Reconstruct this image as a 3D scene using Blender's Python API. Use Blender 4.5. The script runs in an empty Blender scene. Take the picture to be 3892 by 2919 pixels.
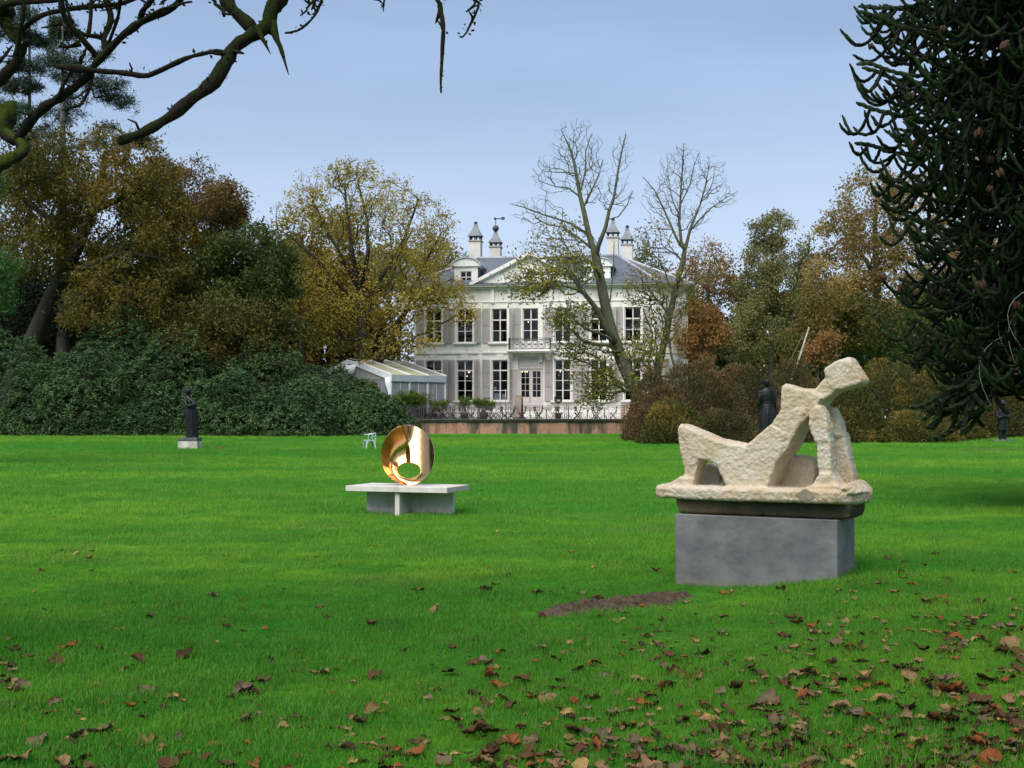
import bpy, bmesh, math, random
import numpy as np
from mathutils import Vector, Matrix, noise as mnoise

SC = bpy.context.scene
COL = SC.collection
PI = math.pi
rng = np.random.default_rng(11)
random.seed(11)

# ------------------------------------------------------------------ camera, sky, sun, exposure
F = 4700.0           # focal length in photo pixels (3892 px wide)
CX, HY, EYE = 1946.0, 1584.0, 1.6
cam_d = bpy.data.cameras.new('camera')
cam = bpy.data.objects.new('camera', cam_d)
COL.objects.link(cam)
cam.location = (0, 0, EYE)
cam.rotation_euler = (PI / 2, 0, 0)
cam_d.sensor_width = 36.0
cam_d.lens = F / 3892.0 * 36.0
cam_d.shift_y = (HY - 1459.5) / 3892.0
cam_d.clip_start = 0.05
cam_d.clip_end = 3000
SC.camera = cam

SUN_EL, SUN_AZ = math.radians(52), math.radians(205)   # azimuth clockwise from +Y (behind the camera, to the left)
world = bpy.data.worlds.new('World')
SC.world = world
world.use_nodes = True
wn, wl = world.node_tree.nodes, world.node_tree.links
wn.clear()
w_out = wn.new('ShaderNodeOutputWorld')
w_bg = wn.new('ShaderNodeBackground')
w_sky = wn.new('ShaderNodeTexSky')
w_sky.sky_type = 'NISHITA'
w_sky.sun_disc = False
w_sky.sun_elevation = SUN_EL
w_sky.sun_rotation = SUN_AZ
w_sky.air_density = 1.0
w_sky.dust_density = 1.0
w_sky.ozone_density = 1.0
# thin high cloud veil over the blue
w_tc = wn.new('ShaderNodeTexCoord')
w_map = wn.new('ShaderNodeMapping')
w_map.inputs['Scale'].default_value = (0.9, 0.9, 4.5)
w_noise = wn.new('ShaderNodeTexNoise')
w_noise.inputs['Scale'].default_value = 2.2
w_noise.inputs['Detail'].default_value = 5
w_noise.inputs['Roughness'].default_value = 0.5
w_ramp = wn.new('ShaderNodeMapRange')
w_ramp.inputs['From Min'].default_value = 0.3
w_ramp.inputs['From Max'].default_value = 0.72
w_ramp.inputs['To Min'].default_value = 0.26
w_ramp.inputs['To Max'].default_value = 0.60
w_mix = wn.new('ShaderNodeMix')
w_mix.data_type = 'RGBA'
w_mix.inputs['B'].default_value = (4.75, 6.2, 8.9, 1)
wl.new(w_tc.outputs['Generated'], w_map.inputs['Vector'])
wl.new(w_map.outputs['Vector'], w_noise.inputs['Vector'])
wl.new(w_noise.outputs['Fac'], w_ramp.inputs['Value'])
# the veil thickens towards the horizon
w_sep = wn.new('ShaderNodeSeparateXYZ'); wl.new(w_tc.outputs['Generated'], w_sep.inputs[0])
w_el = wn.new('ShaderNodeMapRange'); w_el.interpolation_type = 'SMOOTHSTEP'
w_el.inputs['From Min'].default_value = 0.0; w_el.inputs['From Max'].default_value = 0.30
w_el.inputs['To Min'].default_value = 0.55; w_el.inputs['To Max'].default_value = 0.0
wl.new(w_sep.outputs['Z'], w_el.inputs['Value'])
w_add = wn.new('ShaderNodeMath'); w_add.operation = 'ADD'; w_add.use_clamp = True
wl.new(w_ramp.outputs['Result'], w_add.inputs[0]); wl.new(w_el.outputs['Result'], w_add.inputs[1])
wl.new(w_add.outputs[0], w_mix.inputs['Factor'])
wl.new(w_sky.outputs['Color'], w_mix.inputs['A'])
w_hz = wn.new('ShaderNodeMix'); w_hz.data_type = 'RGBA'     # pale air low over the trees
w_hz.inputs['B'].default_value = (7.0, 7.7, 8.7, 1)
wl.new(w_mix.outputs['Result'], w_hz.inputs['A'])
wl.new(w_hz.outputs['Result'], w_bg.inputs['Color'])
wl.new(w_el.outputs['Result'], w_hz.inputs['Factor'])
w_bg.inputs['Strength'].default_value = 0.099
wl.new(w_bg.outputs['Background'], w_out.inputs['Surface'])

sun_d = bpy.data.lights.new('sun', 'SUN')
sun_d.energy = 4.6
sun_d.angle = math.radians(55)
sun_d.color = (1.0, 0.95, 0.88)
sun = bpy.data.objects.new('sun', sun_d)
COL.objects.link(sun)
_sd = Vector((math.sin(SUN_AZ) * math.cos(SUN_EL), math.cos(SUN_AZ) * math.cos(SUN_EL), math.sin(SUN_EL)))
sun.rotation_euler = _sd.to_track_quat('Z', 'Y').to_euler()
sun.location = _sd * 60

SC.view_settings.view_transform = 'Standard'
SC.view_settings.look = 'None'
SC.view_settings.gamma = 1.0
SC.view_settings.use_curve_mapping = False
SC.view_settings.exposure = 0.22
SC.cycles.max_bounces = 6
SC.cycles.diffuse_bounces = 3
SC.cycles.glossy_bounces = 3
SC.cycles.transmission_bounces = 4
SC.cycles.transparent_max_bounces = 8
SC.cycles.use_denoising = True
SC.cycles.sample_clamp_indirect = 6

# ------------------------------------------------------------------ space helpers
def sstep(a, b, x):
    t = np.clip((np.asarray(x, float) - a) / (b - a), 0, 1)
    return t * t * (3 - 2 * t)

def gz(x, y):
    """height of the lawn"""
    x = np.asarray(x, float); y = np.asarray(y, float)
    z = 0.42 * sstep(35, 75, y)
    z = z + 0.20 * sstep(1.2, 3.7, x) * np.exp(-((y - 10.4) / 4.2) ** 2)
    z = z + 0.10 * sstep(-0.6, 2.2, x) * np.exp(-((y - 7.4) / 2.0) ** 2)
    z = z - 0.038 * np.exp(-((x - 2.1) / 1.3) ** 2 - ((y - 11.3) / 1.2) ** 2)
    z = z + 0.05 * np.sin(x * 0.23 + 1.0) * np.sin(y * 0.21 + 0.5) * sstep(11, 16, y) * (1 - sstep(17, 20, y) * (1 - sstep(22, 26, y)))
    return z

def gzf(x, y):
    return float(gz(x, y))

def P(px, py, d):
    """photo pixel at distance d -> world point (used once, to survey the place)"""
    return Vector(((px - CX) / F * d, d, EYE - (py - HY) / F * d))

def PP(pts, d, dd=None):
    return [P(p[0], p[1], d + (dd[i] if dd else 0)) for i, p in enumerate(pts)]

# ------------------------------------------------------------------ object helpers
def tag(o, label=None, cat=None, group=None, kind=None):
    if label: o['label'] = label
    if cat: o['category'] = cat
    if group: o['group'] = group
    if kind: o['kind'] = kind
    return o

def empty(name, loc=(0, 0, 0), rz=0.0):
    o = bpy.data.objects.new(name, None)
    o.empty_display_size = 0.2
    o.location = loc
    o.rotation_euler = (0, 0, rz)
    COL.objects.link(o)
    return o

def link_mesh(name, me, parent=None, loc=None):
    o = bpy.data.objects.new(name, me)
    COL.objects.link(o)
    if parent is not None: o.parent = parent
    if loc is not None: o.location = loc
    return o

def children(o):
    return list(o.children)

def copy_tree(o, parent=None):
    c = o.copy()
    COL.objects.link(c)
    if parent is not None: c.parent = parent
    for ch in children(o):
        copy_tree(ch, c)
    return c

def smooth(me, on=True):
    me.polygons.foreach_set('use_smooth', np.full(len(me.polygons), on, dtype=bool))

class MB:
    """collects boxes, prisms, tubes ... into ONE mesh"""
    def __init__(s):
        s.v, s.f, s.sm = [], [], []
    def add(s, vs, fs, sm=False):
        n = len(s.v)
        s.v.extend([tuple(v) for v in vs])
        s.f.extend([tuple(i + n for i in f) for f in fs])
        s.sm.extend([sm] * len(fs))
        return s
    def box(s, x0, x1, y0, y1, z0, z1, bev=0.0):
        if bev > 0:
            b = bev
            r0 = [(x0 + b, y0 + b), (x1 - b, y0 + b), (x1 - b, y1 - b), (x0 + b, y1 - b)]
            r1 = [(x0, y0 + b), (x0 + b, y0), (x1 - b, y0), (x1, y0 + b), (x1, y1 - b), (x1 - b, y1), (x0 + b, y1), (x0, y1 - b)]
            vs = [(x, y, z0) for x, y in r0] + [(x, y, z0 + b) for x, y in r1] + [(x, y, z1 - b) for x, y in r1] + [(x, y, z1) for x, y in r0]
            fs = [(3, 2, 1, 0), (20, 21, 22, 23)]
            for i in range(8):
                j = (i + 1) % 8
                fs.append((4 + i, 4 + j, 12 + j, 12 + i))
            ib = [0, 0, 1, 1, 2, 2, 3, 3]
            for i in range(8):
                j = (i + 1) % 8
                a, c = ib[i], ib[j]
                if a == c:
                    fs.append((4 + i, a, 4 + j)); fs.append((12 + i, 12 + j, 20 + a))
                else:
                    fs.append((4 + i, a, c, 4 + j)); fs.append((12 + i, 12 + j, 20 + c, 20 + a))
            return s.add(vs, fs)
        vs = [(x0, y0, z0), (x1, y0, z0), (x1, y1, z0), (x0, y1, z0), (x0, y0, z1), (x1, y0, z1), (x1, y1, z1), (x0, y1, z1)]
        fs = [(0, 3, 2, 1), (4, 5, 6, 7), (0, 1, 5, 4), (1, 2, 6, 5), (2, 3, 7, 6), (3, 0, 4, 7)]
        return s.add(vs, fs)
    def prism(s, poly, a0, a1, axis='y'):
        """closed polygon extruded along an axis; poly in the other two coordinates"""
        n = len(poly)
        def mk(p, a):
            if axis == 'y': return (p[0], a, p[1])
            if axis == 'x': return (a, p[0], p[1])
            return (p[0], p[1], a)
        vs = [mk(p, a0) for p in poly] + [mk(p, a1) for p in poly]
        fs = [tuple(range(n)), tuple(range(2 * n - 1, n - 1, -1))]
        for i in range(n):
            j = (i + 1) % n
            fs.append((i, n + i, n + j, j))
        return s.add(vs, fs)
    def tube(s, pts, rad, k=6, caps=True, wob=0.0, sm=True):
        pts = [Vector(p) for p in pts]
        n = len(pts)
        if not hasattr(rad, '__len__'): rad = [rad] * n
        t0 = (pts[1] - pts[0]).normalized()
        ref = Vector((0, 0, 1)) if abs(t0.z) < 0.9 else Vector((1, 0, 0))
        u = t0.cross(ref).normalized()
        vs, fs = [], []
        for i in range(n):
            if i == 0: t = pts[1] - pts[0]
            elif i == n - 1: t = pts[-1] - pts[-2]
            else: t = (pts[i + 1] - pts[i - 1])
            t.normalize()
            u = (u - t * u.dot(t))
            if u.length < 1e-6: u = t.orthogonal()
            u.normalize()
            w = t.cross(u)
            for j in range(k):
                a = 2 * PI * j / k
                r = rad[i] * (1 + (random.uniform(-wob, wob) if wob else 0))
                vs.append(pts[i] + u * (math.cos(a) * r) + w * (math.sin(a) * r))
        for i in range(n - 1):
            for j in range(k):
                jj = (j + 1) % k
                fs.append((i * k + j, i * k + jj, (i + 1) * k + jj, (i + 1) * k + j))
        if caps:
            fs.append(tuple(range(k - 1, -1, -1)))
            fs.append(tuple(range((n - 1) * k, n * k)))
        return s.add(vs, fs, sm)
    def lathe(s, prof, k=12, c=(0, 0, 0), sx=1.0, sy=1.0, sm=True):
        vs, fs = [], []
        n = len(prof)
        for r, z in prof:
            for j in range(k):
                a = 2 * PI * j / k
                vs.append((c[0] + r * sx * math.cos(a), c[1] + r * sy * math.sin(a), c[2] + z))
        for i in range(n - 1):
            for j in range(k):
                jj = (j + 1) % k
                fs.append((i * k + j, i * k + jj, (i + 1) * k + jj, (i + 1) * k + j))
        fs.append(tuple(range(k - 1, -1, -1)))
        fs.append(tuple(range((n - 1) * k, n * k)))
        return s.add(vs, fs, sm)
    def mesh(s, name, m):
        me = bpy.data.meshes.new(name)
        me.from_pydata(s.v, [], s.f)
        me.polygons.foreach_set('use_smooth', np.array(s.sm, dtype=bool))
        if m is not None: me.materials.append(m)
        me.update()
        return me
    def build(s, name, m, parent=None, loc=None):
        return link_mesh(name, s.mesh(name, m), parent, loc)

def np_mesh(name, V, Fq, m, tint=None, smooth_on=False):
    """mesh from numpy arrays; Fq is (n,4) or (n,3)"""
    me = bpy.data.meshes.new(name)
    V = np.ascontiguousarray(V, dtype=np.float32)
    Fq = np.ascontiguousarray(Fq, dtype=np.int32)
    k = Fq.shape[1]
    me.vertices.add(len(V)); me.vertices.foreach_set('co', V.ravel())
    me.loops.add(Fq.size); me.loops.foreach_set('vertex_index', Fq.ravel())
    me.polygons.add(len(Fq))
    me.polygons.foreach_set('loop_start', np.arange(0, Fq.size, k, dtype=np.int32))
    me.polygons.foreach_set('use_smooth', np.full(len(Fq), smooth_on, dtype=bool))
    if tint is not None:
        a = me.attributes.new('tint', 'FLOAT', 'FACE')
        a.data.foreach_set('value', np.ascontiguousarray(tint, dtype=np.float32))
    if m is not None: me.materials.append(m)
    me.update(calc_edges=True)
    return me

# ------------------------------------------------------------------ materials
def nt_new(name):
    m = bpy.data.materials.new(name)
    m.use_nodes = True
    nt = m.node_tree
    bsdf = nt.nodes['Principled BSDF']
    return m, nt, bsdf

def coords(nt, kind='Object', scale=(1, 1, 1)):
    if kind == 'World':
        g = nt.nodes.new('ShaderNodeNewGeometry'); so = g.outputs['Position']
    else:
        g = nt.nodes.new('ShaderNodeTexCoord'); so = g.outputs[kind]
    mp = nt.nodes.new('ShaderNodeMapping')
    mp.inputs['Scale'].default_value = scale
    nt.links.new(so, mp.inputs['Vector'])
    return mp.outputs['Vector']

def noise_fac(nt, vec, scale, detail=4, rough=0.55, lo=0.3, hi=0.7, dist=0.0):
    n = nt.nodes.new('ShaderNodeTexNoise')
    n.inputs['Scale'].default_value = scale
    n.inputs['Detail'].default_value = detail
    n.inputs['Roughness'].default_value = rough
    n.inputs['Distortion'].default_value = dist
    nt.links.new(vec, n.inputs['Vector'])
    r = nt.nodes.new('ShaderNodeMapRange')
    r.inputs['From Min'].default_value = lo
    r.inputs['From Max'].default_value = hi
    nt.links.new(n.outputs['Fac'], r.inputs['Value'])
    return r.outputs['Result']

def mixc(nt, fac, a, b, mode='MIX'):
    m = nt.nodes.new('ShaderNodeMix')
    m.data_type = 'RGBA'
    m.blend_type = mode
    for so, v in (('Factor', fac), ('A', a), ('B', b)):
        if hasattr(v, 'is_output') or isinstance(v, bpy.types.NodeSocket):
            nt.links.new(v, m.inputs[so])
        elif so == 'Factor':
            m.inputs[so].default_value = v
        else:
            m.inputs[so].default_value = (*v, 1)
    return m.outputs['Result']

def bump(nt, bsdf, h, strength=0.4, dist=0.02):
    b = nt.nodes.new('ShaderNodeBump')
    b.inputs['Strength'].default_value = strength
    b.inputs['Distance'].default_value = dist
    nt.links.new(h, b.inputs['Height'])
    nt.links.new(b.outputs['Normal'], bsdf.inputs['Normal'])
    return b

def mat(name, c1, c2=None, rough=0.7, scale=3.0, metal=0.0, bmp=0.0, bscale=None, spec=0.3, kind='Object', stretch=(1, 1, 1), c3=None, s3=0.7, lo=0.35, hi=0.65):
    m, nt, b = nt_new(name)
    b.inputs['Roughness'].default_value = rough
    b.inputs['Metallic'].default_value = metal
    b.inputs['Specular IOR Level'].default_value = spec
    if c2 is None:
        c2 = tuple(x * 0.8 for x in c1)
    v = coords(nt, kind, stretch)
    f = noise_fac(nt, v, scale, 5, 0.6, lo, hi)
    col = mixc(nt, f, c1, c2)
    if c3 is not None:
        f3 = noise_fac(nt, v, s3, 5, 0.6, 0.5, 0.68)
        col = mixc(nt, f3, col, c3)
    nt.links.new(col, b.inputs['Base Color'])
    if bmp > 0:
        v2 = coords(nt, kind)
        h = noise_fac(nt, v2, bscale or scale * 4, 6, 0.65, 0.2, 0.8)
        bump(nt, b, h, bmp, 0.02)
    return m

def leaf_mat(name, cols, transl=0.35, rough=0.5, spec=0.25, var=0.25):
    """leaf colour from the per-leaf 'tint' value through a ramp"""
    m = bpy.data.materials.new(name)
    m.use_nodes = True
    nt = m.node_tree
    nt.nodes.clear()
    out = nt.nodes.new('ShaderNodeOutputMaterial')
    at = nt.nodes.new('ShaderNodeAttribute'); at.attribute_name = 'tint'
    rp = nt.nodes.new('ShaderNodeValToRGB')
    el = rp.color_ramp.elements
    n = len(cols)
    el[0].position = 0.0; el[0].color = (*cols[0], 1)
    el[1].position = 1.0; el[1].color = (*cols[-1], 1)
    for i in range(1, n - 1):
        e = el.new(i / (n - 1)); e.color = (*cols[i], 1)
    nt.links.new(at.outputs['Fac'], rp.inputs['Fac'])
    b = nt.nodes.new('ShaderNodeBsdfPrincipled')
    b.inputs['Roughness'].default_value = rough
    b.inputs['Specular IOR Level'].default_value = spec
    nt.links.new(rp.outputs['Color'], b.inputs['Base Color'])
    tr = nt.nodes.new('ShaderNodeBsdfTranslucent')
    nt.links.new(rp.outputs['Color'], tr.inputs['Color'])
    mx = nt.nodes.new('ShaderNodeMixShader')
    mx.inputs['Fac'].default_value = transl
    nt.links.new(b.outputs['BSDF'], mx.inputs[1])
    nt.links.new(tr.outputs['BSDF'], mx.inputs[2])
    nt.links.new(mx.outputs['Shader'], out.inputs['Surface'])
    return m

def bark_mat(name, c1, c2, moss=None, moss_amt=0.5, scale=6.0, bmp=0.6):
    m, nt, b = nt_new(name)
    b.inputs['Roughness'].default_value = 0.9
    b.inputs['Specular IOR Level'].default_value = 0.15
    v = coords(nt, 'World', (1, 1, 0.35))
    f = noise_fac(nt, v, scale, 6, 0.65, 0.3, 0.7)
    col = mixc(nt, f, c1, c2)
    if moss is not None:
        g = nt.nodes.new('ShaderNodeNewGeometry')
        sx = nt.nodes.new('ShaderNodeSeparateXYZ')
        nt.links.new(g.outputs['Normal'], sx.inputs['Vector'])
        v2 = coords(nt, 'World')
        nf = noise_fac(nt, v2, scale * 0.6, 5, 0.6, 0.25, 0.75)
        ad = nt.nodes.new('ShaderNodeMath'); ad.operation = 'MULTIPLY_ADD'
        nt.links.new(sx.outputs['Z'], ad.inputs[0]); ad.inputs[1].default_value = 0.55
        nt.links.new(nf, ad.inputs[2])
        mr = nt.nodes.new('ShaderNodeMapRange')
        mr.inputs['From Min'].default_value = 1.0 - moss_amt
        mr.inputs['From Max'].default_value = 1.25 - moss_amt
        nt.links.new(ad.outputs['Value'], mr.inputs['Value'])
        col = mixc(nt, mr.outputs['Result'], col, moss)
    nt.links.new(col, b.inputs['Base Color'])
    v3 = coords(nt, 'World', (1, 1, 0.4))
    h = noise_fac(nt, v3, scale * 5, 5, 0.7, 0.2, 0.8)
    bump(nt, b, h, bmp, 0.02)
    return m
# ------------------------------------------------------------------ lawn
def lawn_colour(nt):
    v = coords(nt, 'World', (0.06, 0.20, 1.0)); v.node.inputs['Rotation'].default_value = (0, 0, 0.32)
    f1 = noise_fac(nt, v, 1.0, 4, 0.55, 0.42, 0.62, 0.5)           # broad bands of lusher and mossier turf
    v2 = coords(nt, 'World', (0.5, 0.9, 1.0))
    f2 = noise_fac(nt, v2, 1.6, 4, 0.6, 0.35, 0.7)
    c = mixc(nt, f1, (0.048, 0.300, 0.019), (0.260, 0.490, 0.032))
    c = mixc(nt, f2, c, (0.036, 0.240, 0.019))  # darker patches: soft shade of the turf's undulations, put into the colour
    v5 = coords(nt, 'World', (0.35, 1.0, 1.0)); v5.node.inputs['Rotation'].default_value = (0, 0, 0.45)
    f5 = noise_fac(nt, v5, 0.8, 5, 0.65, 0.55, 0.78, 0.5)
    c = mixc(nt, f5, c, (0.16, 0.27, 0.055))
    v6 = coords(nt, 'World', (1, 1, 1.0))
    f6 = noise_fac(nt, v6, 2.6, 5, 0.7, 0.52, 0.72)
    c = mixc(nt, f6, c, (0.026, 0.150, 0.014))
    return c

def ground_material():
    m, nt, b = nt_new('lawn_turf')
    b.inputs['Roughness'].default_value = 0.9
    b.inputs['Specular IOR Level'].default_value = 0.03
    c = lawn_colour(nt)
    v = coords(nt, 'World', (1, 1, 1))
    f = noise_fac(nt, v, 9.0, 6, 0.7, 0.3, 0.75)
    c = mixc(nt, f, c, (0.030, 0.105, 0.010))
    v4 = coords(nt, 'World', (1, 1, 1))
    f4 = noise_fac(nt, v4, 0.9, 5, 0.65, 0.62, 0.8)
    c = mixc(nt, f4, c, (0.085, 0.115, 0.022))
    nt.links.new(c, b.inputs['Base Color'])
    v3 = coords(nt, 'World', (1, 1, 1))
    h = noise_fac(nt, v3, 28.0, 6, 0.75, 0.2, 0.8)
    bump(nt, b, h, 0.7, 0.05)
    return m

M_ground = ground_material()
def axis(parts):
    out = []
    for a, b, n in parts: out += list(np.linspace(a, b, n, endpoint=False))
    return np.array(out + [parts[-1][1]])
gx = axis([(-500, -60, 10), (-60, -12, 24), (-12, 12, 120), (12, 60, 24), (60, 500, 10)])
gy = axis([(-300, -10, 12), (-10, 4, 10), (4, 16, 80), (16, 40, 60), (40, 100, 40), (100, 900, 14)])
GX, GY = np.meshgrid(gx, gy)
GZ = gz(GX, GY) + 0.012 * np.sin(GX * 3.1 + 2 * np.sin(GY * 2.3)) * np.sin(GY * 2.7 + 1.3) * (GY > 3) * (GY < 30)
nx, ny = len(gx), len(gy)
V = np.stack([GX.ravel(), GY.ravel(), GZ.ravel()], 1)
ii, jj = np.meshgrid(np.arange(nx - 1), np.arange(ny - 1))
a = (jj * nx + ii).ravel()
Fq = np.stack([a, a + 1, a + nx + 1, a + nx], 1)
lawn = link_mesh('lawn', np_mesh('lawn', V, Fq, M_ground, smooth_on=True))
tag(lawn, kind='structure')

# bare soil: sheets that sit on the turf, lumpy, with thin ragged edges
def soil_mat():
    m, nt, b = nt_new('bare_soil')
    b.inputs['Roughness'].default_value = 0.95
    b.inputs['Specular IOR Level'].default_value = 0.1
    v = coords(nt, 'World')
    c = mixc(nt, noise_fac(nt, v, 9, 5, 0.65, 0.3, 0.7), (0.055, 0.037, 0.022), (0.17, 0.125, 0.085))
    nt.links.new(c, b.inputs['Base Color'])
    bump(nt, b, noise_fac(nt, v, 40, 6, 0.75, 0.2, 0.8), 0.8, 0.03)
    return m
M_soil = soil_mat()
def soil_sheet(name, spine, half, h, seed, label, cat):
    """spine: list of world (x,y); half: half widths"""
    r = np.random.default_rng(seed)
    n, k = 110, 25
    sp = np.array(spine, float); t = np.linspace(0, len(sp) - 1, n)
    xs = np.interp(t, range(len(sp)), sp[:, 0]); ys = np.interp(t, range(len(sp)), sp[:, 1])
    hw = np.interp(t, range(len(sp)), half) * (1 + 0.30 * np.interp(np.arange(n), np.arange(0, n + 4, 3), r.uniform(-1, 1, len(np.arange(0, n + 4, 3)))))
    dx, dy = np.gradient(xs), np.gradient(ys); L = np.hypot(dx, dy); nxv, nyv = -dy / L, dx / L
    V = []
    for i in range(n):
        for j in range(k):
            q = j / (k - 1) * 2 - 1
            q2 = q * (1 + 0.22 * mnoise.noise(Vector((i * .19, j * .36, seed))))
            x, y = xs[i] + nxv[i] * hw[i] * q2, ys[i] + nyv[i] * hw[i] * q2
            prof = max(0.0, 1 - q * q) * min(1, 3.0 * math.sin(PI * i / (n - 1)))
            z = gzf(x, y) - 0.012 + prof * h * (0.55 + 0.8 * abs(mnoise.noise(Vector((x * 9, y * 9, seed)))) + .8 * mnoise.noise(Vector((x * 24, y * 24, seed))))
            V.append((x, y, z))
    Fq = [(i * k + j, i * k + j + 1, (i + 1) * k + j + 1, (i + 1) * k + j) for i in range(n - 1) for j in range(k - 1)]
    o = link_mesh(name, np_mesh(name, np.array(V), np.array(Fq), M_soil, smooth_on=True))
    tag(o, label, cat, kind='structure')
    return o

def gnd(px, py):
    """where a photo pixel's ray meets the lawn (survey)"""
    d = 9.0
    k = (py - HY) / F
    for _ in range(40):
        x = (px - CX) / F * d
        d = 0.5 * d + 0.5 * max(3, (EYE - gzf(x, d)) / k)
    return ((px - CX) / F * d, d)

soil_spine = [gnd(2040, 2342), gnd(2160, 2330), gnd(2290, 2308), gnd(2420, 2292), gnd(2540, 2276), gnd(2660, 2262)]
soil_sheet('soil_strip', soil_spine, [0.12, 0.30, 0.34, 0.34, 0.26, 0.06], 0.07, 3, 'bare strip of dug brown soil in the grass in front of the grey plinth', 'soil')
soil_sheet('soil_bed', [gnd(3600, 1718), gnd(3750, 1712), gnd(3900, 1709), gnd(4150, 1706)], [0.3, 1.4, 2.0, 2.0], 0.05, 8, 'long flat bed of bare soil below the monkey puzzle tree', 'soil')
for k, (px, py, w, h) in enumerate([(838, 1709, .26, .11), (3300, 1745, .30, .05), (3520, 1716, .2, .06)]):
    x, y = gnd(px, py)
    soil_sheet('soil_heap', [(x - w, y), (x, y + .05), (x + w, y)], [0.1, 0.35, 0.1], h, 20 + k,
               ['little mole heap beside the white base of the statue at the rhododendrons', 'small patch of scraped soil on the lawn right of the stone sculpture', 'little heap of soil at the near end of the soil bed'][k], 'soil')
xa, ya = gnd(1420, 1953); xb, yb = gnd(1500, 1962); xc, yc = gnd(1620, 1950)
soil_sheet('soil_heap', [(xa - .1, ya + .05), (xb, yb + .02), (xc, yc + .05)], [0.05, 0.12, 0.04], 0.04, 31, 'crumbled brown soil along the foot of the concrete bench', 'soil')

# ------------------------------------------------------------------ grass blades (one mass, instanced tufts)
def blade_mat():
    m = bpy.data.materials.new('grass_blade'); m.use_nodes = True
    nt = m.node_tree
    b = nt.nodes['Principled BSDF']; out = nt.nodes['Material Output']
    c = lawn_colour(nt)
    oi = nt.nodes.new('ShaderNodeObjectInfo')
    at = nt.nodes.new('ShaderNodeAttribute'); at.attribute_name = 'tint'
    c = mixc(nt, oi.outputs['Random'], c, mixc(nt, 0.5, c, (0.09, 0.36, 0.022)))
    c2 = mixc(nt, at.outputs['Fac'], c, (0.26, 0.25, 0.08))
    nt.links.new(c2, b.inputs['Base Color'])
    b.inputs['Roughness'].default_value = 0.5
    b.inputs['Specular IOR Level'].default_value = 0.15
    tr = nt.nodes.new('ShaderNodeBsdfTranslucent'); nt.links.new(c2, tr.inputs['Color'])
    mx = nt.nodes.new('ShaderNodeMixShader'); mx.inputs['Fac'].default_value = 0.35
    nt.links.new(b.outputs['BSDF'], mx.inputs[1]); nt.links.new(tr.outputs['BSDF'], mx.inputs[2])
    nt.links.new(mx.outputs['Shader'], out.inputs['Surface'])
    return m
M_blade = blade_mat()

def tuft(name, n, h, r, w, seed):
    q = np.random.default_rng(seed)
    V, Fc, T = [], [], []
    for i in range(n):
        a = q.uniform(0, 2 * PI); rr = r * math.sqrt(q.uniform())
        bx, by = rr * math.cos(a), rr * math.sin(a)
        hh = h * q.uniform(0.35, 1.15); ww = w * q.uniform(0.7, 1.3)
        la = q.uniform(0, 2 * PI); ln = hh * q.uniform(0.1, 0.8)
        lx, ly = math.cos(la), math.sin(la); sx, sy = -ly * ww / 2, lx * ww / 2
        fa = q.uniform(0, 2 * PI); sx, sy = math.cos(fa) * ww / 2, math.sin(fa) * ww / 2
        k = len(V)
        V += [(bx - sx, by - sy, -0.01), (bx + sx, by + sy, -0.01),
              (bx + lx * ln * .35 - sx * .8, by + ly * ln * .35 - sy * .8, hh * .6), (bx + lx * ln * .35 + sx * .8, by + ly * ln * .35 + sy * .8, hh * .6),
              (bx + lx * ln - sx * .1, by + ly * ln - sy * .1, hh), (bx + lx * ln + sx * .1, by + ly * ln + sy * .1, hh)]
        Fc += [(k, k + 1, k + 3, k + 2), (k + 2, k + 3, k + 5, k + 4)]
        t = max(0, q.normal(0.08, 0.16)); t = 0.9 if q.uniform() < 0.05 else min(t, .4)
        T += [t, t]
    me = np_mesh(name, np.array(V), np.array(Fc), M_blade, np.array(T))
    return bpy.data.objects.new(name, me)

tuft_col = bpy.data.collections.new('grass_tufts')
for i in range(4):
    tuft_col.objects.link(tuft('grass_tuft_%s' % 'abcd'[i], 22, 0.055, 0.07, 0.0042, 50 + i))

BLOCKS = []   # (centre x, y, axis dir, half lengths) where no grass grows: filled by the plinths below
def scatter_lawn():
    out = []
    # distance band, tufts per m2, scale
    for y0, y1, dens, sc in ((4.6, 8, 420, 1.0), (8, 13, 330, 1.05), (13, 20, 190, 1.25), (20, 32, 85, 1.7), (32, 52, 34, 2.2), (52, 73, 16, 2.6)):
        w1 = y1 * 0.43 + 1.5
        n = int(dens * (y1 - y0) * 2 * w1)
        y = rng.uniform(y0, y1, n); x = rng.uniform(-w1, w1, n)
        ok = np.abs(x) < y * 0.425 + 1.2
        x, y = x[ok], y[ok]
        z = gz(x, y)
        # clumpy growth
        c = np.sin(x * 2.1 + 1.7 * np.sin(y * 1.3)) * np.sin(y * 1.9 + 1.1 * np.sin(x * 1.7))
        s = sc * (0.80 + 0.28 * c + rng.uniform(-.2, .2, len(x)))
        out.append(np.stack([x, y, z, s], 1))
    A = np.concatenate(out)
    keep = np.ones(len(A), bool)
    # thin where soil is bare
    ss = np.array(soil_spine)
    for i in range(len(ss) - 1):
        p, d = ss[i], ss[i + 1] - ss[i]
        t = np.clip(((A[:, :2] - p) @ d) / (d @ d), 0, 1)
        dist = np.hypot(*(A[:, :2] - (p + t[:, None] * d)).T)
        keep &= ~((dist < 0.21 + 0.07 * np.sin(A[:, 0] * 9 + A[:, 1] * 5)) & (rng.uniform(size=len(A)) < 0.86))
    return A[keep]
GR = scatter_lawn()
gme = bpy.data.meshes.new('grass')
gme.vertices.add(len(GR)); gme.vertices.foreach_set('co', np.ascontiguousarray(GR[:, :3], dtype=np.float32).ravel())
at = gme.attributes.new('scl', 'FLOAT', 'POINT'); at.data.foreach_set('value', GR[:, 3].astype(np.float32))
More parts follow.
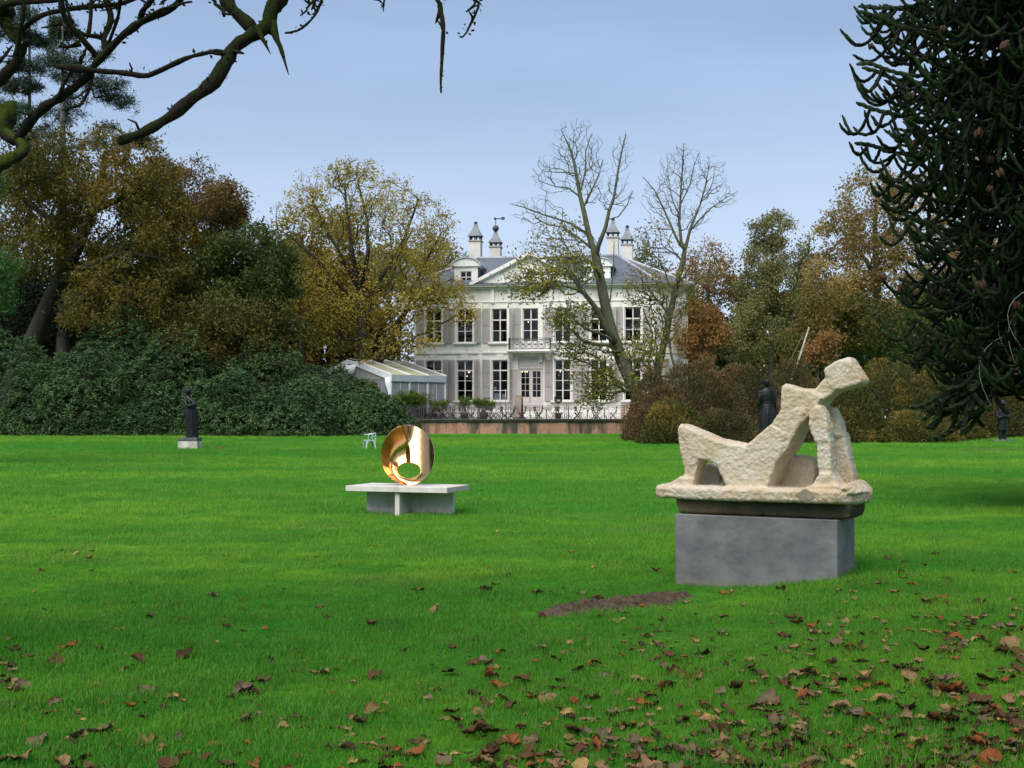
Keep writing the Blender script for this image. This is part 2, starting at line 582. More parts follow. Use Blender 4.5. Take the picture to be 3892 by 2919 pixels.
at = gme.attributes.new('rot', 'FLOAT_VECTOR', 'POINT')
rt = np.stack([rng.normal(0, .12, len(GR)), rng.normal(0, .12, len(GR)), rng.uniform(0, 6.28, len(GR))], 1)
at.data.foreach_set('vector', rt.astype(np.float32).ravel())
grass = link_mesh('grass', gme)
tag(grass, 'short bright green lawn grass with yellowish mossy bands', 'grass', kind='stuff')
ng = bpy.data.node_groups.new('grow_grass', 'GeometryNodeTree')
ng.interface.new_socket('Geometry', in_out='INPUT', socket_type='NodeSocketGeometry')
ng.interface.new_socket('Geometry', in_out='OUTPUT', socket_type='NodeSocketGeometry')
gi, go = ng.nodes.new('NodeGroupInput'), ng.nodes.new('NodeGroupOutput')
iop = ng.nodes.new('GeometryNodeInstanceOnPoints')
ci = ng.nodes.new('GeometryNodeCollectionInfo'); ci.inputs['Collection'].default_value = tuft_col
ci.inputs['Separate Children'].default_value = True; ci.inputs['Reset Children'].default_value = True
iop.inputs['Pick Instance'].default_value = True
na1 = ng.nodes.new('GeometryNodeInputNamedAttribute'); na1.data_type = 'FLOAT_VECTOR'; na1.inputs['Name'].default_value = 'rot'
na2 = ng.nodes.new('GeometryNodeInputNamedAttribute'); na2.data_type = 'FLOAT'; na2.inputs['Name'].default_value = 'scl'
e2r = ng.nodes.new('FunctionNodeEulerToRotation')
ng.links.new(gi.outputs[0], iop.inputs['Points'])
ng.links.new(ci.outputs[0], iop.inputs['Instance'])
ng.links.new(na1.outputs[0], e2r.inputs[0]); ng.links.new(e2r.outputs[0], iop.inputs['Rotation'])
ng.links.new(na2.outputs[0], iop.inputs['Scale'])
ng.links.new(iop.outputs[0], go.inputs[0])
md = grass.modifiers.new('grow', 'NODES'); md.node_group = ng
# ------------------------------------------------------------------ terrace
TZ = 1.45
M_coping = mat('dark_coping_stone', (0.035, 0.033, 0.030), (0.085, 0.08, 0.07), 0.85, 2.0, bmp=0.3, kind='World')
M_gravel = mat('terrace_gravel', (0.30, 0.27, 0.23), (0.20, 0.18, 0.15), 0.9, 3.0, bmp=0.3, kind='World')

def brick_material():
    m, nt, b = nt_new('old_red_brick')
    b.inputs['Roughness'].default_value = 0.9
    v = coords(nt, 'World', (1, 1, 1))
    sx = nt.nodes.new('ShaderNodeSeparateXYZ'); nt.links.new(v, sx.inputs[0])
    cb = nt.nodes.new('ShaderNodeCombineXYZ')
    nt.links.new(sx.outputs['X'], cb.inputs['X']); nt.links.new(sx.outputs['Z'], cb.inputs['Y'])
    br = nt.nodes.new('ShaderNodeTexBrick')
    br.inputs['Scale'].default_value = 1.0
    br.inputs['Brick Width'].default_value = 0.22; br.inputs['Row Height'].default_value = 0.075
    br.inputs['Mortar Size'].default_value = 0.010
    br.inputs['Color1'].default_value = (0.37, 0.135, 0.075, 1); br.inputs['Color2'].default_value = (0.27, 0.085, 0.05, 1)
    br.inputs['Mortar'].default_value = (0.40, 0.33, 0.27, 1)
    nt.links.new(cb.outputs[0], br.inputs['Vector'])
    v2 = coords(nt, 'World', (1, 1, 1))
    c = mixc(nt, noise_fac(nt, v2, 3.2, 5, 0.65, 0.5, 0.8), br.outputs['Color'], (0.42, 0.28, 0.21))
    # damp algae runs down from the coping: long stains, denser under the top
    v3 = coords(nt, 'World', (1.0, 1.0, 0.16))
    st = noise_fac(nt, v3, 1.05, 5, 0.6, 0.48, 0.60)
    c = mixc(nt, st, c, (0.055, 0.052, 0.038))
    v4 = coords(nt, 'World', (1.0, 1.0, 0.5))
    st2 = noise_fac(nt, v4, 2.6, 5, 0.65, 0.55, 0.72)
    c = mixc(nt, st2, c, (0.11, 0.085, 0.06))
    nt.links.new(c, b.inputs['Base Color'])
    bump(nt, b, br.outputs['Fac'], -0.4, 0.01)
    return m
M_brick = brick_material()

wall = MB(); wall.box(-16, 16, 86.6, 87.0, 0.2, 1.20).build('retaining_wall', M_brick)
rw = bpy.data.objects['retaining_wall']
tag(rw, 'low stained red brick terrace wall under a dark stone ledge', 'wall')
for nm, x0, x1, y0, y1, z0, z1 in (('coping', -16.05, 16.05, 86.42, 87.05, 1.33, 1.45), ('coping_moulding', -16.02, 16.02, 86.51, 87.02, 1.20, 1.327)):
    MB().box(x0, x1, y0, y1, z0, z1, 0.02).build(nm, M_coping, rw)
for k in range(9):       # shallow brick piers
    x = -14 + k * 3.5
    MB().box(x - .28, x + .28, 86.55, 86.62, 0.2, 1.197).build('pier', M_brick, rw)
ter = MB().box(-16, 16, 87.05, 116, 0.2, 1.45).build('terrace', M_gravel)
tag(ter, kind='structure')

# ------------------------------------------------------------------ house
TH = math.radians(8.7)
HX, HYY = 1.41, 95.0
cT, sT = math.cos(TH), math.sin(TH)
house = empty('country_house', (HX, HYY, TZ), -TH)
tag(house, 'white two storey mansion with grey shutters and slate roof behind the terrace', 'house')
def s_of(px, t=0.0):
    k = (px - CX) / F
    return (k * (HYY + t * cT) - HX - t * sT) / (cT + k * sT)
def z_of(py, s=0.0, t=0.0):
    return EYE + (HY - py) / F * (HYY - s * sT + t * cT) - TZ
def u1(u): return 1500 + u * 0.5335
def v1(v): return 780 + v * 0.5335

M_wall = mat('white_stucco', (0.76, 0.745, 0.70), (0.66, 0.65, 0.61), 0.8, 0.6, bmp=0.08, bscale=30, c3=(0.44, 0.43, 0.38), s3=1.1, stretch=(1, 1, 0.35))
M_trim = mat('white_trim', (0.76, 0.75, 0.72), (0.62, 0.61, 0.57), 0.7, 1.5, stretch=(1, 1, 0.5))
M_frame = mat('window_paint', (0.72, 0.68, 0.65), (0.60, 0.56, 0.53), 0.55, 2.0)
M_shut = mat('shutter_paint', (0.43, 0.395, 0.375), (0.36, 0.33, 0.31), 0.65, 1.2, stretch=(1, 1, 0.4))
M_doorp = mat('door_paint', (0.56, 0.52, 0.50), (0.50, 0.46, 0.44), 0.6, 1.0)
M_iron = mat('wrought_iron', (0.025, 0.026, 0.03), (0.06, 0.06, 0.06), 0.5, 6.0, spec=0.4)
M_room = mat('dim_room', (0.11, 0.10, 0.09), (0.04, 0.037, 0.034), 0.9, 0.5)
M_lead = mat('lead_flashing', (0.38, 0.42, 0.46), (0.28, 0.31, 0.35), 0.5, 1.2, spec=0.5)
def slate_material(name, c1, c2):
    m, nt, b = nt_new(name)
    b.inputs['Roughness'].default_value = 0.45
    b.inputs['Specular IOR Level'].default_value = 0.5
    v = coords(nt, 'Object', (1, 1, 1))
    sx = nt.nodes.new('ShaderNodeSeparateXYZ'); nt.links.new(v, sx.inputs[0])
    cb = nt.nodes.new('ShaderNodeCombineXYZ')
    nt.links.new(sx.outputs['X'], cb.inputs['X']); nt.links.new(sx.outputs['Z'], cb.inputs['Y'])
    br = nt.nodes.new('ShaderNodeTexBrick')
    br.inputs['Scale'].default_value = 1.0
    br.inputs['Brick Width'].default_value = 0.28; br.inputs['Row Height'].default_value = 0.10
    br.inputs['Mortar Size'].default_value = 0.006
    br.inputs['Color1'].default_value = (*c1, 1); br.inputs['Color2'].default_value = (*c2, 1); br.inputs['Mortar'].default_value = (0.03, 0.035, 0.04, 1)
    nt.links.new(cb.outputs[0], br.inputs['Vector'])
    v2 = coords(nt, 'Object', (1, 1, .4))
    c = mixc(nt, noise_fac(nt, v2, 1.1, 5, 0.65, 0.4, 0.75), br.outputs['Color'], tuple(x * 1.5 for x in c2))
    nt.links.new(c, b.inputs['Base Color'])
    bump(nt, b, br.outputs['Fac'], -0.5, 0.01)
    return m
M_slate = slate_material('roof_slate', (0.115, 0.13, 0.155), (0.085, 0.095, 0.115))
M_tileb = slate_material('brown_slate', (0.13, 0.115, 0.10), (0.10, 0.09, 0.08))
def glass_material():
    m = bpy.data.materials.new('window_glass'); m.use_nodes = True
    nt = m.node_tree; nt.nodes.clear()
    out = nt.nodes.new('ShaderNodeOutputMaterial')
    t = nt.nodes.new('ShaderNodeBsdfTransparent'); t.inputs['Color'].default_value = (0.75, 0.78, 0.80, 1)
    g = nt.nodes.new('ShaderNodeBsdfGlossy'); g.inputs['Roughness'].default_value = 0.03
    lw = nt.nodes.new('ShaderNodeFresnel'); lw.inputs['IOR'].default_value = 1.45
    mx = nt.nodes.new('ShaderNodeMixShader')
    nt.links.new(lw.outputs[0], mx.inputs[0]); nt.links.new(t.outputs[0], mx.inputs[1]); nt.links.new(g.outputs[0], mx.inputs[2])
    nt.links.new(mx.outputs[0], out.inputs['Surface'])
    return m
M_glass = glass_material()
def lamp_material(name, col, st):
    m = bpy.data.materials.new(name); m.use_nodes = True
    nt = m.node_tree; nt.nodes.clear()
    out = nt.nodes.new('ShaderNodeOutputMaterial'); e = nt.nodes.new('ShaderNodeEmission')
    e.inputs['Color'].default_value = (*col, 1); e.inputs['Strength'].default_value = st
    nt.links.new(e.outputs[0], out.inputs['Surface'])
    return m
M_bulb = lamp_material('lit_bulb', (1.0, 0.72, 0.36), 5.0)

WU = [278, 500, 750, 970, 1197, 1455, 1697]          # window centres, left to right
WS = [s_of(u1(u)) for u in WU]
WS[3] = s_of(u1(970))
OW = 1.26
SL, SR = s_of(1575), s_of(2492)
zU0, zU1 = z_of(v1(975)), z_of(v1(735))
zL0, zL1 = z_of(v1(1392)), z_of(v1(1102))
zE = z_of(v1(592))               # under the eave
zDoor1 = z_of(v1(1165))
DW = 2.0
T0 = 0.0; TW = 0.45              # wall thickness
def wall_boxes(mb):
    xs = [SL] + sum([[s - OW / 2, s + OW / 2] for s in WS], []) + [SR]
    for i in range(0, len(xs), 2):
        mb.box(xs[i], xs[i + 1], T0, TW, 0, zE)
    for i, s in enumerate(WS):
        a, b = s - OW / 2, s + OW / 2
        mb.box(a, b, T0, TW, zU1, zE)
        mb.box(a, b, T0, TW, zL1 if i != 3 else zDoor1 + 1.05, zU0)
        if i != 3: mb.box(a, b, T0, TW, 0, zL0)
# central bay is opened wider for the double door: build the wall around it
xs = [SL] + sum([[s - OW / 2, s + OW / 2] for s in WS], []) + [SR]
mb = MB()
for i in range(0, len(xs), 2):
    a, b = xs[i], xs[i + 1]
    near = (i == 6 or i == 8)
    if near:      # piers beside the door: cut back below the door head
        zc = zDoor1 + 0.95
        mb.box(a, b, T0, TW, zc, zE)
        if i == 6: mb.box(a, WS[3] - DW / 2, T0, TW, 0, zc)
        else: mb.box(WS[3] + DW / 2, b, T0, TW, 0, zc)
    else:
        mb.box(a, b, T0, TW, 0, zE)
for i, s in enumerate(WS):
    a, b = s - OW / 2, s + OW / 2
    mb.box(a, b, T0, TW, zU1, zE)
    if i != 3:
        mb.box(a, b, T0, TW, zL1, zU0); mb.box(a, b, T0, TW, 0, zL0)
    else:
        mb.box(a, b, T0, TW, zDoor1 + 0.95, zU0)
mb.build('wall', M_wall, house)
# canted corner and side walls
CAN = 2.3
DEP = 12.0
mb = MB()
def vwall(mb, p, q, z0, z1, th=0.4):
    d = Vector((q[0] - p[0], q[1] - p[1])); n = Vector((-d.y, d.x)).normalized() * th
    mb.prism([(p[0], p[1]), (q[0], q[1]), (q[0] + n.x, q[1] + n.y), (p[0] + n.x, p[1] + n.y)], z0, z1, 'z')
vwall(mb, (SR, 0.002), (SR + CAN, CAN), 0, zE); mb.build('corner_wall', M_wall, house)
mb = MB(); vwall(mb, (SR + CAN, CAN + .003), (SR + CAN, DEP), 0, zE); mb.build('side_wall', M_wall, house)
mb = MB(); vwall(mb, (SL, DEP), (SL, 0.46), 0, zE); mb.build('side_wall', M_wall, house)
# inside
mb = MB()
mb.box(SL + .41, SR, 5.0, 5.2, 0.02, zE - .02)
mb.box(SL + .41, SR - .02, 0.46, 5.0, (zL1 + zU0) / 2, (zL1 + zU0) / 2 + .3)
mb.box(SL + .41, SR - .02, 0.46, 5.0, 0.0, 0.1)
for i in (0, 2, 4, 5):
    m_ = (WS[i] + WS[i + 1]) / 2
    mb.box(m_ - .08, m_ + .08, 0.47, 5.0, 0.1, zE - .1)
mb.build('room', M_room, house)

# plinth course, string courses, frieze, cornice
def band(name, z0, z1, out, m=M_trim, cant=True, a=None, b=None):
    mb = MB()
    a = SL - .03 if a is None else a; b = SR if b is None else b
    mb.box(a, b, -out, -0.002, z0, z1, min(.02, out * .3))
    if cant:
        d = out / math.sqrt(2)
        mb.prism([(SR + .001, -out), (SR + CAN + out, CAN - d * .4), (SR + CAN + out, CAN), (SR, -.003)], z0, z1, 'z')
        mb.box(SR + CAN + .002, SR + CAN + out, CAN + .002, DEP, z0, z1)
    return mb.build(name, m, house)
band('string_course', z_of(v1(1056)), z_of(v1(1040)), 0.10)
band('frieze_moulding', z_of(v1(690)), z_of(v1(680)), 0.07)
band('plinth_course', 0.0, 0.55, 0.08)
band('cornice', zE - .002, zE + .12, 0.22)
band('cornice_gutter', zE + .123, zE + .27, 0.52)

# pilasters, frieze brackets, keystones
bp = MB()
for k, u in enumerate((612, 1318)):
    s = s_of(u1(u)); MB().box(s - .17, s + .17, -.07, -.002, .556, z_of(v1(1058)), .02).build('pilaster', M_trim, house)
    MB().box(s - .17, s + .17, -.07, -.002, z_of(v1(1038)), z_of(v1(692)), .02).build('pilaster', M_trim, house)
for u in (818, 1040):
    s = s_of(u1(u)); MB().box(s - .15, s + .15, -.09, -.002, zL1 - .2, z_of(v1(1058)), .02).build('pilaster', M_trim, house)
    s = s_of(u1(u)); MB().box(s - .20, s + .20, -.10, -.002, z_of(v1(1038)), z_of(v1(710)), .02).build('pilaster', M_trim, house)
for u in (700, 818, 895, 1040, 1115, 1240):
    s = s_of(u1(u))
    b = MB(); b.prism([(-.075, z_of(v1(700))), (-.16, z_of(v1(690))), (-.16, z_of(v1(610))), (-.22, zE - .005), (-.002, zE - .005), (-.002, z_of(v1(700)))], s - .13, s + .13, 'x')
    b.build('bracket', M_trim, house)
for i, s in enumerate(WS):
    if i == 3: continue
    for zt, h in ((zL1, .62),):
        b = MB(); b.prism([(s - .20, zt + .02), (s + .20, zt + .02), (s + .31, zt + h - .12), (s - .31, zt + h - .12)], -.06, -.002, 'y')
        b.build('keystone', M_trim, house)

# windows: frame with glazing bars > panes
def win_mesh(h, rows, thick_after, w=OW):
    """frame mesh + pane rectangles; origin bottom centre, outer face at y=0"""
    mb = MB(); e = 0.07; y0, y1 = 0.0, 0.08
    mb.box(-w / 2 + .004, -w / 2 + e, y0, y1, 0.004, h - .004); mb.box(w / 2 - e, w / 2 - .004, y0, y1, 0.004, h - .004)
    mb.box(-w / 2 + e + .001, w / 2 - e - .001, y0 + .002, y1 - .002, 0.004, e); mb.box(-w / 2 + e + .001, w / 2 - e - .001, y0 + .002, y1 - .002, h - e, h - .004)
    mb.box(-.042, .042, y0 - .004, y1, e + .001, h - e - .001)
    panes = []
    zs = [0] + list(np.cumsum(rows))
    tot = h - 2 * e
    zz = [e + tot * q / zs[-1] for q in zs]
    for i in range(1, len(zz) - 1):
        t = 0.048 if i == thick_after else 0.022
        mb.box(-w / 2 + e + .001, -.043, y0 + .003 - (.02 if i == thick_after else 0), y1 - .003, zz[i] - t, zz[i] + t)
        mb.box(.043, w / 2 - e - .001, y0 + .003 - (.02 if i == thick_after else 0), y1 - .003, zz[i] - t, zz[i] + t)
    for i in range(len(zz) - 1):
        a = zz[i] + (0 if i == 0 else (0.048 if i == thick_after else 0.022))
        b = zz[i + 1] - (0 if i == len(zz) - 2 else (0.048 if i + 1 == thick_after else 0.022))
        for x0, x1 in ((-w / 2 + e, -.042), (.042, w / 2 - e)):
            panes.append((x0, x1, a, b))
    return mb.mesh('window', M_frame), panes
def pane_mesh(w, h):
    return MB().box(-w / 2, w / 2, -.004, .004, 0, h).mesh('pane', M_glass)
fm_u, pan_u = win_mesh(zU1 - zU0, [1.0, 1.0, 0.95], 2)
fm_l, pan_l = win_mesh(zL1 - zL0, [1.0, 1.05, 1.1, 1.0], 3)
_pm = {}
def put_window(fm, panes, s, z, rec=0.12):
    w = link_mesh('window', fm, house, (s, T0 + rec, z))
    for (x0, x1, a, b) in panes:
        key = (round(x1 - x0, 3), round(b - a, 3))
        if key not in _pm: _pm[key] = pane_mesh(*key)
        link_mesh('pane', _pm[key], w, ((x0 + x1) / 2, 0.045, a))
    return w
M_sill = M_trim
def sill_mesh(w=1.86):
    return MB().box(-w / 2, w / 2, -.20, -.002, -.13, -.02, .02).box(-w / 2 + .08, w / 2 - .08, -.12, -.002, -.21, -.131, .01).mesh('window_sill', M_trim)
sm_ = sill_mesh()
def surround_mesh(h, w=OW):
    e = 0.13
    mb = MB()
    mb.box(-w / 2 - e, -w / 2 - .003, -.035, -.002, 0, h + e, .008); mb.box(w / 2 + .003, w / 2 + e, -.035, -.002, 0, h + e, .008)
    mb.box(-w / 2 - .002, w / 2 + .002, -.033, -.002, h + .003, h + e, .008)
    return mb.mesh('window_surround', M_trim)
su_u, su_l = surround_mesh(zU1 - zU0), surround_mesh(zL1 - zL0)

def shutter_mesh(w, h, nsec):
    """louvred shutter, hinge edge at x=0, extends to +x, face towards -y"""
    mb = MB(); e = 0.07; y0, y1 = -.045, 0.0
    mb.box(0, e, y0, y1, 0, h, .005); mb.box(w - e, w, y0, y1, 0, h, .005)
    zs = np.linspace(0, h, nsec + 1)
    for i, z in enumerate(zs):
        t = .06
        a, b = (z, z + t) if i == 0 else ((z - t, z) if i == nsec else (z - t / 2, z + t / 2))
        mb.box(e + .001, w - e - .001, y0 + .002, y1 - .002, a, b)
    for i in range(nsec):
        a, b = zs[i] + .07, zs[i + 1] - .07
        n = max(4, int((b - a) / .065))
        for k in range(n):
            z = a + (b - a) * (k + .5) / n
            mb.add([(e, y0 + .004, z - .024), (w - e, y0 + .004, z - .024), (w - e, y1 - .008, z + .024), (e, y1 - .008, z + .024),
                    (e, y0 + .012, z - .030), (w - e, y0 + .012, z - .030), (w - e, y1, z + .018), (e, y1, z + .018)],
                   [(0, 1, 2, 3), (7, 6, 5, 4), (0, 4, 5, 1), (2, 6, 7, 3)])
    return mb.mesh('shutter', M_shut)
SW = 0.62
sh_u = shutter_mesh(SW, zU1 - zU0 + .05, 2)
sh_l = shutter_mesh(SW, zL1 - zL0 + .06, 3)
def put_shutters(s, z, me, left=True, right=True, openr=32):
    if left:
        o = link_mesh('shutter', me, house, (s - OW / 2 - .14, -.042, z - .02))
        o.rotation_euler = (0, 0, PI); o.scale = (1, -1, 1)
    if right:
        o = link_mesh('shutter', me, house, (s + OW / 2 + .14, -.042, z - .02))
        o.rotation_euler = (0, 0, -math.radians(openr))
for i, s in enumerate(WS):
    put_window(fm_u, pan_u, s, zU0)
    link_mesh('window_surround', su_u, house, (s, 0, zU0))
    put_shutters(s, zU0, sh_u, True, i != 3, (38, 30, 70, 0, 35, 20, 8)[i])
    if i != 3:
        link_mesh('window_sill', sm_, house, (s, 0, zU0))
        put_window(fm_l, pan_l, s, zL0)
        link_mesh('window_surround', su_l, house, (s, 0, zL0))
        link_mesh('window_sill', sm_, house, (s, 0, zL0))
        put_shutters(s, zL0, sh_l, True, True, (40, 40, 80, 0, 35, 40, 30)[i])
# shutters of the canted corner
for z, me in ((zU0, sh_u), (zL0, sh_l)):
    a = math.atan2(1, 1)
    p = Vector((SR + .55, .55)); n = Vector((1, -1)).normalized() * .05
    for k, (off, rot) in enumerate(((0.0, 0), (1.0, 0), (1.62, -50))):
        q = p + Vector((1, 1)).normalized() * off * 1.05 + n
        o = link_mesh('shutter', me, house, (q.x, q.y, z - .02)); o.rotation_euler = (0, 0, a + math.radians(rot))

# front door
dz0, dz1 = 0.12, zDoor1
dr = MB()
dr.box(WS[3] - DW / 2 + .003, WS[3] - DW / 2 + .12, .06, .24, 0.0, dz1)
dr.box(WS[3] + DW / 2 - .12, WS[3] + DW / 2 - .003, .06, .24, 0.0, dz1)
dr.box(WS[3] - DW / 2 + .003, WS[3] + DW / 2 - .003, .05, .25, dz1 + .001, dz1 + .09)
dr.box(WS[3] - DW / 2 + .003, WS[3] + DW / 2 - .003, .10, .22, dz1 + .093, dz1 + .945)
for k in (0, 1):
    a = WS[3] - DW / 2 + .14 + k * .93; dr.box(a, a + .80, .07, .098, dz1 + .22, dz1 + .80, .012)
dr.build('door_frame', M_doorp, house)
MB().box(WS[3] - DW / 2 - .3, WS[3] + DW / 2 + .3, -.35, .25, 0.003, .12, .01).build('door_step', M_trim, house)
leaf_w = (DW - .24) / 2 - .01
gz0, gz1 = z_of(v1(1366)) , z_of(v1(1182))
def door_leaf(flip):
    mb = MB(); e = .13; w = leaf_w; y0, y1 = 0, .06
    mb.box(0, e, y0, y1, dz0, dz1 - .01); mb.box(w - e, w, y0, y1, dz0, dz1 - .01)
    mb.box(e + .001, w - e - .001, y0 + .002, y1 - .002, dz0, gz0)
    mb.box(e + .06, w - e - .06, y0 - .015, y0 + .001, dz0 + .3, gz0 - .15, .006)
    mb.box(e + .001, w - e - .001, y0 + .002, y1 - .002, gz1, dz1 - .01)
    mb.box(w / 2 - .018, w / 2 + .018, y0 + .004, y1 - .004, gz0 + .001, gz1 - .001)
    pn = []
    zz = np.linspace(gz0, gz1, 5)
    for i in range(1, 4):
        mb.box(e + .001, w / 2 - .019, y0 + .005, y1 - .005, zz[i] - .018, zz[i] + .018); mb.box(w / 2 + .019, w - e - .001, y0 + .005, y1 - .005, zz[i] - .018, zz[i] + .018)
    for i in range(4):
        for x0, x1 in ((e, w / 2 - .018), (w / 2 + .018, w - e)):
            pn.append((x0, x1, zz[i] + (.018 if i else 0), zz[i + 1] - (.018 if i < 3 else 0)))
    return mb, pn
for k in (0, 1):
    mb, pn = door_leaf(k)
    o = mb.build('door', M_doorp, house, (WS[3] - DW / 2 + .123 + k * (leaf_w + .008), .12, 0))
    for x0, x1, a, b in pn:
        key = (round(x1 - x0, 3), round(b - a, 3))
        if key not in _pm: _pm[key] = pane_mesh(*key)
        link_mesh('pane', _pm[key], o, ((x0 + x1) / 2, .03, a))
    if k == 0:
        h = MB(); h.tube([(leaf_w - .07, -.05, 1.25), (leaf_w - .07, -.05, 1.75)], .016, 5)
        h.box(leaf_w - .09, leaf_w - .05, -.05, 0, 1.26, 1.29); h.box(leaf_w - .09, leaf_w - .05, -.05, 0, 1.71, 1.74)
        h.build('handle', M_iron, o)
# solid side shutter left of the door
b = MB().box(WS[3] - DW / 2 - .55, WS[3] - DW / 2 - .05, -.10, -.05, .3, zDoor1 - .05, .01)
b.box(WS[3] - DW / 2 - .47, WS[3] - DW / 2 - .13, -.115, -.101, .5, zDoor1 - .3, .006)
b.build('shutter', M_shut, house)

# balcony
bs0, bs1 = s_of(u1(812), -1.0), s_of(u1(1104), -1.0)
zB = z_of(v1(1034))
bal = MB().box(bs0 - .2, bs1 + .2, -1.05, -.11, zB - .14, zB, .02).box(bs0 - .1, bs1 + .1, -.95, -.11, zB - .22, zB - .141, .01).build('balcony', M_trim, house)
for u in (826, 1090):
    s = s_of(u1(u), -.6)
    MB().prism([(-.105, zB - .225), (-.75, zB - .225), (-.62, zB - .42), (-.2, zB - .62), (-.105, zB - .75)], s - .16, s + .16, 'x').build('bracket', M_trim, bal)
rail = MB()
zr0, zr1 = zB + .06, z_of(v1(952))
for z in (zr0, zr1, zr1 - .1):
    rail.box(bs0, bs1, -1.0, -.97, z - .02, z + .02)
for s in (bs0, bs0 + .12, bs0 + .34, bs1 - .34, bs1 - .12, bs1):
    rail.box(s - .018, s + .018, -1.003, -.967, zB, zr1)
for s in (bs0, bs1):
    rail.box(s - .015, s + .015, -.966, -.11, zr1 - .02, zr1 + .02); rail.box(s - .015, s + .015, -.966, -.11, zr0 - .02, zr0 + .02)
    for k in range(7):
        y = -.9 + k * .12; rail.box(s - .012, s + .012, y - .012, y + .012, zr0 + .02, zr1 - .02)
rail.build('balustrade', M_iron, bal)
nC = 5; r = (zr1 - .1 - zr0) / 2 - .03
for k in range(nC):
    c = bs0 + .40 + (bs1 - bs0 - .8) * (k + .5) / nC
    ring = MB()
    for rr in (r, r * .72):
        ring.tube([(c + rr * math.cos(2 * PI * q / 16), -.985, zr0 + .03 + r + rr * math.sin(2 * PI * q / 16)) for q in range(17)], .022 if rr == r else .018, 4, caps=False)
    ring.lathe([(0.001, -.03), (r * .35, -.03), (r * .35, .03), (0.001, .03)], 10)
    # turn the boss upright
    nb = 10 * 4
    for q in range(len(ring.v) - nb, len(ring.v)):
        x, y, z = ring.v[q]; ring.v[q] = (c + x, -.985 + z, zr0 + .03 + r + y)
    ring.build('ring_ornament', mat('pale_iron', (0.33, 0.33, 0.33), (0.12, 0.12, 0.12), .5, 6.0) if k == 0 else bpy.data.materials['pale_iron'], bal)

# pediment with round window
pc = s_of(u1(967)); pw = s_of(u1(1370)) - pc; z0 = zE + .275; ph = z_of(v1(362)) - z0
ped = MB(); ped.prism([(pc - pw, z0), (pc + pw, z0), (pc, z0 + ph)], -.18, .6, 'y'); ped = ped.build('pediment', M_wall, house)
for sg in (-1, 1):
    mb = MB(); dx, dz = pw, ph; L = math.hypot(dx, dz); nxv, nzv = dz / L * .28, dx / L * .28
    mb.prism([(pc + sg * (pw + .25), z0 - .05), (pc, z0 + ph + .02), (pc, z0 + ph + .02 + .30), (pc + sg * (pw + .25 + nxv * .6), z0 + nzv * .7)], -.50, -.183, 'y')
    mb.build('raking_cornice', M_trim, ped)
mb = MB(); zc = z_of(v1(505)); rr = .40
mb.tube([(pc + rr * math.cos(2 * PI * q / 24), -.20, zc + rr * math.sin(2 * PI * q / 24)) for q in range(25)], .07, 6, caps=False)
mb.box(pc - .02, pc + .02, -.215, -.195, zc - rr, zc + rr); mb.box(pc - rr, pc - .021, -.214, -.196, zc - .02, zc + .02); mb.box(pc + .021, pc + rr, -.214, -.196, zc - .02, zc + .02)
oc = mb.build('round_window', M_frame, house)
M_dark = mat('dark_glass', (0.012, 0.014, 0.018), (0.02, 0.022, 0.026), 0.08, 2.0, spec=0.5)
mb = MB(); mb.add([(pc + (rr) * math.cos(2 * PI * q / 24), -.186, zc + rr * math.sin(2 * PI * q / 24)) for q in range(24)], [tuple(range(23, -1, -1))]); mb.build('pane', M_dark, oc)

# roof
eo = .62
zR0 = zE + .26
A = (SL - eo, -eo, zR0); B = (SR + .25, -eo, zR0); C = (SR + CAN + eo, CAN - .25, zR0); D = (SR + CAN + eo, DEP + eo, zR0); E = (SL - eo, DEP + eo, zR0)
tr = 5.6
R0 = (s_of(u1(600), tr), tr, z_of(v1(372), 0, tr)); R1 = (s_of(u1(1585), tr), tr, z_of(v1(372), 0, tr)); R1 = (R1[0], R1[1], R0[2])
MB().add([A, B, R1, R0, E, D], [(0, 1, 2, 3), (4, 0, 3), (5, 4, 3, 2)]).build('roof', M_slate, house)
rf = bpy.data.objects['roof']
MB().add([B, C, R1, D], [(0, 1, 2), (1, 3, 2)]).build('roof_slope', M_tileb, rf)
MB().add([(p[0], p[1], zR0 - .006) for p in (A, B, C, D, E)], [(4, 3, 2, 1, 0)]).build('soffit', M_trim, rf)
lift = Vector((0, 0, .04))
for p, q in ((A, R0), (B, R1), (C, R1), (R0, R1)):
    mb = MB(); mb.tube([Vector(p) + lift, Vector(q) + lift], .13, 6); mb.build('hip_flashing', M_lead, rf)

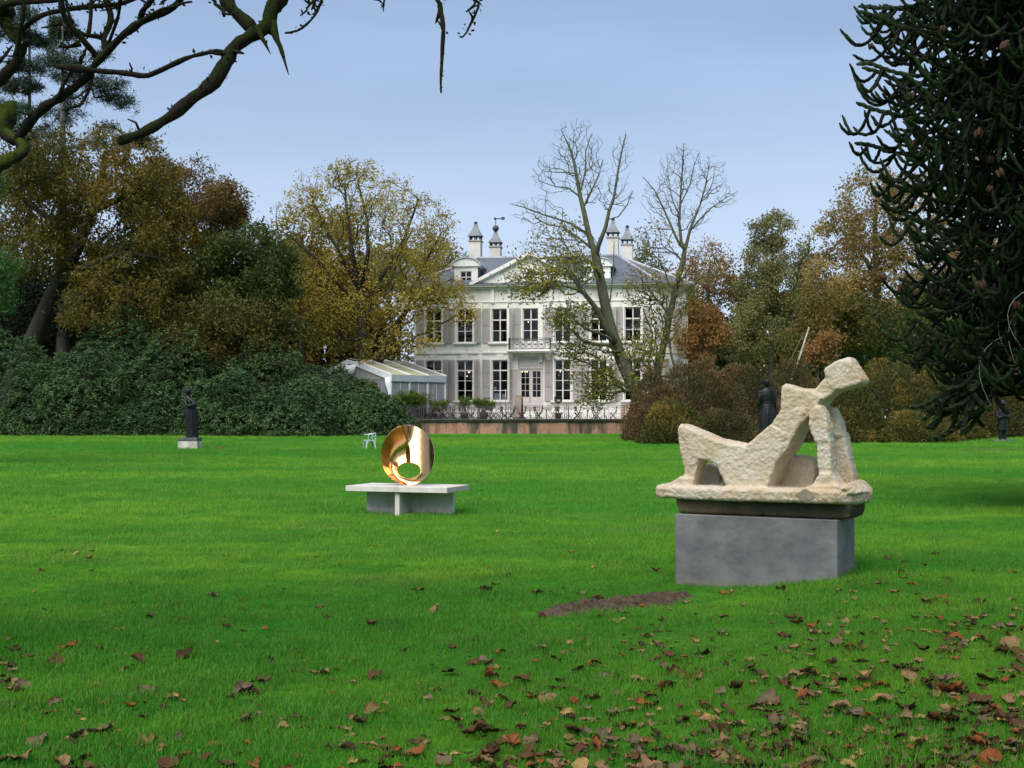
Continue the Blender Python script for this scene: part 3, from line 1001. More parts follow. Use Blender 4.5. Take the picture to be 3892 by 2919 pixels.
# dormers
def dormer(uc, lab=None):
    t0 = .40
    s = s_of(u1(uc), t0); zb = z_of(v1(562), s, t0); zt = z_of(v1(438), s, t0); w = .92
    mb = MB()
    # front with the window opening
    ww, wz0, wz1 = .46, zb + .12, z_of(v1(470), s, t0)
    mb.box(s - w, s - ww, t0, t0 + .2, zb, zt); mb.box(s + ww, s + w, t0, t0 + .2, zb, zt)
    mb.box(s - ww, s + ww, t0, t0 + .2, wz1, zt); mb.box(s - ww, s + ww, t0, t0 + .2, zb, wz0)
    d = mb.build('dormer', M_trim, rf)
    zt2 = zt
    arc = [(s + (w + .22) * math.cos(a), zt2 + .02 + .62 * math.sin(a)) for a in np.linspace(0, PI, 13)]
    MB().prism(arc, t0 - .15, t0 + .16, 'y').build('dormer_pediment', M_trim, d)
    arc2 = [(s + (w + .30) * math.cos(a), zt2 + .03 + .72 * math.sin(a)) for a in np.linspace(0, PI, 13)] + [(s + (w + .18) * math.cos(a), zt2 + .02 + .63 * math.sin(a)) for a in np.linspace(PI, 0, 13)]
    MB().prism(arc2, t0 - .24, t0 + 2.6, 'y').build('dormer_roof', M_lead, d)
    mb = MB(); mb.box(s - w, s - w + .1, t0 + .2, t0 + 2.4, zb, zt2); mb.box(s + w - .1, s + w, t0 + .2, t0 + 2.4, zb, zt2); mb.build('dormer_cheek', M_slate, d)
    mb = MB(); mb.box(s - ww, s - ww + .06, t0 + .06, t0 + .1, wz0, wz1); mb.box(s + ww - .06, s + ww, t0 + .06, t0 + .1, wz0, wz1); mb.box(s - .03, s + .03, t0 + .055, t0 + .1, wz0, wz1)
    for q in (.0, .45, .93): z = wz0 + (wz1 - wz0) * q; mb.box(s - ww + .061, s + ww - .061, t0 + .062, t0 + .098, z, z + .06)
    mb.build('dormer_window', M_frame, d)
    MB().box(s - ww, s + ww, t0 + .11, t0 + .13, wz0, wz1).build('pane', M_dark, d)
dormer(508); dormer(1452)

# chimneys with slated caps
M_chim = mat('whitewashed_brick', (0.60, 0.59, 0.55), (0.46, 0.45, 0.41), 0.85, 1.2, bmp=0.2, bscale=14)
def chimney(px, t, py_cap, py_eave, py_tip, wpx, vane=None):
    s = s_of(px, t); d = HYY - s * sT + t * cT; w = wpx * d / F / 2
    zc, ze, zt = z_of(py_cap, s, t), z_of(py_eave, s, t), z_of(py_tip, s, t)
    c = MB().box(s - w * .93, s + w * .93, t - w * .93, t + w * .93, R0[2] - 1.6, zc).build('chimney', M_chim, rf)
    MB().box(s - w * 1.08, s + w * 1.08, t - w * 1.08, t + w * 1.08, zc + .002, zc + .14, .03).build('chimney_slab', mat('sand_slab', (0.36, 0.31, 0.25)) if 'sand_slab' not in bpy.data.materials else bpy.data.materials['sand_slab'], c)
    for i in (-1, 0, 1):
        for j in (-1, 1):
            for (x, y) in ((s + i * w * .8, t + j * w * .8), (s + j * w * .8, t + i * w * .8)):
                if abs(i) == 1 and (x, y) != (s + i * w * .8, t + j * w * .8): continue
                MB().box(x - .05, x + .05, y - .05, y + .05, zc + .142, ze).build('cap_post', M_iron, c)
    mb = MB(); e = w * 1.14
    h = zt - ze
    prof = [(e, 0), (e * .98, .05), (e * .66, h * .30), (e * .32, h * .68), (.12, h * .93)]
    vs, fs = [], []
    for r_, z in prof: vs += [(s - r_, t - r_, ze + z), (s + r_, t - r_, ze + z), (s + r_, t + r_, ze + z), (s - r_, t + r_, ze + z)]
    for i in range(len(prof) - 1):
        for j in range(4): fs.append((i * 4 + j, i * 4 + (j + 1) % 4, i * 4 + 4 + (j + 1) % 4, i * 4 + 4 + j))
    fs.append((3, 2, 1, 0)); fs.append(tuple(range(len(vs) - 4, len(vs))))
    mb.add(vs, fs); mb.build('chimney_cap', M_slate, c)
    fin = MB(); fin.lathe([(.001, 0), (.16, .02), (.11, .1), (.17, .16), (.05, .24), (.001, .26)], 8, (s, t, ze + h * .92)); fin.build('finial', M_iron, c)
    if vane:
        zb, zv = z_of(vane[0], s, t), z_of(vane[1], s, t)
        v = MB(); v.lathe([(.001, -.29), (.2, -.2), (.29, 0), (.2, .2), (.001, .29)], 10, (s, t, zb)); v.tube([(s, t, zt), (s, t, zv)], .035, 5)
        v.box(s - .1, s + .55, t - .02, t + .02, zv - .05, zv + .03); v.prism([(s + .5, zv - .14), (s + .78, zv - .1), (s + .78, zv + .12), (s + .5, zv + .14)], t - .015, t + .015, 'y'); v.lathe([(.001, -.14), (.14, 0), (.001, .14)], 8, (s - .05, t, zv))
        v.build('weather_vane', M_iron, c)
chimney(1808, 6.0, 921, 900, 849, 47)
chimney(1884, 9.0, 943, 924, 880, 44, (868, 831))
chimney(2330, 8.0, 908, 886, 835, 46)
chimney(2384, 5.4, 935, 913, 863, 44)

# lit lamps inside, stairs in the right rooms, notices on the glass
def chandelier(u, v, t, n=5):
    s = s_of(u1(u), t); z = z_of(v1(v), s, t)
    m = MB()
    for k in range(n):
        a = 2 * PI * k / max(n, 1); r_ = .22 if n > 1 else 0
        m.lathe([(.001, -.05), (.05, 0), (.001, .06)], 6, (s + r_ * math.cos(a), t + r_ * math.sin(a), z))
    m.build('chandelier', M_bulb, house)
for a in ((925, 1187, 1.6, 5), (540, 1190, 2.0, 3), (535, 1218, 1.4, 2), (1160, 1185, 1.8, 2), (952, 832, 1.5, 1)): chandelier(*a)
st = MB(); t = 1.5
sa, sb = s_of(u1(1405), t), s_of(u1(1515), t)
za, zb_ = z_of(v1(1305), sa, t), z_of(v1(1235), sa, t)
for k in range(7):
    s = sa + (sb - sa) * k / 9; zr = zb_ + max(0, k - 3) * .16
    st.box(s, s + .035, t, t + .035, za + max(0, k - 3) * .16, zr)
st.add([(sa, t - .02, za - .12), (sa + .45, t - .02, za - .12), (sb, t - .02, za + .75), (sb, t - .02, za + .95), (sa + .42, t - .02, za + .06), (sa, t - .02, za + .06)], [(0, 1, 2, 3, 4, 5)])
st.add([(sa, t - .02, zb_), (sa + .42, t - .02, zb_), (sb, t - .02, zb_ + .85), (sb, t - .02, zb_ + .93), (sa + .4, t - .02, zb_ + .08), (sa, t - .02, zb_ + .08)], [(0, 1, 2, 3, 4, 5)])
sa, sb = s_of(u1(1640), t), s_of(u1(1755), t); za, zb_ = z_of(v1(868), sa, t), z_of(v1(812), sa, t)
for k in range(9):
    s = sa + (sb - sa) * (k + .3) / 9; st.box(s, s + .05, t, t + .04, za, zb_)
st.box(sa, sb, t - .01, t + .06, za - .3, za - .002); st.box(sa, sb, t - .01, t + .06, zb_ + .002, zb_ + .08)
st.build('staircase', mat('stair_white', (0.75, 0.74, 0.72)), house)
M_paper = mat('notice_paper', (0.75, 0.78, 0.78), (0.66, 0.70, 0.70), 0.7, 3.0)
for u, v0, v_1, wd in ((716, 1290, 1316, .10), (727, 1340, 1388, .19), (780, 1342, 1388, .17)):
    s = s_of(u1(u), .2); MB().box(s - wd, s + wd, .215, .22, z_of(v1(v_1), s), z_of(v1(v0), s)).build('notice', M_paper, house)

# ------------------------------------------------------------------ railing along the terrace edge
railing = empty('terrace_railing', (0, 86.85, TZ))
tag(railing, 'black wrought iron railing with half round arches on the terrace ledge', 'railing')
rx0, rx1, zt = -12.6, 13.2, 0.93
MB().box(rx0, rx1, -.02, .02, zt - .03, zt).build('top_rail', M_iron, railing)
MB().box(rx0, rx1, -.015, .015, .10, .13).build('bottom_rail', M_iron, railing)
MB().box(rx0, rx1, -.012, .012, zt - .14, zt - .118).build('middle_rail', M_iron, railing)
post_me = MB().box(-.022, .022, -.022, .022, 0, zt - .031).mesh('post', M_iron)
def arch_mesh(R):
    mb = MB()
    for r_, th in ((R, .013), (R * .72, .011), (R * .44, .011)):
        mb.tube([(r_ * math.cos(a), 0, .13 + (zt - .30) * r_ / R * math.sin(a) if False else .13 + (zt - .28) * (r_ / R) * math.sin(a)) for a in np.linspace(0, PI, 15)], th, 4)
    mb.tube([(0, 0, .13), (0, 0, zt - .14)], .009, 4)
    return mb.mesh('arch', M_iron)
arch_me = arch_mesh(.42)
x = rx0
while x < rx1 - 1.9:
    for dx in (0.0, .13, .26):
        link_mesh('post', post_me, railing, (x + dx, 0, 0))
    for q in (0.26 + .45, .26 + 1.33):
        link_mesh('arch', arch_me, railing, (x + q, 0, 0))
    x += 2.04

# ------------------------------------------------------------------ marquee
M_pvc_w = mat('white_tent_sheet', (0.72, 0.75, 0.78), (0.60, 0.63, 0.66), 0.45, 2.5)
M_pvc_g = mat('grey_valance', (0.36, 0.40, 0.44), (0.30, 0.34, 0.38), 0.5, 1.5)
M_roofg = mat('algae_tent_roof', (0.42, 0.42, 0.26), (0.34, 0.35, 0.20), 0.6, 0.7, c3=(0.36, 0.31, 0.25), s3=0.5)
M_roofb = mat('brown_tent_roof', (0.37, 0.33, 0.28), (0.30, 0.28, 0.22), 0.6, 0.7)
def film_material():
    m, nt, b = nt_new('tent_window_film')
    b.inputs['Roughness'].default_value = 0.25
    v = coords(nt, 'Object', (3, 3, .3))
    c = mixc(nt, noise_fac(nt, v, 1.2, 4, .6, .35, .7), (0.16, 0.17, 0.21), (0.27, 0.27, 0.27))
    nt.links.new(c, b.inputs['Base Color'])
    return m
M_film = film_material()
Ax, Ay = P(1488, 1425, 87.5)[:2]
tent = empty('marquee', (Ax, Ay, TZ), math.radians(40))     # local x along the long side, y across
tag(tent, 'white framed party tent with greenish roof beside the left end of the house', 'tent')
TL, TWD, he, hr = 4.8, 10.9, 3.12, 4.42
nb = 3
for k in range(nb):
    x0, x1 = TL * k / nb + .04, TL * (k + 1) / nb - .04
    for sgn, nmat in ((0, M_roofg if k < 2 else M_roofb), (1, M_roofb)):
        y0, y1 = (-.05, TWD / 2 - .02) if sgn == 0 else (TWD + .05, TWD / 2 + .02)
        mb = MB(); n = 6
        for i in range(n + 1):
            q = i / n; sag = -.10 * math.sin(PI * q)
            for j in range(5):
                w = j / 4; mb.v.append((x0 + (x1 - x0) * w, y0 + (y1 - y0) * q, he + (hr - he) * q + sag * math.sin(PI * w)))
        for i in range(n):
            for j in range(4):
                f = (i * 5 + j, i * 5 + j + 1, (i + 1) * 5 + j + 1, (i + 1) * 5 + j); mb.f.append(f if sgn == 0 else f[::-1]); mb.sm.append(True)
        mb.build('roof_panel', nmat, tent)
for k in range(nb + 1):
    x = TL * k / nb
    mb = MB(); mb.tube([(x, -.06, he + .02), (x, TWD / 2, hr + .03), (x, TWD + .06, he + .02)], .055, 5); mb.build('roof_rafter', M_pvc_w, tent)
    MB().box(x - .045, x + .045, .02, .10, 0, he - .42).build('post', M_pvc_w, tent)
    MB().box(x - .045, x + .045, TWD - .1, TWD - .02, 0, he - .42).build('post', M_pvc_w, tent)
for k in range(nb):
    x0, x1 = TL * k / nb + .012, TL * (k + 1) / nb - .012
    MB().box(x0, x1, -.075, -.045, he - .46, he + .02, .008).build('valance', M_pvc_g, tent)
    for j in range(2):
        a, b = x0 + .05 + (x1 - x0 - .1) * j / 2, x0 + .05 + (x1 - x0 - .1) * (j + 1) / 2 - .03
        MB().box(a, b, .04, .06, .02, he - .465).build('wall_panel', M_film, tent)
        MB().box(b + .002, b + .030, .03, .07, .02, he - .465).build('mullion', M_pvc_w, tent)
# gable end with white trim and gathered sheets
for j in range(6):
    y0, y1 = TWD * j / 6 + .03, TWD * (j + 1) / 6 - .03
    MB().box(.04, .06, y0, y1, .02, he - .3).build('wall_panel', M_film, tent)
MB().prism([(0.12, he - .28), (TWD - .12, he - .28), (TWD / 2, hr - .1)], .03, .05, 'x').build('gable_panel', mat('tent_gable', (0.30, 0.29, 0.29)), tent)
for sgn in (0, 1):
    ya, yb = (-.07, TWD / 2) if sgn == 0 else (TWD + .07, TWD / 2)
    MB().prism([(ya, he - .42), (ya, he + .04), (yb, hr + .06), (yb, hr - .34)], -.05, -.02, 'x').build('gable_valance', M_pvc_w, tent)
mb = MB()
for j in range(9):
    y = TWD / 2 - .9 + j * .22; mb.tube([(-.06, y, hr - .45), (-.10, y + .05 * (4 - j), hr - .9), (-.07, TWD / 2 + (j - 4) * .1, hr - 1.25)], [.09, .12, .05], 5)
mb.build('gathered_sheet', M_pvc_w, tent)
mb = MB()
for j in range(5):
    mb.tube([(-.07, .1 + j * .14, he - .2), (-.08, .12 + j * .10, he - .6), (-.06, .05 + j * .04, he - 1.2), (-.06, .05 + j * .03, .1)], [.06, .1, .08, .07], 5)
mb.build('corner_curtain', M_pvc_w, tent)

# ------------------------------------------------------------------ things on the terrace
M_wood_o = mat('orange_wood', (0.42, 0.17, 0.05), (0.34, 0.12, 0.035), 0.55, 3.0, stretch=(1, 1, .3))
M_wood_p = mat('pale_wood', (0.40, 0.27, 0.14), (0.32, 0.21, 0.10), 0.6, 3.0)
M_alu = mat('grey_metal', (0.35, 0.36, 0.38), (0.25, 0.26, 0.28), 0.4, 4.0, metal=0.6)
def bistro_table(m):
    r_ = empty('bistro_table')
    MB().lathe([(.001, .70), (.38, .69), (.40, .71), (.38, .73), (.001, .732)], 14).build('table_top', m, r_)
    MB().tube([(0, 0, .03), (0, 0, .70)], .025, 6).build('stem', M_iron, r_)
    for k in range(3):
        a = 2 * PI * k / 3 + .3
        MB().tube([(0, 0, .28), (.15 * math.cos(a), .15 * math.sin(a), .2), (.30 * math.cos(a), .30 * math.sin(a), .015)], .016, 4).build('foot', M_iron, r_)
    return r_
def bistro_chair(ms, mf):
    r_ = empty('bistro_chair')
    s = MB()
    for k in range(5): s.box(-.19 + k * .078, -.125 + k * .078, -.20, .20, .44, .46)
    s.build('seat', ms, r_)
    b = MB()
    for k in range(3): b.box(-.19, .19, .235, .255, .54 + k * .12, .645 + k * .12)
    b.build('backrest', ms, r_)
    for sx in (-1, 1):
        MB().tube([(sx * .20, .28, .90), (sx * .20, .20, .45), (sx * .20, -.22, .0)], .022, 4).build('leg', mf, r_)
        MB().tube([(sx * .185, -.20, .445), (sx * .185, .25, .0)], .022, 4).build('leg', mf, r_)
    return r_
tb0, tb1 = bistro_table(M_iron), bistro_table(M_wood_p)
ch_i, ch_o, ch_p = bistro_chair(M_iron, M_iron), bistro_chair(M_wood_o, M_iron), bistro_chair(M_wood_p, M_alu)
first = {id(x): True for x in (tb0, tb1, ch_i, ch_o, ch_p)}
def place(o, x, y, rz, label, cat, group):
    if first.get(id(o)): first[id(o)] = False; c = o
    else: c = copy_tree(o)
    c.location = (x, y, TZ); c.rotation_euler = (0, 0, rz)
    tag(c, label, cat, group)
rr = random.Random(5)
tx = [(-6.6, tb0), (-5.0, tb0), (-3.6, tb0), (-2.3, tb1), (-.7, tb0), (-5.6, tb1), (-4.2, tb0), (-2.9, tb0), (-1.6, tb0), (0.1, tb0), (1.3, tb1), (2.5, tb0), (4.0, tb0), (5.4, tb0), (6.7, tb0)]
WHERE = ['at the left end of the railing', 'behind the first bamboo', 'below the dull bamboo', 'beside the bright bamboo', 'just left of the door', 'before the bamboo tubs', 'below the tent corner', 'under the second window from the left', 'under the left window of the door bay', 'left of the menu board',
         'in front of the double door', 'by the topiary ball', 'under the staircase window', 'near the leaning trunk', 'beside the folded orange chairs']
for k, (x, t) in enumerate(tx):
    y = 87.9 + (k % 3) * .8
    place(t, x, y, rr.uniform(0, 3), ('small round dark iron' if t is tb0 else 'small round pale wooden') + ' terrace table ' + WHERE[k], 'table', 'bistro tables behind the railing')
    for q, sgn in enumerate((-1, 1)):
        c = ch_i
        if k in (5, 6, 1): c = ch_o
        if k in (8, 10, 3) and q == 0: c = ch_p
        nm = {id(ch_i): 'dark iron slatted', id(ch_o): 'orange wooden slatted', id(ch_p): 'pale wooden slatted'}[id(c)]
        place(c, x + sgn * .62, y + rr.uniform(-.2, .2), sgn * -PI / 2 + rr.uniform(-.5, .5), '%s chair %s of the table %s' % (nm, 'left' if sgn < 0 else 'right', WHERE[k]), 'chair', 'bistro chairs behind the railing')
# folded orange chairs leaning together at the right end
for k in range(4):
    f = MB(); x0 = P(2362 + k * 13, 1560, 88)[0]
    f.box(-.02, .02, -.02, .02, 0, 1.05); f.box(.15, .19, -.02, .02, 0, 1.05)
    for j in range(7): f.box(.021, .149, -.012, .012, .2 + j * .12, .27 + j * .12)
    o = f.build('folded_chair', M_wood_o, None, (x0, 88 + .12 * k, TZ)); o.rotation_euler = (-.12, 0, .2)
    tag(o, 'folded orange slatted chair, %s of four stood up at the right end of the railing' % ('first', 'second', 'third', 'fourth')[k], 'folded chair', 'folded orange chairs')

# menu board
sb = empty('menu_board', (P(1973, 1543, 90.5)[0], 90.5, TZ), -.35)
tag(sb, 'standing wooden menu board leaning open beside the double door', 'sign')
M_board = mat('menu_face', (0.20, 0.15, 0.12), (0.27, 0.22, 0.18), 0.7, 6.0, stretch=(1, 1, 3))
M_bf = mat('menu_frame', (0.16, 0.08, 0.05))
for sgn, nm in ((1, 'front_board'), (-1, 'back_board')):
    mb = MB(); mb.box(-.26, .26, -.02, .02, 0.0, 1.72)
    o = mb.build(nm, M_bf, sb); o.rotation_euler = (-sgn * .16, 0, 0); o.location = (0, -sgn * .31, 0)
    if sgn == 1: MB().box(-.225, .225, -.03, -.021, .08, 1.66).build('face', M_board, o)
# slim steel post left of the door
pl = MB(); xx = P(1922, 1500, 91)[0]; pl.tube([(xx, 91, TZ), (xx, 91, TZ + 2.2)], .03, 6); pl.lathe([(.001, 0), (.2, 0), (.2, .03), (.001, .04)], 10, (xx, 91, TZ))
tag(pl.build('steel_post', M_alu), 'slim grey steel post standing left of the double door', 'post')
# ------------------------------------------------------------------ plants: skeletons, tubes, leaves
def skeleton_from(polys):
    """polys: list of (points, radii, parent poly index or None); returns node arrays"""
    pos, par, rad = [], [], []
    last = {}
    for pi, pl_ in enumerate(polys):
        pts, rd = pl_[0], pl_[1]; pp = pl_[2] if len(pl_) > 2 else None
        pts = [np.array(p, float) for p in pts]
        prev = -1
        if pp is not None:
            c = last[pp]
            dd = [np.linalg.norm(pos[i] - pts[0]) for i in c]
            prev = c[int(np.argmin(dd))]
        ids = []
        for i in range(len(pts)):
            if i == 0:
                q = [pts[0]]; rr_ = [rd[0]]
                if pp is not None:
                    L = np.linalg.norm(pts[0] - pos[prev]); n = max(1, int(L / .5))
                    q = [pos[prev] + (pts[0] - pos[prev]) * (k + 1) / n for k in range(n)]; rr_ = [rd[0]] * n
            else:
                L = np.linalg.norm(pts[i] - pts[i - 1]); n = max(1, int(L / .45))
                q = [pts[i - 1] + (pts[i] - pts[i - 1]) * (k + 1) / n for k in range(n)]
                rr_ = [rd[i - 1] + (rd[i] - rd[i - 1]) * (k + 1) / n for k in range(n)]
            for a, b in zip(q, rr_):
                pos.append(np.array(a)); par.append(prev); rad.append(b); prev = len(pos) - 1; ids.append(prev)
        last[pi] = ids
    return pos, par, rad

def grow(pos, par, rad, att, seg=0.6, kp=0.25, up=0.15, jit=0.10, seed=0, rtip=0.006):
    """attach attractor points to the skeleton (shortest total path first)"""
    r = np.random.default_rng(seed)
    n0 = len(pos)
    maxn = n0 + len(att) * 12 + 50
    X = np.zeros((maxn, 3)); PA = np.full(maxn, -1, int); PL = np.zeros(maxn); FX = np.zeros(maxn)
    for i in range(n0):
        X[i] = pos[i]; PA[i] = par[i]; FX[i] = rad[i]
        if par[i] >= 0: PL[i] = PL[par[i]] + np.linalg.norm(X[i] - X[par[i]])
    n = n0
    root = X[n0 - 1] if n0 else np.zeros(3)
    d0 = np.array([np.min(np.linalg.norm(X[:n0] - a, axis=1)) for a in att])
    tips = []
    for ai in np.argsort(d0):
        a = att[ai]
        D = np.linalg.norm(X[:n] - a, axis=1)
        # prefer parents below the point so that branches rise
        cost = D + kp * PL[:n] + 0.35 * np.maximum(0, X[:n, 2] - a[2])
        j = int(np.argmin(cost))
        L = D[j]
        if L < 0.05: tips.append(j); continue
        m = min(11, max(2, int(L / seg)))
        p0 = X[j]
        pd = (p0 - X[PA[j]]) if PA[j] >= 0 else np.array([0, 0, 1.0])
        pd = pd / (np.linalg.norm(pd) + 1e-9)
        c1 = p0 + pd * L * .28 + np.array([0, 0, up * L * .3])
        prev = j
        for k in range(1, m + 1):
            t = k / m
            q = (1 - t) ** 2 * p0 + 2 * t * (1 - t) * c1 + t * t * a
            if k < m: q = q + r.normal(0, jit * L / m, 3)
            X[n] = q; PA[n] = prev; PL[n] = PL[prev] + np.linalg.norm(q - X[prev]); prev = n; n += 1
        tips.append(n - 1)
    X, PA, FX = X[:n], PA[:n], FX[:n]
    cnt = np.zeros(n)
    for t in tips: cnt[t] += 1
    cnt0 = cnt.copy()
    for i in range(n - 1, -1, -1):
        if PA[i] >= 0 and PA[i] < i: cnt[PA[i]] += cnt[i]
    R = rtip * np.maximum(cnt, 1) ** 0.46
    R = np.where(FX > 0, np.maximum(FX, 0.0), R)
    return X, PA, R, np.array(tips)

def tubes_np(X, PA, R, k=5, rmin=0.0, wob=0.0, seed=0):
    n = len(X)
    r = np.random.default_rng(seed)
    has = PA >= 0
    Dv = np.zeros((n, 3)); Dv[has] = X[has] - X[PA[has]]
    ch = {}
    roots = np.where(~has)[0]
    kids = [[] for _ in range(n)]
    for i in np.where(has)[0]: kids[PA[i]].append(i)
    for i in roots:
        Dv[i] = (X[kids[i][0]] - X[i]) if kids[i] else (0, 0, 1)
    main = np.full(n, -1)
    for i in range(n):
        if kids[i]: main[i] = max(kids[i], key=lambda c: R[c])
    # direction at a node: average of incoming and outgoing main direction
    Dn = Dv / (np.linalg.norm(Dv, axis=1, keepdims=True) + 1e-9)
    hm = main >= 0
    Dn[hm] = Dn[hm] + Dn[main[hm]]
    Dn = Dn / (np.linalg.norm(Dn, axis=1, keepdims=True) + 1e-9)
    ref = np.array([0.93, 0.31, 0.17])
    U = np.cross(Dn, ref); ln = np.linalg.norm(U, axis=1, keepdims=True)
    U = np.where(ln < 1e-3, np.array([0, 0, 1.0]), U / (ln + 1e-9))
    W = np.cross(Dn, U)
    ang = 2 * PI * np.arange(k) / k
    ca, sa = np.cos(ang), np.sin(ang)
    def rings(idx, rad):
        wv = 1 + (r.uniform(-wob, wob, (len(idx), k)) if wob else 0)
        return X[idx][:, None, :] + (U[idx][:, None, :] * ca[None, :, None] + W[idx][:, None, :] * sa[None, :, None]) * (rad[:, None] * wv)[:, :, None]
    V1 = rings(np.arange(n), R)
    child = np.where(has & (R >= rmin))[0]
    ismain = main[PA[child]] == child
    cm, cs = child[ismain], child[~ismain]
    # side branches: a ring of their own at the parent point, oriented along the branch
    U2 = np.cross(Dn[cs], ref); U2 /= (np.linalg.norm(U2, axis=1, keepdims=True) + 1e-9); W2 = np.cross(Dn[cs], U2)
    rs = np.minimum(R[cs] * 1.35, R[PA[cs]])
    V2 = X[PA[cs]][:, None, :] + (U2[:, None, :] * ca[None, :, None] + W2[:, None, :] * sa[None, :, None]) * rs[:, None, None]
    V = np.concatenate([V1.reshape(-1, 3), V2.reshape(-1, 3)])
    st = np.concatenate([PA[cm] * k, n * k + np.arange(len(cs)) * k]); en = np.concatenate([cm * k, cs * k])
    j = np.arange(k); jj = (j + 1) % k
    Fq = np.stack([st[:, None] + j, st[:, None] + jj, en[:, None] + jj, en[:, None] + j], 2).reshape(-1, 4)
    return V, Fq

def leaves_np(Pc, size, aspect=0.55, tint=None, seed=0, droop=0.0, flat=0.3, svar=0.35, fold=0.12, dirs=None):
    r = np.random.default_rng(seed)
    n = len(Pc)
    d = r.normal(0, 1, (n, 3)) if dirs is None else dirs + r.normal(0, .35, (n, 3))
    d[:, 2] -= droop
    d /= np.linalg.norm(d, axis=1, keepdims=True) + 1e-9
    nr = r.normal(0, 1, (n, 3)) * (1 - flat); nr[:, 2] += flat * 1.6
    sd = np.cross(d, nr); sd /= np.linalg.norm(sd, axis=1, keepdims=True) + 1e-9
    up = np.cross(sd, d)
    L = (size * (1 + r.uniform(-svar, svar, n)))[:, None]
    Wd = L * aspect * .5
    v0 = Pc; v2 = Pc + d * L
    mid = Pc + d * L * .48 + up * L * fold
    v1, v3 = mid + sd * Wd, mid - sd * Wd
    V = np.stack([v0, v1, v2, v3], 1).reshape(-1, 3)
    a = np.arange(n) * 4
    return V, np.stack([a, a + 1, a + 2, a + 3], 1)

def blob_points(blobs, n, seed, lobes=0.9, hollow=0.35, thr=-0.12):
    """random points in a union of ellipsoids broken up by noise; blobs (cx,cy,cz,rx,ry,rz,weight)"""
    r = np.random.default_rng(seed)
    B = np.array(blobs, float)
    w = B[:, 6] * (B[:, 3] * B[:, 4] * B[:, 5]) ** 0.75; w /= w.sum()
    out = []
    tries = 0
    while len(out) < n and tries < n * 60:
        m = 400
        bi = r.choice(len(B), m, p=w)
        q = r.normal(0, 1, (m, 3)); q /= np.linalg.norm(q, axis=1, keepdims=True)
        rad = (hollow ** 3 + (1 - hollow ** 3) * r.uniform(0, 1, m)) ** (1 / 3)
        pts = B[bi, :3] + q * rad[:, None] * B[bi, 3:6]
        for p in pts:
            tries += 1
            if mnoise.noise(Vector(p * lobes + seed * 1.7)) > thr:
                out.append(p)
                if len(out) >= n: break
    return np.array(out)

def PB(px, py, d, rx, ry, rd, w=1.0):
    c = P(px, py, d)
    return (c.x, c.y, c.z, rx * d / F, rd, ry * d / F, w)

def make_tree(name, label, cat, polys, blobs, n_att, bark, leafm, n_leaf, lsize, spread=0.5, seed=1, group=None, k=5, seg=0.6, kp=0.25, up=0.15,
              rtip=0.008, aspect=0.55, droop=0.0, flat=0.3, thr=-0.12, lobes=0.45, hollow=0.4, keep=None, leaf_blobs=None, tint_bias=None, extra_att=None, jit=0.10, rmin=0.0, crown_name='crown', base=None):
    r = np.random.default_rng(seed)
    pos, par, rad = skeleton_from(polys)
    att = blob_points(blobs, n_att, seed, lobes, hollow, thr) if n_att else np.zeros((0, 3))
    if extra_att is not None and len(extra_att): att = np.concatenate([att, extra_att]) if len(att) else extra_att
    if keep is not None: att = att[keep(att)]
    X, PA, R, tips = grow(pos, par, rad, att, seg, kp, up, jit, seed, rtip)
    b = np.array(polys[0][0][0], float) if base is None else np.array(base, float)
    o = empty(name, tuple(b))
    tag(o, label, cat, group)
    V, Fq = tubes_np(X, PA, R, k, rmin)
    link_mesh('trunk', np_mesh('trunk', V - b, Fq, bark, smooth_on=True), o)
    if n_leaf:
        T = X[tips]
        if leaf_blobs is not None:
            LB = np.array(leaf_blobs); ok = np.zeros(len(T), bool)
            for q in LB: ok |= (((T - q[:3]) / q[3:6]) ** 2).sum(1) < 1.1
            T = T[ok]
        if keep is None: pass
        ti = r.integers(0, len(T), n_leaf)
        Pc = T[ti] + r.normal(0, spread, (n_leaf, 3)) * np.array([1, 1, .75])
        if keep is not None:
            ok = keep(Pc); Pc, ti = Pc[ok], ti[ok]
        ct = r.uniform(0, 1, len(T))
        # broad tone drifts through the crown
        dr = np.array([mnoise.noise(Vector(p * .22 + seed)) for p in T])
        tint = np.clip(0.42 + 0.25 * (ct[ti] - .5) + 0.55 * dr[ti] + r.normal(0, .09, len(Pc)), 0, 1)
        if tint_bias is not None: tint = np.clip(tint + tint_bias(Pc), 0, 1)
        V, Fq = leaves_np(Pc, lsize, aspect, None, seed, droop, flat)
        link_mesh(crown_name, np_mesh(crown_name, V - b, Fq, leafm, tint), o)
    return o

def trunk_poly(px, py_base, d, pts, r0, r1):
    """trunk in pixels from its foot; pts list of (px,py)"""
    b = P(px, py_base, d); n = len(pts) + 1
    P_ = [b] + [P(q[0], q[1], d + (q[2] if len(q) > 2 else 0)) for q in pts]
    return (P_, [r0 + (r1 - r0) * i / (n - 1) for i in range(n)])

def foot(px, d):
    """pixel row where the lawn is at distance d under column px"""
    x = (px - CX) / F * d
    return HY + (EYE - (gzf(x, d) - .1)) / d * F

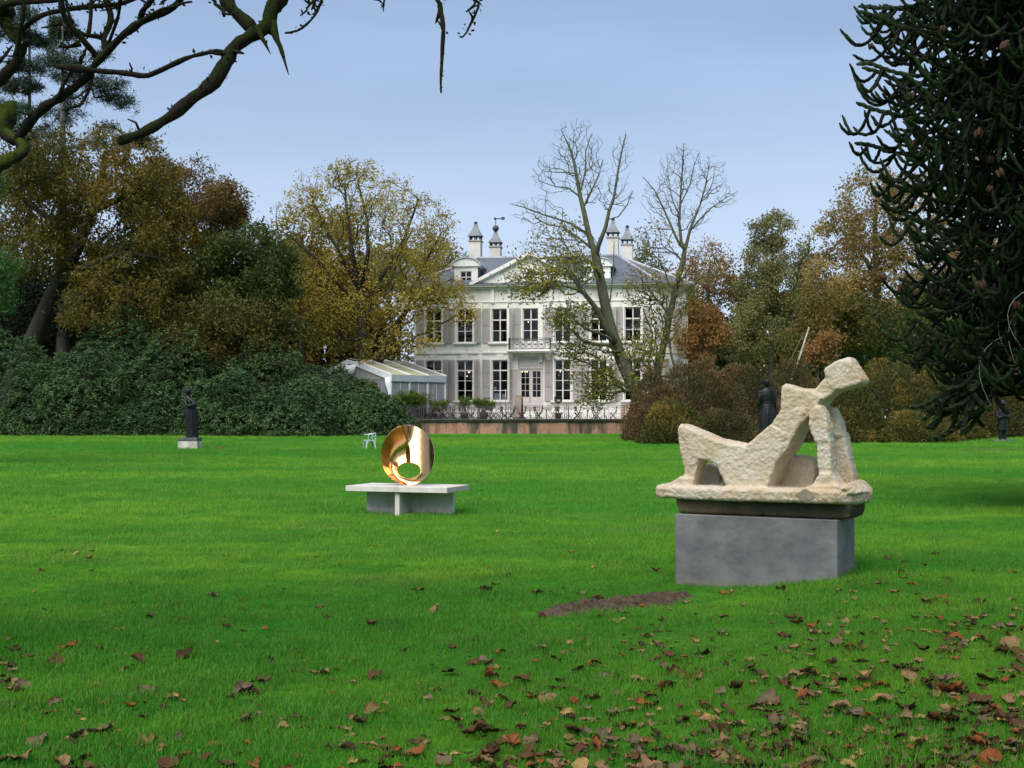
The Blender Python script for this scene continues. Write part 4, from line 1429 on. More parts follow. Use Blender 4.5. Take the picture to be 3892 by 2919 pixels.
B_dark = bark_mat('dark_bark', (0.022, 0.018, 0.014), (0.05, 0.042, 0.033), (0.03, 0.045, 0.015), 0.25)
B_grey = bark_mat('grey_green_bark', (0.120, 0.115, 0.085), (0.065, 0.062, 0.046), (0.095, 0.110, 0.04), 0.45, 3.0)
B_pine = bark_mat('pine_bark', (0.13, 0.11, 0.10), (0.08, 0.07, 0.065))
B_pale = bark_mat('pale_bark', (0.45, 0.42, 0.37), (0.22, 0.2, 0.17), None, 0, 8.0)
B_brown = bark_mat('brown_twigs', (0.07, 0.05, 0.035), (0.11, 0.085, 0.06))
L_oak = leaf_mat('oak_leaf_autumn', [(0.030, 0.040, 0.008), (0.070, 0.066, 0.010), (0.120, 0.092, 0.012), (0.165, 0.112, 0.013), (0.195, 0.100, 0.014)])
L_rust = leaf_mat('rust_leaf', [(0.060, 0.052, 0.016), (0.115, 0.080, 0.022), (0.180, 0.112, 0.034), (0.220, 0.135, 0.048)])
L_gold = leaf_mat('gold_leaf', [(0.095, 0.095, 0.014), (0.200, 0.155, 0.018), (0.320, 0.230, 0.030), (0.420, 0.310, 0.06)], 0.4)
L_yelgr = leaf_mat('yellow_green_leaf', [(0.060, 0.090, 0.012), (0.130, 0.150, 0.018), (0.260, 0.220, 0.025), (0.34, 0.26, 0.03)], 0.4)
L_green = leaf_mat('green_leaf', [(0.026, 0.048, 0.011), (0.050, 0.078, 0.015), (0.090, 0.110, 0.019), (0.145, 0.125, 0.022)])
L_mix = leaf_mat('green_brown_leaf', [(0.032, 0.042, 0.011), (0.062, 0.070, 0.014), (0.115, 0.092, 0.018), (0.165, 0.105, 0.02)])
L_orange = leaf_mat('orange_leaf', [(0.125, 0.090, 0.032), (0.220, 0.125, 0.042), (0.320, 0.165, 0.050), (0.300, 0.215, 0.06)], 0.4)
L_birch = leaf_mat('birch_leaf', [(0.105, 0.120, 0.045), (0.180, 0.180, 0.064), (0.255, 0.230, 0.085), (0.31, 0.26, 0.10)], 0.4)
L_tan = leaf_mat('tan_leaf', [(0.120, 0.098, 0.036), (0.220, 0.165, 0.055), (0.300, 0.215, 0.070), (0.36, 0.26, 0.10)], 0.4)
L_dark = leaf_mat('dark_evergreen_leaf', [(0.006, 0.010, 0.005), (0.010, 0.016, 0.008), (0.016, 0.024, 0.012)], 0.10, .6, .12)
L_pine = leaf_mat('pine_needle', [(0.014, 0.026, 0.014), (0.026, 0.045, 0.024), (0.045, 0.066, 0.036)], 0.15)
L_feath = leaf_mat('feathery_green', [(0.030, 0.085, 0.016), (0.060, 0.150, 0.026), (0.100, 0.220, 0.045)], 0.4)
L_rhodo = leaf_mat('rhododendron_leaf', [(0.022, 0.048, 0.015), (0.040, 0.082, 0.024), (0.068, 0.125, 0.040), (0.125, 0.165, 0.045)], 0.15, 0.45, 0.25)
L_rhodoy = leaf_mat('yellowing_rhododendron_leaf', [(0.018, 0.042, 0.016), (0.036, 0.074, 0.024), (0.070, 0.110, 0.026), (0.170, 0.160, 0.03)], 0.18, 0.45, 0.25)
L_spir = leaf_mat('brown_shrub_leaf', [(0.050, 0.052, 0.020), (0.092, 0.080, 0.030), (0.140, 0.098, 0.040), (0.185, 0.105, 0.052)], 0.3, .6, .12)
L_spirg = leaf_mat('olive_shrub_leaf', [(0.036, 0.048, 0.015), (0.066, 0.078, 0.022), (0.115, 0.105, 0.028), (0.210, 0.150, 0.034)], 0.3, .6, .12)
L_bamb = leaf_mat('bamboo_leaf', [(0.060, 0.110, 0.018), (0.110, 0.180, 0.028), (0.170, 0.230, 0.04)], 0.4)

# --- far wood behind everything: one mass
def far_wood(name, label, cells, seed, lm, n_each, lsize, high=()):
    r = np.random.default_rng(seed); Ps = []; T = []
    for (x, y, h, w) in cells:
        z0 = gzf(x, y)
        n = n_each
        bl = [(x, y, z0 + h * .55, w, w, h * .45, 1), (x + r.uniform(-w, w) * .5, y, z0 + h * .3, w * .9, w, h * .32, .7)]
        p = blob_points(bl, n // 14, int(r.integers(1, 9999)), .35, .55, -.1)
        ti = r.integers(0, len(p), n)
        Ps.append(p[ti] + r.normal(0, .55, (n, 3))); T.append(np.clip(r.uniform(.1, .9) + r.normal(0, .16, n), 0, 1))
    for (x, y, z, rad) in high:      # crowns of the trees that stand over the photographer
        p = blob_points([(x, y, z, rad, rad, rad * .55, 1)], 150, int(r.integers(1, 9999)), .35, .3, -.1); ti = r.integers(0, len(p), 1100)
        Ps.append(p[ti] + r.normal(0, .4, (1100, 3))); T.append(r.uniform(.2, .9, 1100))
    Ps = np.concatenate(Ps); T = np.concatenate(T)
    Ps[:, 2] = np.maximum(Ps[:, 2], .3)
    V, Fq = leaves_np(Ps, lsize, .6, None, seed)
    o = link_mesh(name, np_mesh(name, V, Fq, lm, T))
    tag(o, label, 'woodland', kind='stuff'); return o
rw_ = np.random.default_rng(4)
def row(px0, px1, d, step, py_top, jit=60):
    out = []
    px = px0
    while px < px1:
        dd = d + rw_.uniform(-4, 4); h = EYE + (HY - py_top + rw_.uniform(-jit, jit)) / F * dd
        out.append(((px - CX) / F * dd, dd, h, step * .72 * dd / F)); px += step
    return out
far_wood('far_wood', 'hazy far wood closing the gaps behind the trees left of the house', row(-250, 1500, 122, 105, 960), 5, L_mix, 7000, .6)
far_wood('far_wood', 'far green and brown wood behind the trees right of the house', row(2450, 4300, 124, 115, 1100), 6, L_mix, 5600, .55)
far_wood('far_wood', 'low far trees peeping past both ends of the mansion', row(1350, 2700, 128, 150, 1180, 40), 7, L_birch, 1500, .42)
# the wood at the photographer's back, seen only as reflections and as shade
cells = []
for a in np.linspace(100, 260, 15):
    R_ = 34 + rw_.uniform(-4, 8); cells.append((R_ * math.sin(math.radians(a)), R_ * math.cos(math.radians(a)), rw_.uniform(9, 14), 5.0))
far_wood('wood_behind', 'wood at the near end of the lawn, over and behind the viewpoint', cells, 9, L_oak, 1100, .55, [(-6, -1.5, 11.5, 4.6), (2, -2.6, 12, 4.6), (8.5, -1, 11.5, 4.5)])

# --- left side
# big chestnut
make_tree('chestnut_tree', 'big spreading brown gold tree on the left with a dark leaning trunk', 'tree',
    [trunk_poly(-10, foot(-10, 84), 84, [(40, 1470), (110, 1330), (200, 1120), (290, 950, -1), (350, 800, -1), (385, 680, 0), (400, 580, 1)], .85, .18),
     ([P(350, 800, 83), P(440, 760, 82), P(560, 700, 81)], [.32, .22, .12], 0),
     ([P(215, 1080, 84), P(330, 1010, 81), P(470, 960, 80), P(600, 980, 79)], [.34, .24, .16, .10], 0),
     ([P(300, 930, 83), P(200, 840, 84), P(90, 760, 84)], [.30, .24, .14], 0)],
    [PB(370, 685, 83, 330, 190, 6), PB(120, 760, 84, 260, 220, 6), PB(560, 800, 82, 220, 180, 6), PB(520, 1010, 81, 250, 170, 5.5), PB(160, 960, 82, 240, 110, 5.5), PB(60, 650, 85, 160, 120, 5), PB(620, 1130, 80, 120, 140, 4), PB(420, 1180, 79, 180, 110, 4)],
    900, B_dark, L_oak, 52000, .27, .40, seed=3, lobes=.42, thr=-.10, aspect=.42, droop=.35, rtip=.010)
make_tree('chestnut_tree', 'rust coloured tree with a round domed crown against the sky, left of the green tree', 'tree',
    [trunk_poly(640, foot(640, 88), 88, [(655, 1250), (665, 1050), (662, 900), (672, 820), (670, 740)], .5, .18),
     ([P(672, 830, 88), P(740, 800, 87), P(800, 760, 87)], [.18, .14, .08], 0)],
    [PB(690, 725, 88, 165, 125, 5), PB(830, 775, 87, 110, 90, 4), PB(600, 800, 89, 150, 120, 5), PB(790, 860, 88, 110, 90, 4, .6), PB(885, 815, 86.5, 45, 60, 2.4, 1.2)],
    560, B_dark, L_rust, 25000, .25, .32, seed=5, lobes=.45, thr=-.05, aspect=.42, droop=.35, rtip=.010)
# pines
def pine(px, d, py_top, tiers, r0, label, seed, lean=0):
    r = np.random.default_rng(seed)
    base = foot(px, d)
    pl = [trunk_poly(px, base, d, [(px + lean * .4, 1000), (px + lean * .7, 500), (px + lean, py_top)], r0, .04)]
    blobs = []
    for (tx, ty, rx, ry) in tiers: blobs.append(PB(tx, ty, d + r.uniform(-2, 2), rx, ry, max(1.2, rx * d / F * .7), (110 / rx) ** 1.3))
    return make_tree('pine_tree', label, 'tree', pl, blobs, 560, B_pine, L_pine, 24000, .30, .20, seed=seed, group=None, aspect=.16, kp=.05, up=.0, flat=.2, thr=-.15, lobes=.4, hollow=.1, rtip=.012)
pine(112, 98, -90, [(100, 60, 110, 25), (60, 130, 90, 22), (150, 160, 70, 20), (110, 250, 90, 24), (70, 330, 90, 25), (160, 300, 60, 20), (90, 420, 110, 26), (150, 470, 100, 25), (60, -30, 120, 40), (150, -70, 90, 40)], .42, 'tall bare stemmed pine at the far left rising behind the chestnut', 11)
pine(238, 90, 90, [(240, 95, 45, 22), (250, 130, 60, 20), (300, 200, 120, 22), (220, 240, 90, 22), (380, 320, 120, 20), (300, 290, 100, 22), (440, 380, 110, 18), (460, 430, 80, 16), (300, 380, 90, 20), (220, 430, 110, 22), (340, 470, 110, 22), (530, 535, 50, 12), (330, 540, 120, 20), (150, 520, 90, 20)], .60, 'broad dark pine with flat layered boughs reaching right', 13)
# feathery green conifer on the left edge (trunk outside the picture)
make_tree('feathery_conifer', 'bright green feathery conifer reaching in at the left edge of the lawn', 'tree',
    [trunk_poly(-210, foot(-210, 40), 40, [(-210, 900), (-205, 200), (-200, -100)], .35, .12)],
    [PB(-30, 1010, 39, 110, 60, 1.2, 1.5), PB(-20, 1120, 39, 115, 75, 1.2, 1.5), PB(-60, 940, 39.5, 70, 50, 1), PB(-50, 430, 40, 115, 110, 1.5), PB(-120, 700, 40, 110, 130, 1.4), PB(-150, 250, 40, 120, 130, 1.4)],
    330, B_dark, L_feath, 15000, .16, .17, seed=17, aspect=.22, droop=.5, lobes=1.0, kp=.05, thr=-.1, rtip=.005)
# dark understorey
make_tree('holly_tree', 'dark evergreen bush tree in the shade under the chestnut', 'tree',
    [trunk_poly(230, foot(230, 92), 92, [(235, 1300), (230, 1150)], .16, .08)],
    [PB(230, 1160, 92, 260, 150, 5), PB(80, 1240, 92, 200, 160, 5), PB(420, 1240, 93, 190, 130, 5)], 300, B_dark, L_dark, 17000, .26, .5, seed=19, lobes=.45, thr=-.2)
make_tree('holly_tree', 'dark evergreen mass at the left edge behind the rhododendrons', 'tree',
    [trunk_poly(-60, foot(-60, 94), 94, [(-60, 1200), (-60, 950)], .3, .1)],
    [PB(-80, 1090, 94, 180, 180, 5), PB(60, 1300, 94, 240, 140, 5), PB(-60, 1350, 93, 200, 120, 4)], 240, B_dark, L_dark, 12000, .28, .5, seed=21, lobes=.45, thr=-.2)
# green tree in the middle left, and browner ones under it
make_tree('green_tree', 'mid green leafy tree between the rust tree and the yellow tree', 'tree',
    [trunk_poly(930, foot(930, 84), 84, [(935, 1250), (945, 1080), (950, 950)], .4, .12)],
    [PB(960, 960, 84, 150, 110, 4), PB(860, 1020, 83, 130, 130, 4), PB(1030, 1050, 84, 110, 130, 4), PB(790, 1100, 84, 90, 120, 3.5), PB(940, 1120, 82, 160, 110, 4)],
    480, B_dark, L_green, 22000, .25, .34, seed=23, lobes=.5, thr=-.1, tint_bias=lambda p: .10 + .18 * np.clip((6.5 - p[:, 2]) / 5, -.6, 1))
make_tree('maple_tree', 'low brown and gold tree over the middle of the rhododendrons', 'tree',
    [trunk_poly(850, foot(850, 80), 80, [(850, 1400), (845, 1280)], .3, .1)],
    [PB(830, 1270, 80, 190, 130, 4), PB(700, 1330, 79, 140, 90, 3), PB(1010, 1270, 81, 120, 120, 3.5)], 300, B_dark, L_mix, 14000, .25, .5, seed=25, lobes=.5, thr=-.1, tint_bias=lambda p: np.full(len(p), .12))
# the yellow tree left of the house
def keep_house(p):
    x, y = p[:, 0] - HX, p[:, 1] - HYY
    s = x * cT - y * sT; t = x * sT + y * cT
    inside = (s > SL - .9) & (s < SR + 3) & (t > -.9) & (t < DEP + 1) & (p[:, 2] < 16.5)
    return ~inside
def fan(px, d, seed):
    """many rising limbs from one foot"""
    r = np.random.default_rng(seed)
    f0 = foot(px, d)
    polys = [trunk_poly(px - 30, f0, d, [(px - 35, 1400), (px - 42, 1230), (px - 50, 1100)], .55, .34)]
    polys.append(([P(px - 10, 1440, d), P(px + 20, 1370, d - .5), P(px + 70, 1260, d - 1), P(px + 140, 1160, d - 2)], [.5, .40, .26, .16], 0))
    for (x0, y0, pts, r0, pi) in (
        (px - 50, 1100, [(px - 80, 960), (px - 100, 820), (px - 110, 700)], .20, 0), (px - 50, 1100, [(px - 20, 960), (px - 25, 830), (px - 60, 690)], .20, 0),
        (px - 45, 1180, [(px - 160, 1050), (px - 240, 960), (px - 330, 890)], .16, 0), (px - 45, 1160, [(px + 60, 1010), (px + 120, 900), (px + 170, 760)], .18, 0),
        (px + 70, 1260, [(px + 60, 1120), (px + 90, 980), (px + 150, 870)], .17, 1), (px + 140, 1160, [(px + 220, 1100), (px + 300, 1060)], .10, 1),
        (px + 110, 1200, [(px + 190, 1010), (px + 250, 900)], .12, 1), (px - 48, 1120, [(px - 130, 960), (px - 200, 830), (px - 240, 740)], .15, 0)):
        polys.append(([P(x0, y0, d)] + [P(q[0], q[1], d + r.uniform(-3, 2.0)) for q in pts], [r0, r0 * .8, r0 * .6, r0 * .4][:len(pts) + 1], pi))
    return polys
L_airy = leaf_mat('pale_gold_leaf', [(0.190, 0.175, 0.028), (0.330, 0.265, 0.040), (0.450, 0.345, 0.060), (0.52, 0.42, 0.11)], .5)
make_tree('yellow_tree', 'tall fan shaped yellow leaved tree beside the left end of the house', 'tree', fan(1420, 93, 2),
    [PB(1330, 770, 93, 250, 170, 5), PB(1510, 860, 92, 230, 180, 5), PB(1160, 890, 93, 140, 170, 4), PB(1600, 980, 91, 130, 130, 4), PB(1400, 1090, 91, 330, 170, 5), PB(1330, 1250, 90.5, 260, 130, 4), PB(1520, 1230, 90.5, 60, 150, 3), PB(1640, 1090, 90, 130, 70, 3), PB(1700, 1130, 90, 110, 50, 1.6, 2), PB(1760, 1190, 90, 70, 40, 1.2, 2), PB(1600, 1270, 90, 70, 90, 1.5, 1.5), PB(1340, 670, 93.5, 110, 70, 3)],
    2000, B_dark, L_airy, 23000, .185, .24, seed=29, lobes=.5, thr=-.08, hollow=.45, rtip=.012, up=.3, keep=keep_house,
    extra_att=np.array([P(px, py, 91) for px, py in ((1700, 1130), (1760, 1120), (1720, 1180), (1790, 1200), (1690, 1080), (1745, 1160), (1670, 1200), (1620, 1300))]))
make_tree('yellow_tree', 'deep gold tree standing farther back left of the tall yellow tree', 'tree',
    [trunk_poly(1150, foot(1150, 104), 104, [(1150, 1250), (1150, 1050), (1150, 900)], .4, .12)],
    [PB(1150, 960, 104, 130, 160, 4), PB(1240, 900, 105, 120, 140, 4), PB(1080, 1080, 104, 100, 140, 4), PB(1220, 1120, 104, 150, 160, 4), PB(1330, 1180, 106, 150, 160, 4)], 330, B_dark,
    leaf_mat('deep_gold_leaf', [(0.085, 0.065, 0.012), (0.160, 0.110, 0.014), (0.240, 0.155, 0.02), (0.28, 0.17, 0.02)], .4), 14000, .3, .55, seed=31, lobes=.4, thr=-.15)
make_tree('green_tree', 'olive green round tree peeping out behind the tall yellow tree and the chimney', 'tree',
    [trunk_poly(1660, foot(1660, 116), 116, [(1660, 1250), (1660, 1000)], .4, .12)],
    [PB(1660, 1000, 116, 110, 100, 4), PB(1580, 1060, 116, 100, 110, 4), PB(1500, 1000, 117, 90, 100, 4)], 200, B_dark, L_birch, 8000, .3, .5, seed=33, lobes=.4, thr=-.15)
make_tree('green_tree', 'small grey green tree behind the right end of the roof', 'tree',
    [trunk_poly(2460, foot(2460, 118), 118, [(2460, 1250), (2460, 1050)], .4, .12)],
    [PB(2465, 1010, 118, 70, 70, 3), PB(2470, 1110, 118, 60, 90, 3)], 120, B_dark, L_birch, 4200, .28, .4, seed=34, lobes=.4, thr=-.15, tint_bias=lambda p: np.full(len(p), -.25))

# --- the two leaning half bare trees before the house
def limbs(r3, d, items, dz=None):
    out = []
    for k, (pp, pts, r0, r1) in enumerate(items):
        W_ = [P(1900 + u / 1.843, 400 + v / 1.843, d + (q[0] if q else 0)) for (u, v, *q) in pts]
        n = len(W_)
        out.append((W_, [(r0 + (r1 - r0) * i / (n - 1)) * .74 for i in range(n)], pp))
    return out
T1 = limbs(0, 77, [
    (None, [(1010, 2190), (975, 2080), (905, 1900), (855, 1790), (800, 1640), (760, 1500), (722, 1320), (700, 1200), (672, 1060)], .62, .36),
    (0, [(655, 1000), (622, 905), (592, 760), (565, 650), (538, 500), (520, 400), (490, 300), (455, 225)], .27, .05),
    (0, [(690, 985, -.6), (742, 850, -1), (762, 750, -1), (800, 640, -1), (828, 455, -1), (858, 300, -1), (882, 210, -1)], .19, .04),
    (1, [(622, 905, .5), (560, 870, 1), (500, 830, 1.5), (400, 795, 2), (300, 765, 2), (170, 715, 2), (70, 690, 2)], .15, .03),
    (0, [(695, 1180, -1), (640, 1110, -1.5), (560, 1075, -2), (470, 1065, -2), (380, 1075, -2)], .15, .05),
    (0, [(795, 1640, -1), (740, 1560, -1.5), (680, 1430, -2), (600, 1330, -2.5), (520, 1215, -3), (440, 1172, -3), (375, 1190, -3), (330, 1260, -3), (275, 1345, -3)], .28, .08),
    (5, [(600, 1330, -2.5), (540, 1290, -3.2), (440, 1262, -3.5), (380, 1275, -3.5)], .14, .05),
    (0, [(800, 1650, -1), (700, 1600, -2), (600, 1570, -3), (520, 1500, -3.5)], .15, .05),
    (5, [(375, 1190, -3), (290, 1170, -3), (200, 1200, -3), (90, 1230, -3), (-20, 1270, -3)], .09, .03),
    (1, [(592, 700), (640, 600, -.5), (690, 500, -.5), (720, 380, -.5)], .10, .03),
    (1, [(560, 640), (480, 580, .5), (390, 570, 1), (300, 540, 1)], .09, .03),
    (1, [(530, 480), (470, 470, 0), (400, 470, 0), (300, 460, 0)], .08, .03),
    (1, [(570, 590), (600, 450, 1), (600, 330, 1), (640, 200, 1)], .09, .03),
    (2, [(760, 800, -1), (830, 780, -1.5), (890, 700, -1.5), (930, 600, -1.5)], .07, .03),
    (0, [(740, 1480, .5), (775, 1350, .5), (795, 1150, .5), (800, 950, .5)], .08, .03),
    (0, [(640, 1000, .2), (540, 920, .8), (430, 850, 1.2), (340, 840, 1.5), (250, 790, 1.5)], .12, .04),
])
tw1 = [PB(1900 + u / 1.843, 400 + v / 1.843, 77 + dd, rx / 1.843, ry / 1.843, rd) for u, v, dd, rx, ry, rd in
       ((530, 300, 0, 200, 210, 2.2), (400, 480, .5, 200, 160, 2), (860, 380, -1, 90, 210, 1.6), (820, 640, -1, 140, 120, 2), (650, 520, 0, 130, 200, 2), (250, 740, 2, 200, 110, 2), (430, 900, 0, 240, 130, 2.5), (300, 1060, -1, 260, 130, 2), (180, 1210, -3, 230, 110, 1.5), (480, 1200, -3, 200, 130, 1.5), (560, 1480, -2.5, 200, 110, 1.5))]
extra_lo = [PB(px, py, d, rx, ry, 1.3, 3.0) for px, py, d, rx, ry in ((2240, 1400, 75.5, 100, 110), (2160, 1210, 74, 110, 70), (2330, 1450, 76, 100, 60), (2260, 1510, 76, 70, 40), (2420, 1330, 77, 120, 60), (2180, 1330, 75, 90, 50), (2060, 1060, 74, 120, 50), (2180, 1010, 74.5, 110, 70), (2000, 1110, 74, 90, 35))]
make_tree('leaning_tree', 'large half bare tree leaning left in front of the house with low yellow sprays', 'tree', T1, tw1 + extra_lo, 4600, B_grey, L_yelgr, 5600, .20, .26, seed=41, k=6,
          lobes=.7, thr=-.35, hollow=.0, rtip=.0072, seg=.35, jit=.10, up=.25, kp=.35,
          leaf_blobs=extra_lo + tw1[6:10] , keep=lambda p: keep_house(p))
T2 = limbs(0, 82, [
    (None, [(1080, 2060), (1100, 1900), (1130, 1760), (1172, 1560), (1195, 1450), (1240, 1250), (1280, 1100), (1295, 1010)], .36, .20),
    (0, [(1270, 960), (1256, 820), (1264, 660), (1278, 450), (1290, 270)], .15, .03),
    (0, [(1310, 960), (1332, 870), (1372, 770), (1405, 690), (1440, 560), (1470, 400)], .15, .03),
    (0, [(1255, 970, -.5), (1180, 800, -.5), (1130, 690, -.5), (1080, 590, -.5), (1000, 500, -.5)], .11, .03),
    (2, [(1332, 880, .5), (1400, 800, .5), (1480, 720, .5), (1580, 650, .5), (1660, 605, .5)], .09, .02),
    (3, [(1200, 870, -.5), (1120, 865, -1), (1060, 865, -1), (960, 920, -1)], .06, .02),
    (0, [(1240, 1240, -.8), (1320, 1180, -1.5), (1420, 1190, -2), (1520, 1290, -2)], .08, .03),
    (0, [(1190, 1480, 0), (1110, 1370, -1), (1010, 1350, -1.5), (900, 1400, -1.5)], .09, .03),
    (0, [(1250, 1060, 0), (1160, 1000, -.6), (1060, 1000, -.8), (960, 1050, -.8)], .07, .02),
    (1, [(1262, 700), (1330, 560, .4), (1360, 420, .4), (1400, 330, .4)], .07, .02),
    (1, [(1258, 780), (1200, 640, .3), (1180, 480, .3)], .07, .02),
    (0, [(1240, 1900, -1), (1200, 1750, -1), (1180, 1600, -1), (1165, 1350, -1)], .12, .06),
    (0, [(1060, 2000, 1), (1045, 1800, 1), (1070, 1600, 1), (1000, 1420, 1)], .14, .04),
])
tw2 = [PB(1900 + u / 1.843, 400 + v / 1.843, 82 + dd, rx / 1.843, ry / 1.843, rd) for u, v, dd, rx, ry, rd in
       ((1270, 450, 0, 170, 190, 2), (1480, 520, 0, 130, 170, 2), (1130, 650, 0, 150, 160, 2), (1560, 640, 0, 130, 80, 1.5), (1330, 780, 0, 180, 120, 2), (1100, 950, -.5, 200, 140, 2), (1430, 1120, -1, 160, 130, 2))]
lo2 = [PB(px, py, d, rx, ry, 1.3, 2.5) for px, py, d, rx, ry in ((2500, 1250, 81, 110, 80), (2460, 1380, 81, 80, 60), (2560, 1130, 81.5, 110, 90), (2440, 1090, 81, 90, 80))]
make_tree('leaning_tree', 'slimmer half bare tree forking wide beside the right corner of the house', 'tree', T2, tw2 + lo2, 2900, B_grey, L_gold, 2000, .20, .28, seed=43, k=6,
          lobes=.7, thr=-.35, hollow=.0, rtip=.0072, seg=.35, jit=.10, up=.25, kp=.35, leaf_blobs=lo2 + tw2[5:7], keep=lambda p: keep_house(p))

# --- right of the house
make_tree('orange_tree', 'half bare orange and red maple behind the right corner of the house', 'tree',
    [trunk_poly(2690, foot(2690, 105), 105, [(2690, 1300), (2692, 1150), (2695, 1040)], .28, .10)],
    [PB(2690, 1010, 105, 95, 100, 3), PB(2620, 1080, 105, 80, 90, 3), PB(2740, 1080, 105, 60, 80, 3)], 330, B_brown, L_orange, 3600, .24, .40, seed=51, lobes=.5, thr=-.15, rtip=.010, tint_bias=lambda p: np.full(len(p), -.05))
make_tree('orange_tree', 'bright orange low tree beside the right corner of the house', 'tree',
    [trunk_poly(2660, foot(2660, 96), 96, [(2660, 1400), (2662, 1280)], .18, .08)],
    [PB(2650, 1200, 96, 80, 70, 2.5), PB(2700, 1290, 96, 100, 80, 3), PB(2630, 1310, 95, 70, 80, 2)], 240, B_brown, L_orange, 7000, .20, .32, seed=53, lobes=.5, thr=-.1)
make_tree('birch_tree', 'tall olive weeping birch standing against the sky right of the house', 'tree',
    [trunk_poly(2930, foot(2930, 96), 96, [(2932, 1300), (2938, 1100), (2936, 950), (2934, 840)], .3, .06)],
    [PB(2935, 880, 96, 75, 75, 2, 1.6), PB(2920, 990, 96, 105, 90, 3, 1.4), PB(2960, 1080, 96, 110, 90, 3), PB(2870, 1130, 96, 90, 110, 3), PB(2930, 1230, 95, 150, 120, 3.5), PB(2830, 1290, 95, 90, 100, 3)],
    620, B_grey, L_birch, 26000, .20, .28, seed=55, lobes=.55, thr=-.08, droop=.9, rtip=.007)
make_tree('birch_tree', 'narrow young birch filling the notch beside the weeping birch', 'tree',
    [trunk_poly(3070, foot(3070, 100), 100, [(3072, 1250), (3075, 900)], .2, .05)],
    [PB(3080, 930, 100, 40, 50, 1.5), PB(3065, 1040, 100, 60, 100, 2), PB(3040, 1200, 100, 70, 120, 2.5)], 200, B_grey, L_birch, 6500, .22, .35, seed=57, lobes=.55, thr=-.08, droop=.9, tint_bias=lambda p: np.full(len(p), -.12))
make_tree('beech_tree', 'tall tan and russet tree rising behind the monkey puzzle', 'tree',
    [trunk_poly(3330, foot(3330, 90), 90, [(3332, 1300), (3335, 1100), (3325, 900), (3330, 760)], .45, .12),
     ([P(3335, 1050, 90), P(3270, 960, 89), P(3210, 880, 89)], [.2, .14, .08], 0), ([P(3328, 950, 90), P(3420, 820, 90), P(3480, 740, 90)], [.2, .14, .08], 0)],
    [PB(3310, 760, 90, 130, 120, 4), PB(3220, 890, 89, 120, 110, 4), PB(3420, 820, 90, 160, 170, 4), PB(3250, 1010, 89, 170, 120, 4), PB(3160, 1090, 88, 110, 130, 3.5), PB(3400, 1080, 89, 200, 150, 4), PB(3560, 960, 91, 160, 220, 4)],
    800, B_brown, L_tan, 26000, .23, .32, seed=59, lobes=.5, thr=-.08, rtip=.010)
make_tree('beech_tree', 'brown and green tree low behind the head of the stone sculpture', 'tree',
    [trunk_poly(3180, foot(3180, 80), 80, [(3180, 1350), (3175, 1220)], .25, .1)],
    [PB(3140, 1210, 80, 110, 110, 3), PB(3260, 1230, 81, 130, 100, 3.5), PB(3080, 1300, 79, 60, 80, 2.5)], 300, B_brown, L_mix, 11000, .24, .42, seed=61, lobes=.5, thr=-.1, tint_bias=lambda p: np.full(len(p), .08))
make_tree('orange_tree', 'small bright orange bush tree beside the leaning pale stem', 'tree',
    [trunk_poly(3110, foot(3110, 75), 75, [(3110, 1400)], .08, .05)],
    [PB(3110, 1345, 75, 50, 36, 1), PB(3150, 1300, 75, 40, 30, 1)], 60, B_brown, L_orange, 1900, .2, .25, seed=62, lobes=.6, thr=-.2)
make_tree('green_tree', 'broad dark green tree behind the lower boughs of the monkey puzzle', 'tree',
    [trunk_poly(3480, foot(3480, 84), 84, [(3480, 1350), (3480, 1250)], .25, .1)],
    [PB(3400, 1310, 83, 170, 100, 3), PB(3600, 1260, 84, 200, 150, 4), PB(3800, 1200, 85, 200, 200, 4), PB(3290, 1340, 82, 100, 70, 2.5)], 380, B_dark, L_green, 17000, .25, .45, seed=63, lobes=.5, thr=-.1, tint_bias=lambda p: np.full(len(p), -.05))
make_tree('beech_tree', 'brown gold tree at the right edge behind the monkey puzzle', 'tree',
    [trunk_poly(3850, foot(3850, 92), 92, [(3850, 1250), (3850, 900)], .4, .1)],
    [PB(3850, 900, 92, 200, 220, 4), PB(3760, 1050, 92, 180, 160, 4), PB(4000, 1050, 92, 180, 200, 4), PB(3800, 620, 93, 170, 170, 4)], 380, B_brown, L_tan, 13000, .28, .5, seed=65, lobes=.5, thr=-.1, tint_bias=lambda p: np.full(len(p), -.1))
# pale dead stems leaning in the gap
for k, (a, b_, r_, lb) in enumerate((((3028, 1386), (3075, 1244), .075, 'pale dead stem leaning to the right behind the sculpture'), ((2998, 1380), (3056, 1262), .03, 'thin dark pole leaning just left of the pale dead stem'))):
    mb = MB(); pa, pb = P(a[0], a[1], 72), P(b_[0], b_[1], 72.5); pa.z = gzf(pa.x, pa.y) - .1 if False else pa.z - 1.2 * 1; pa.x -= 1.2 * (b_[0] - a[0]) / (a[1] - b_[1])
    mid = (pa + pb) / 2 + Vector((.04, 0, .05)); mb.tube([pa, mid, pb], [r_, r_ * .85, r_ * .6], 6)
    tag(mb.build('leaning_pole', B_pale if k == 0 else B_grey), lb, 'pole')

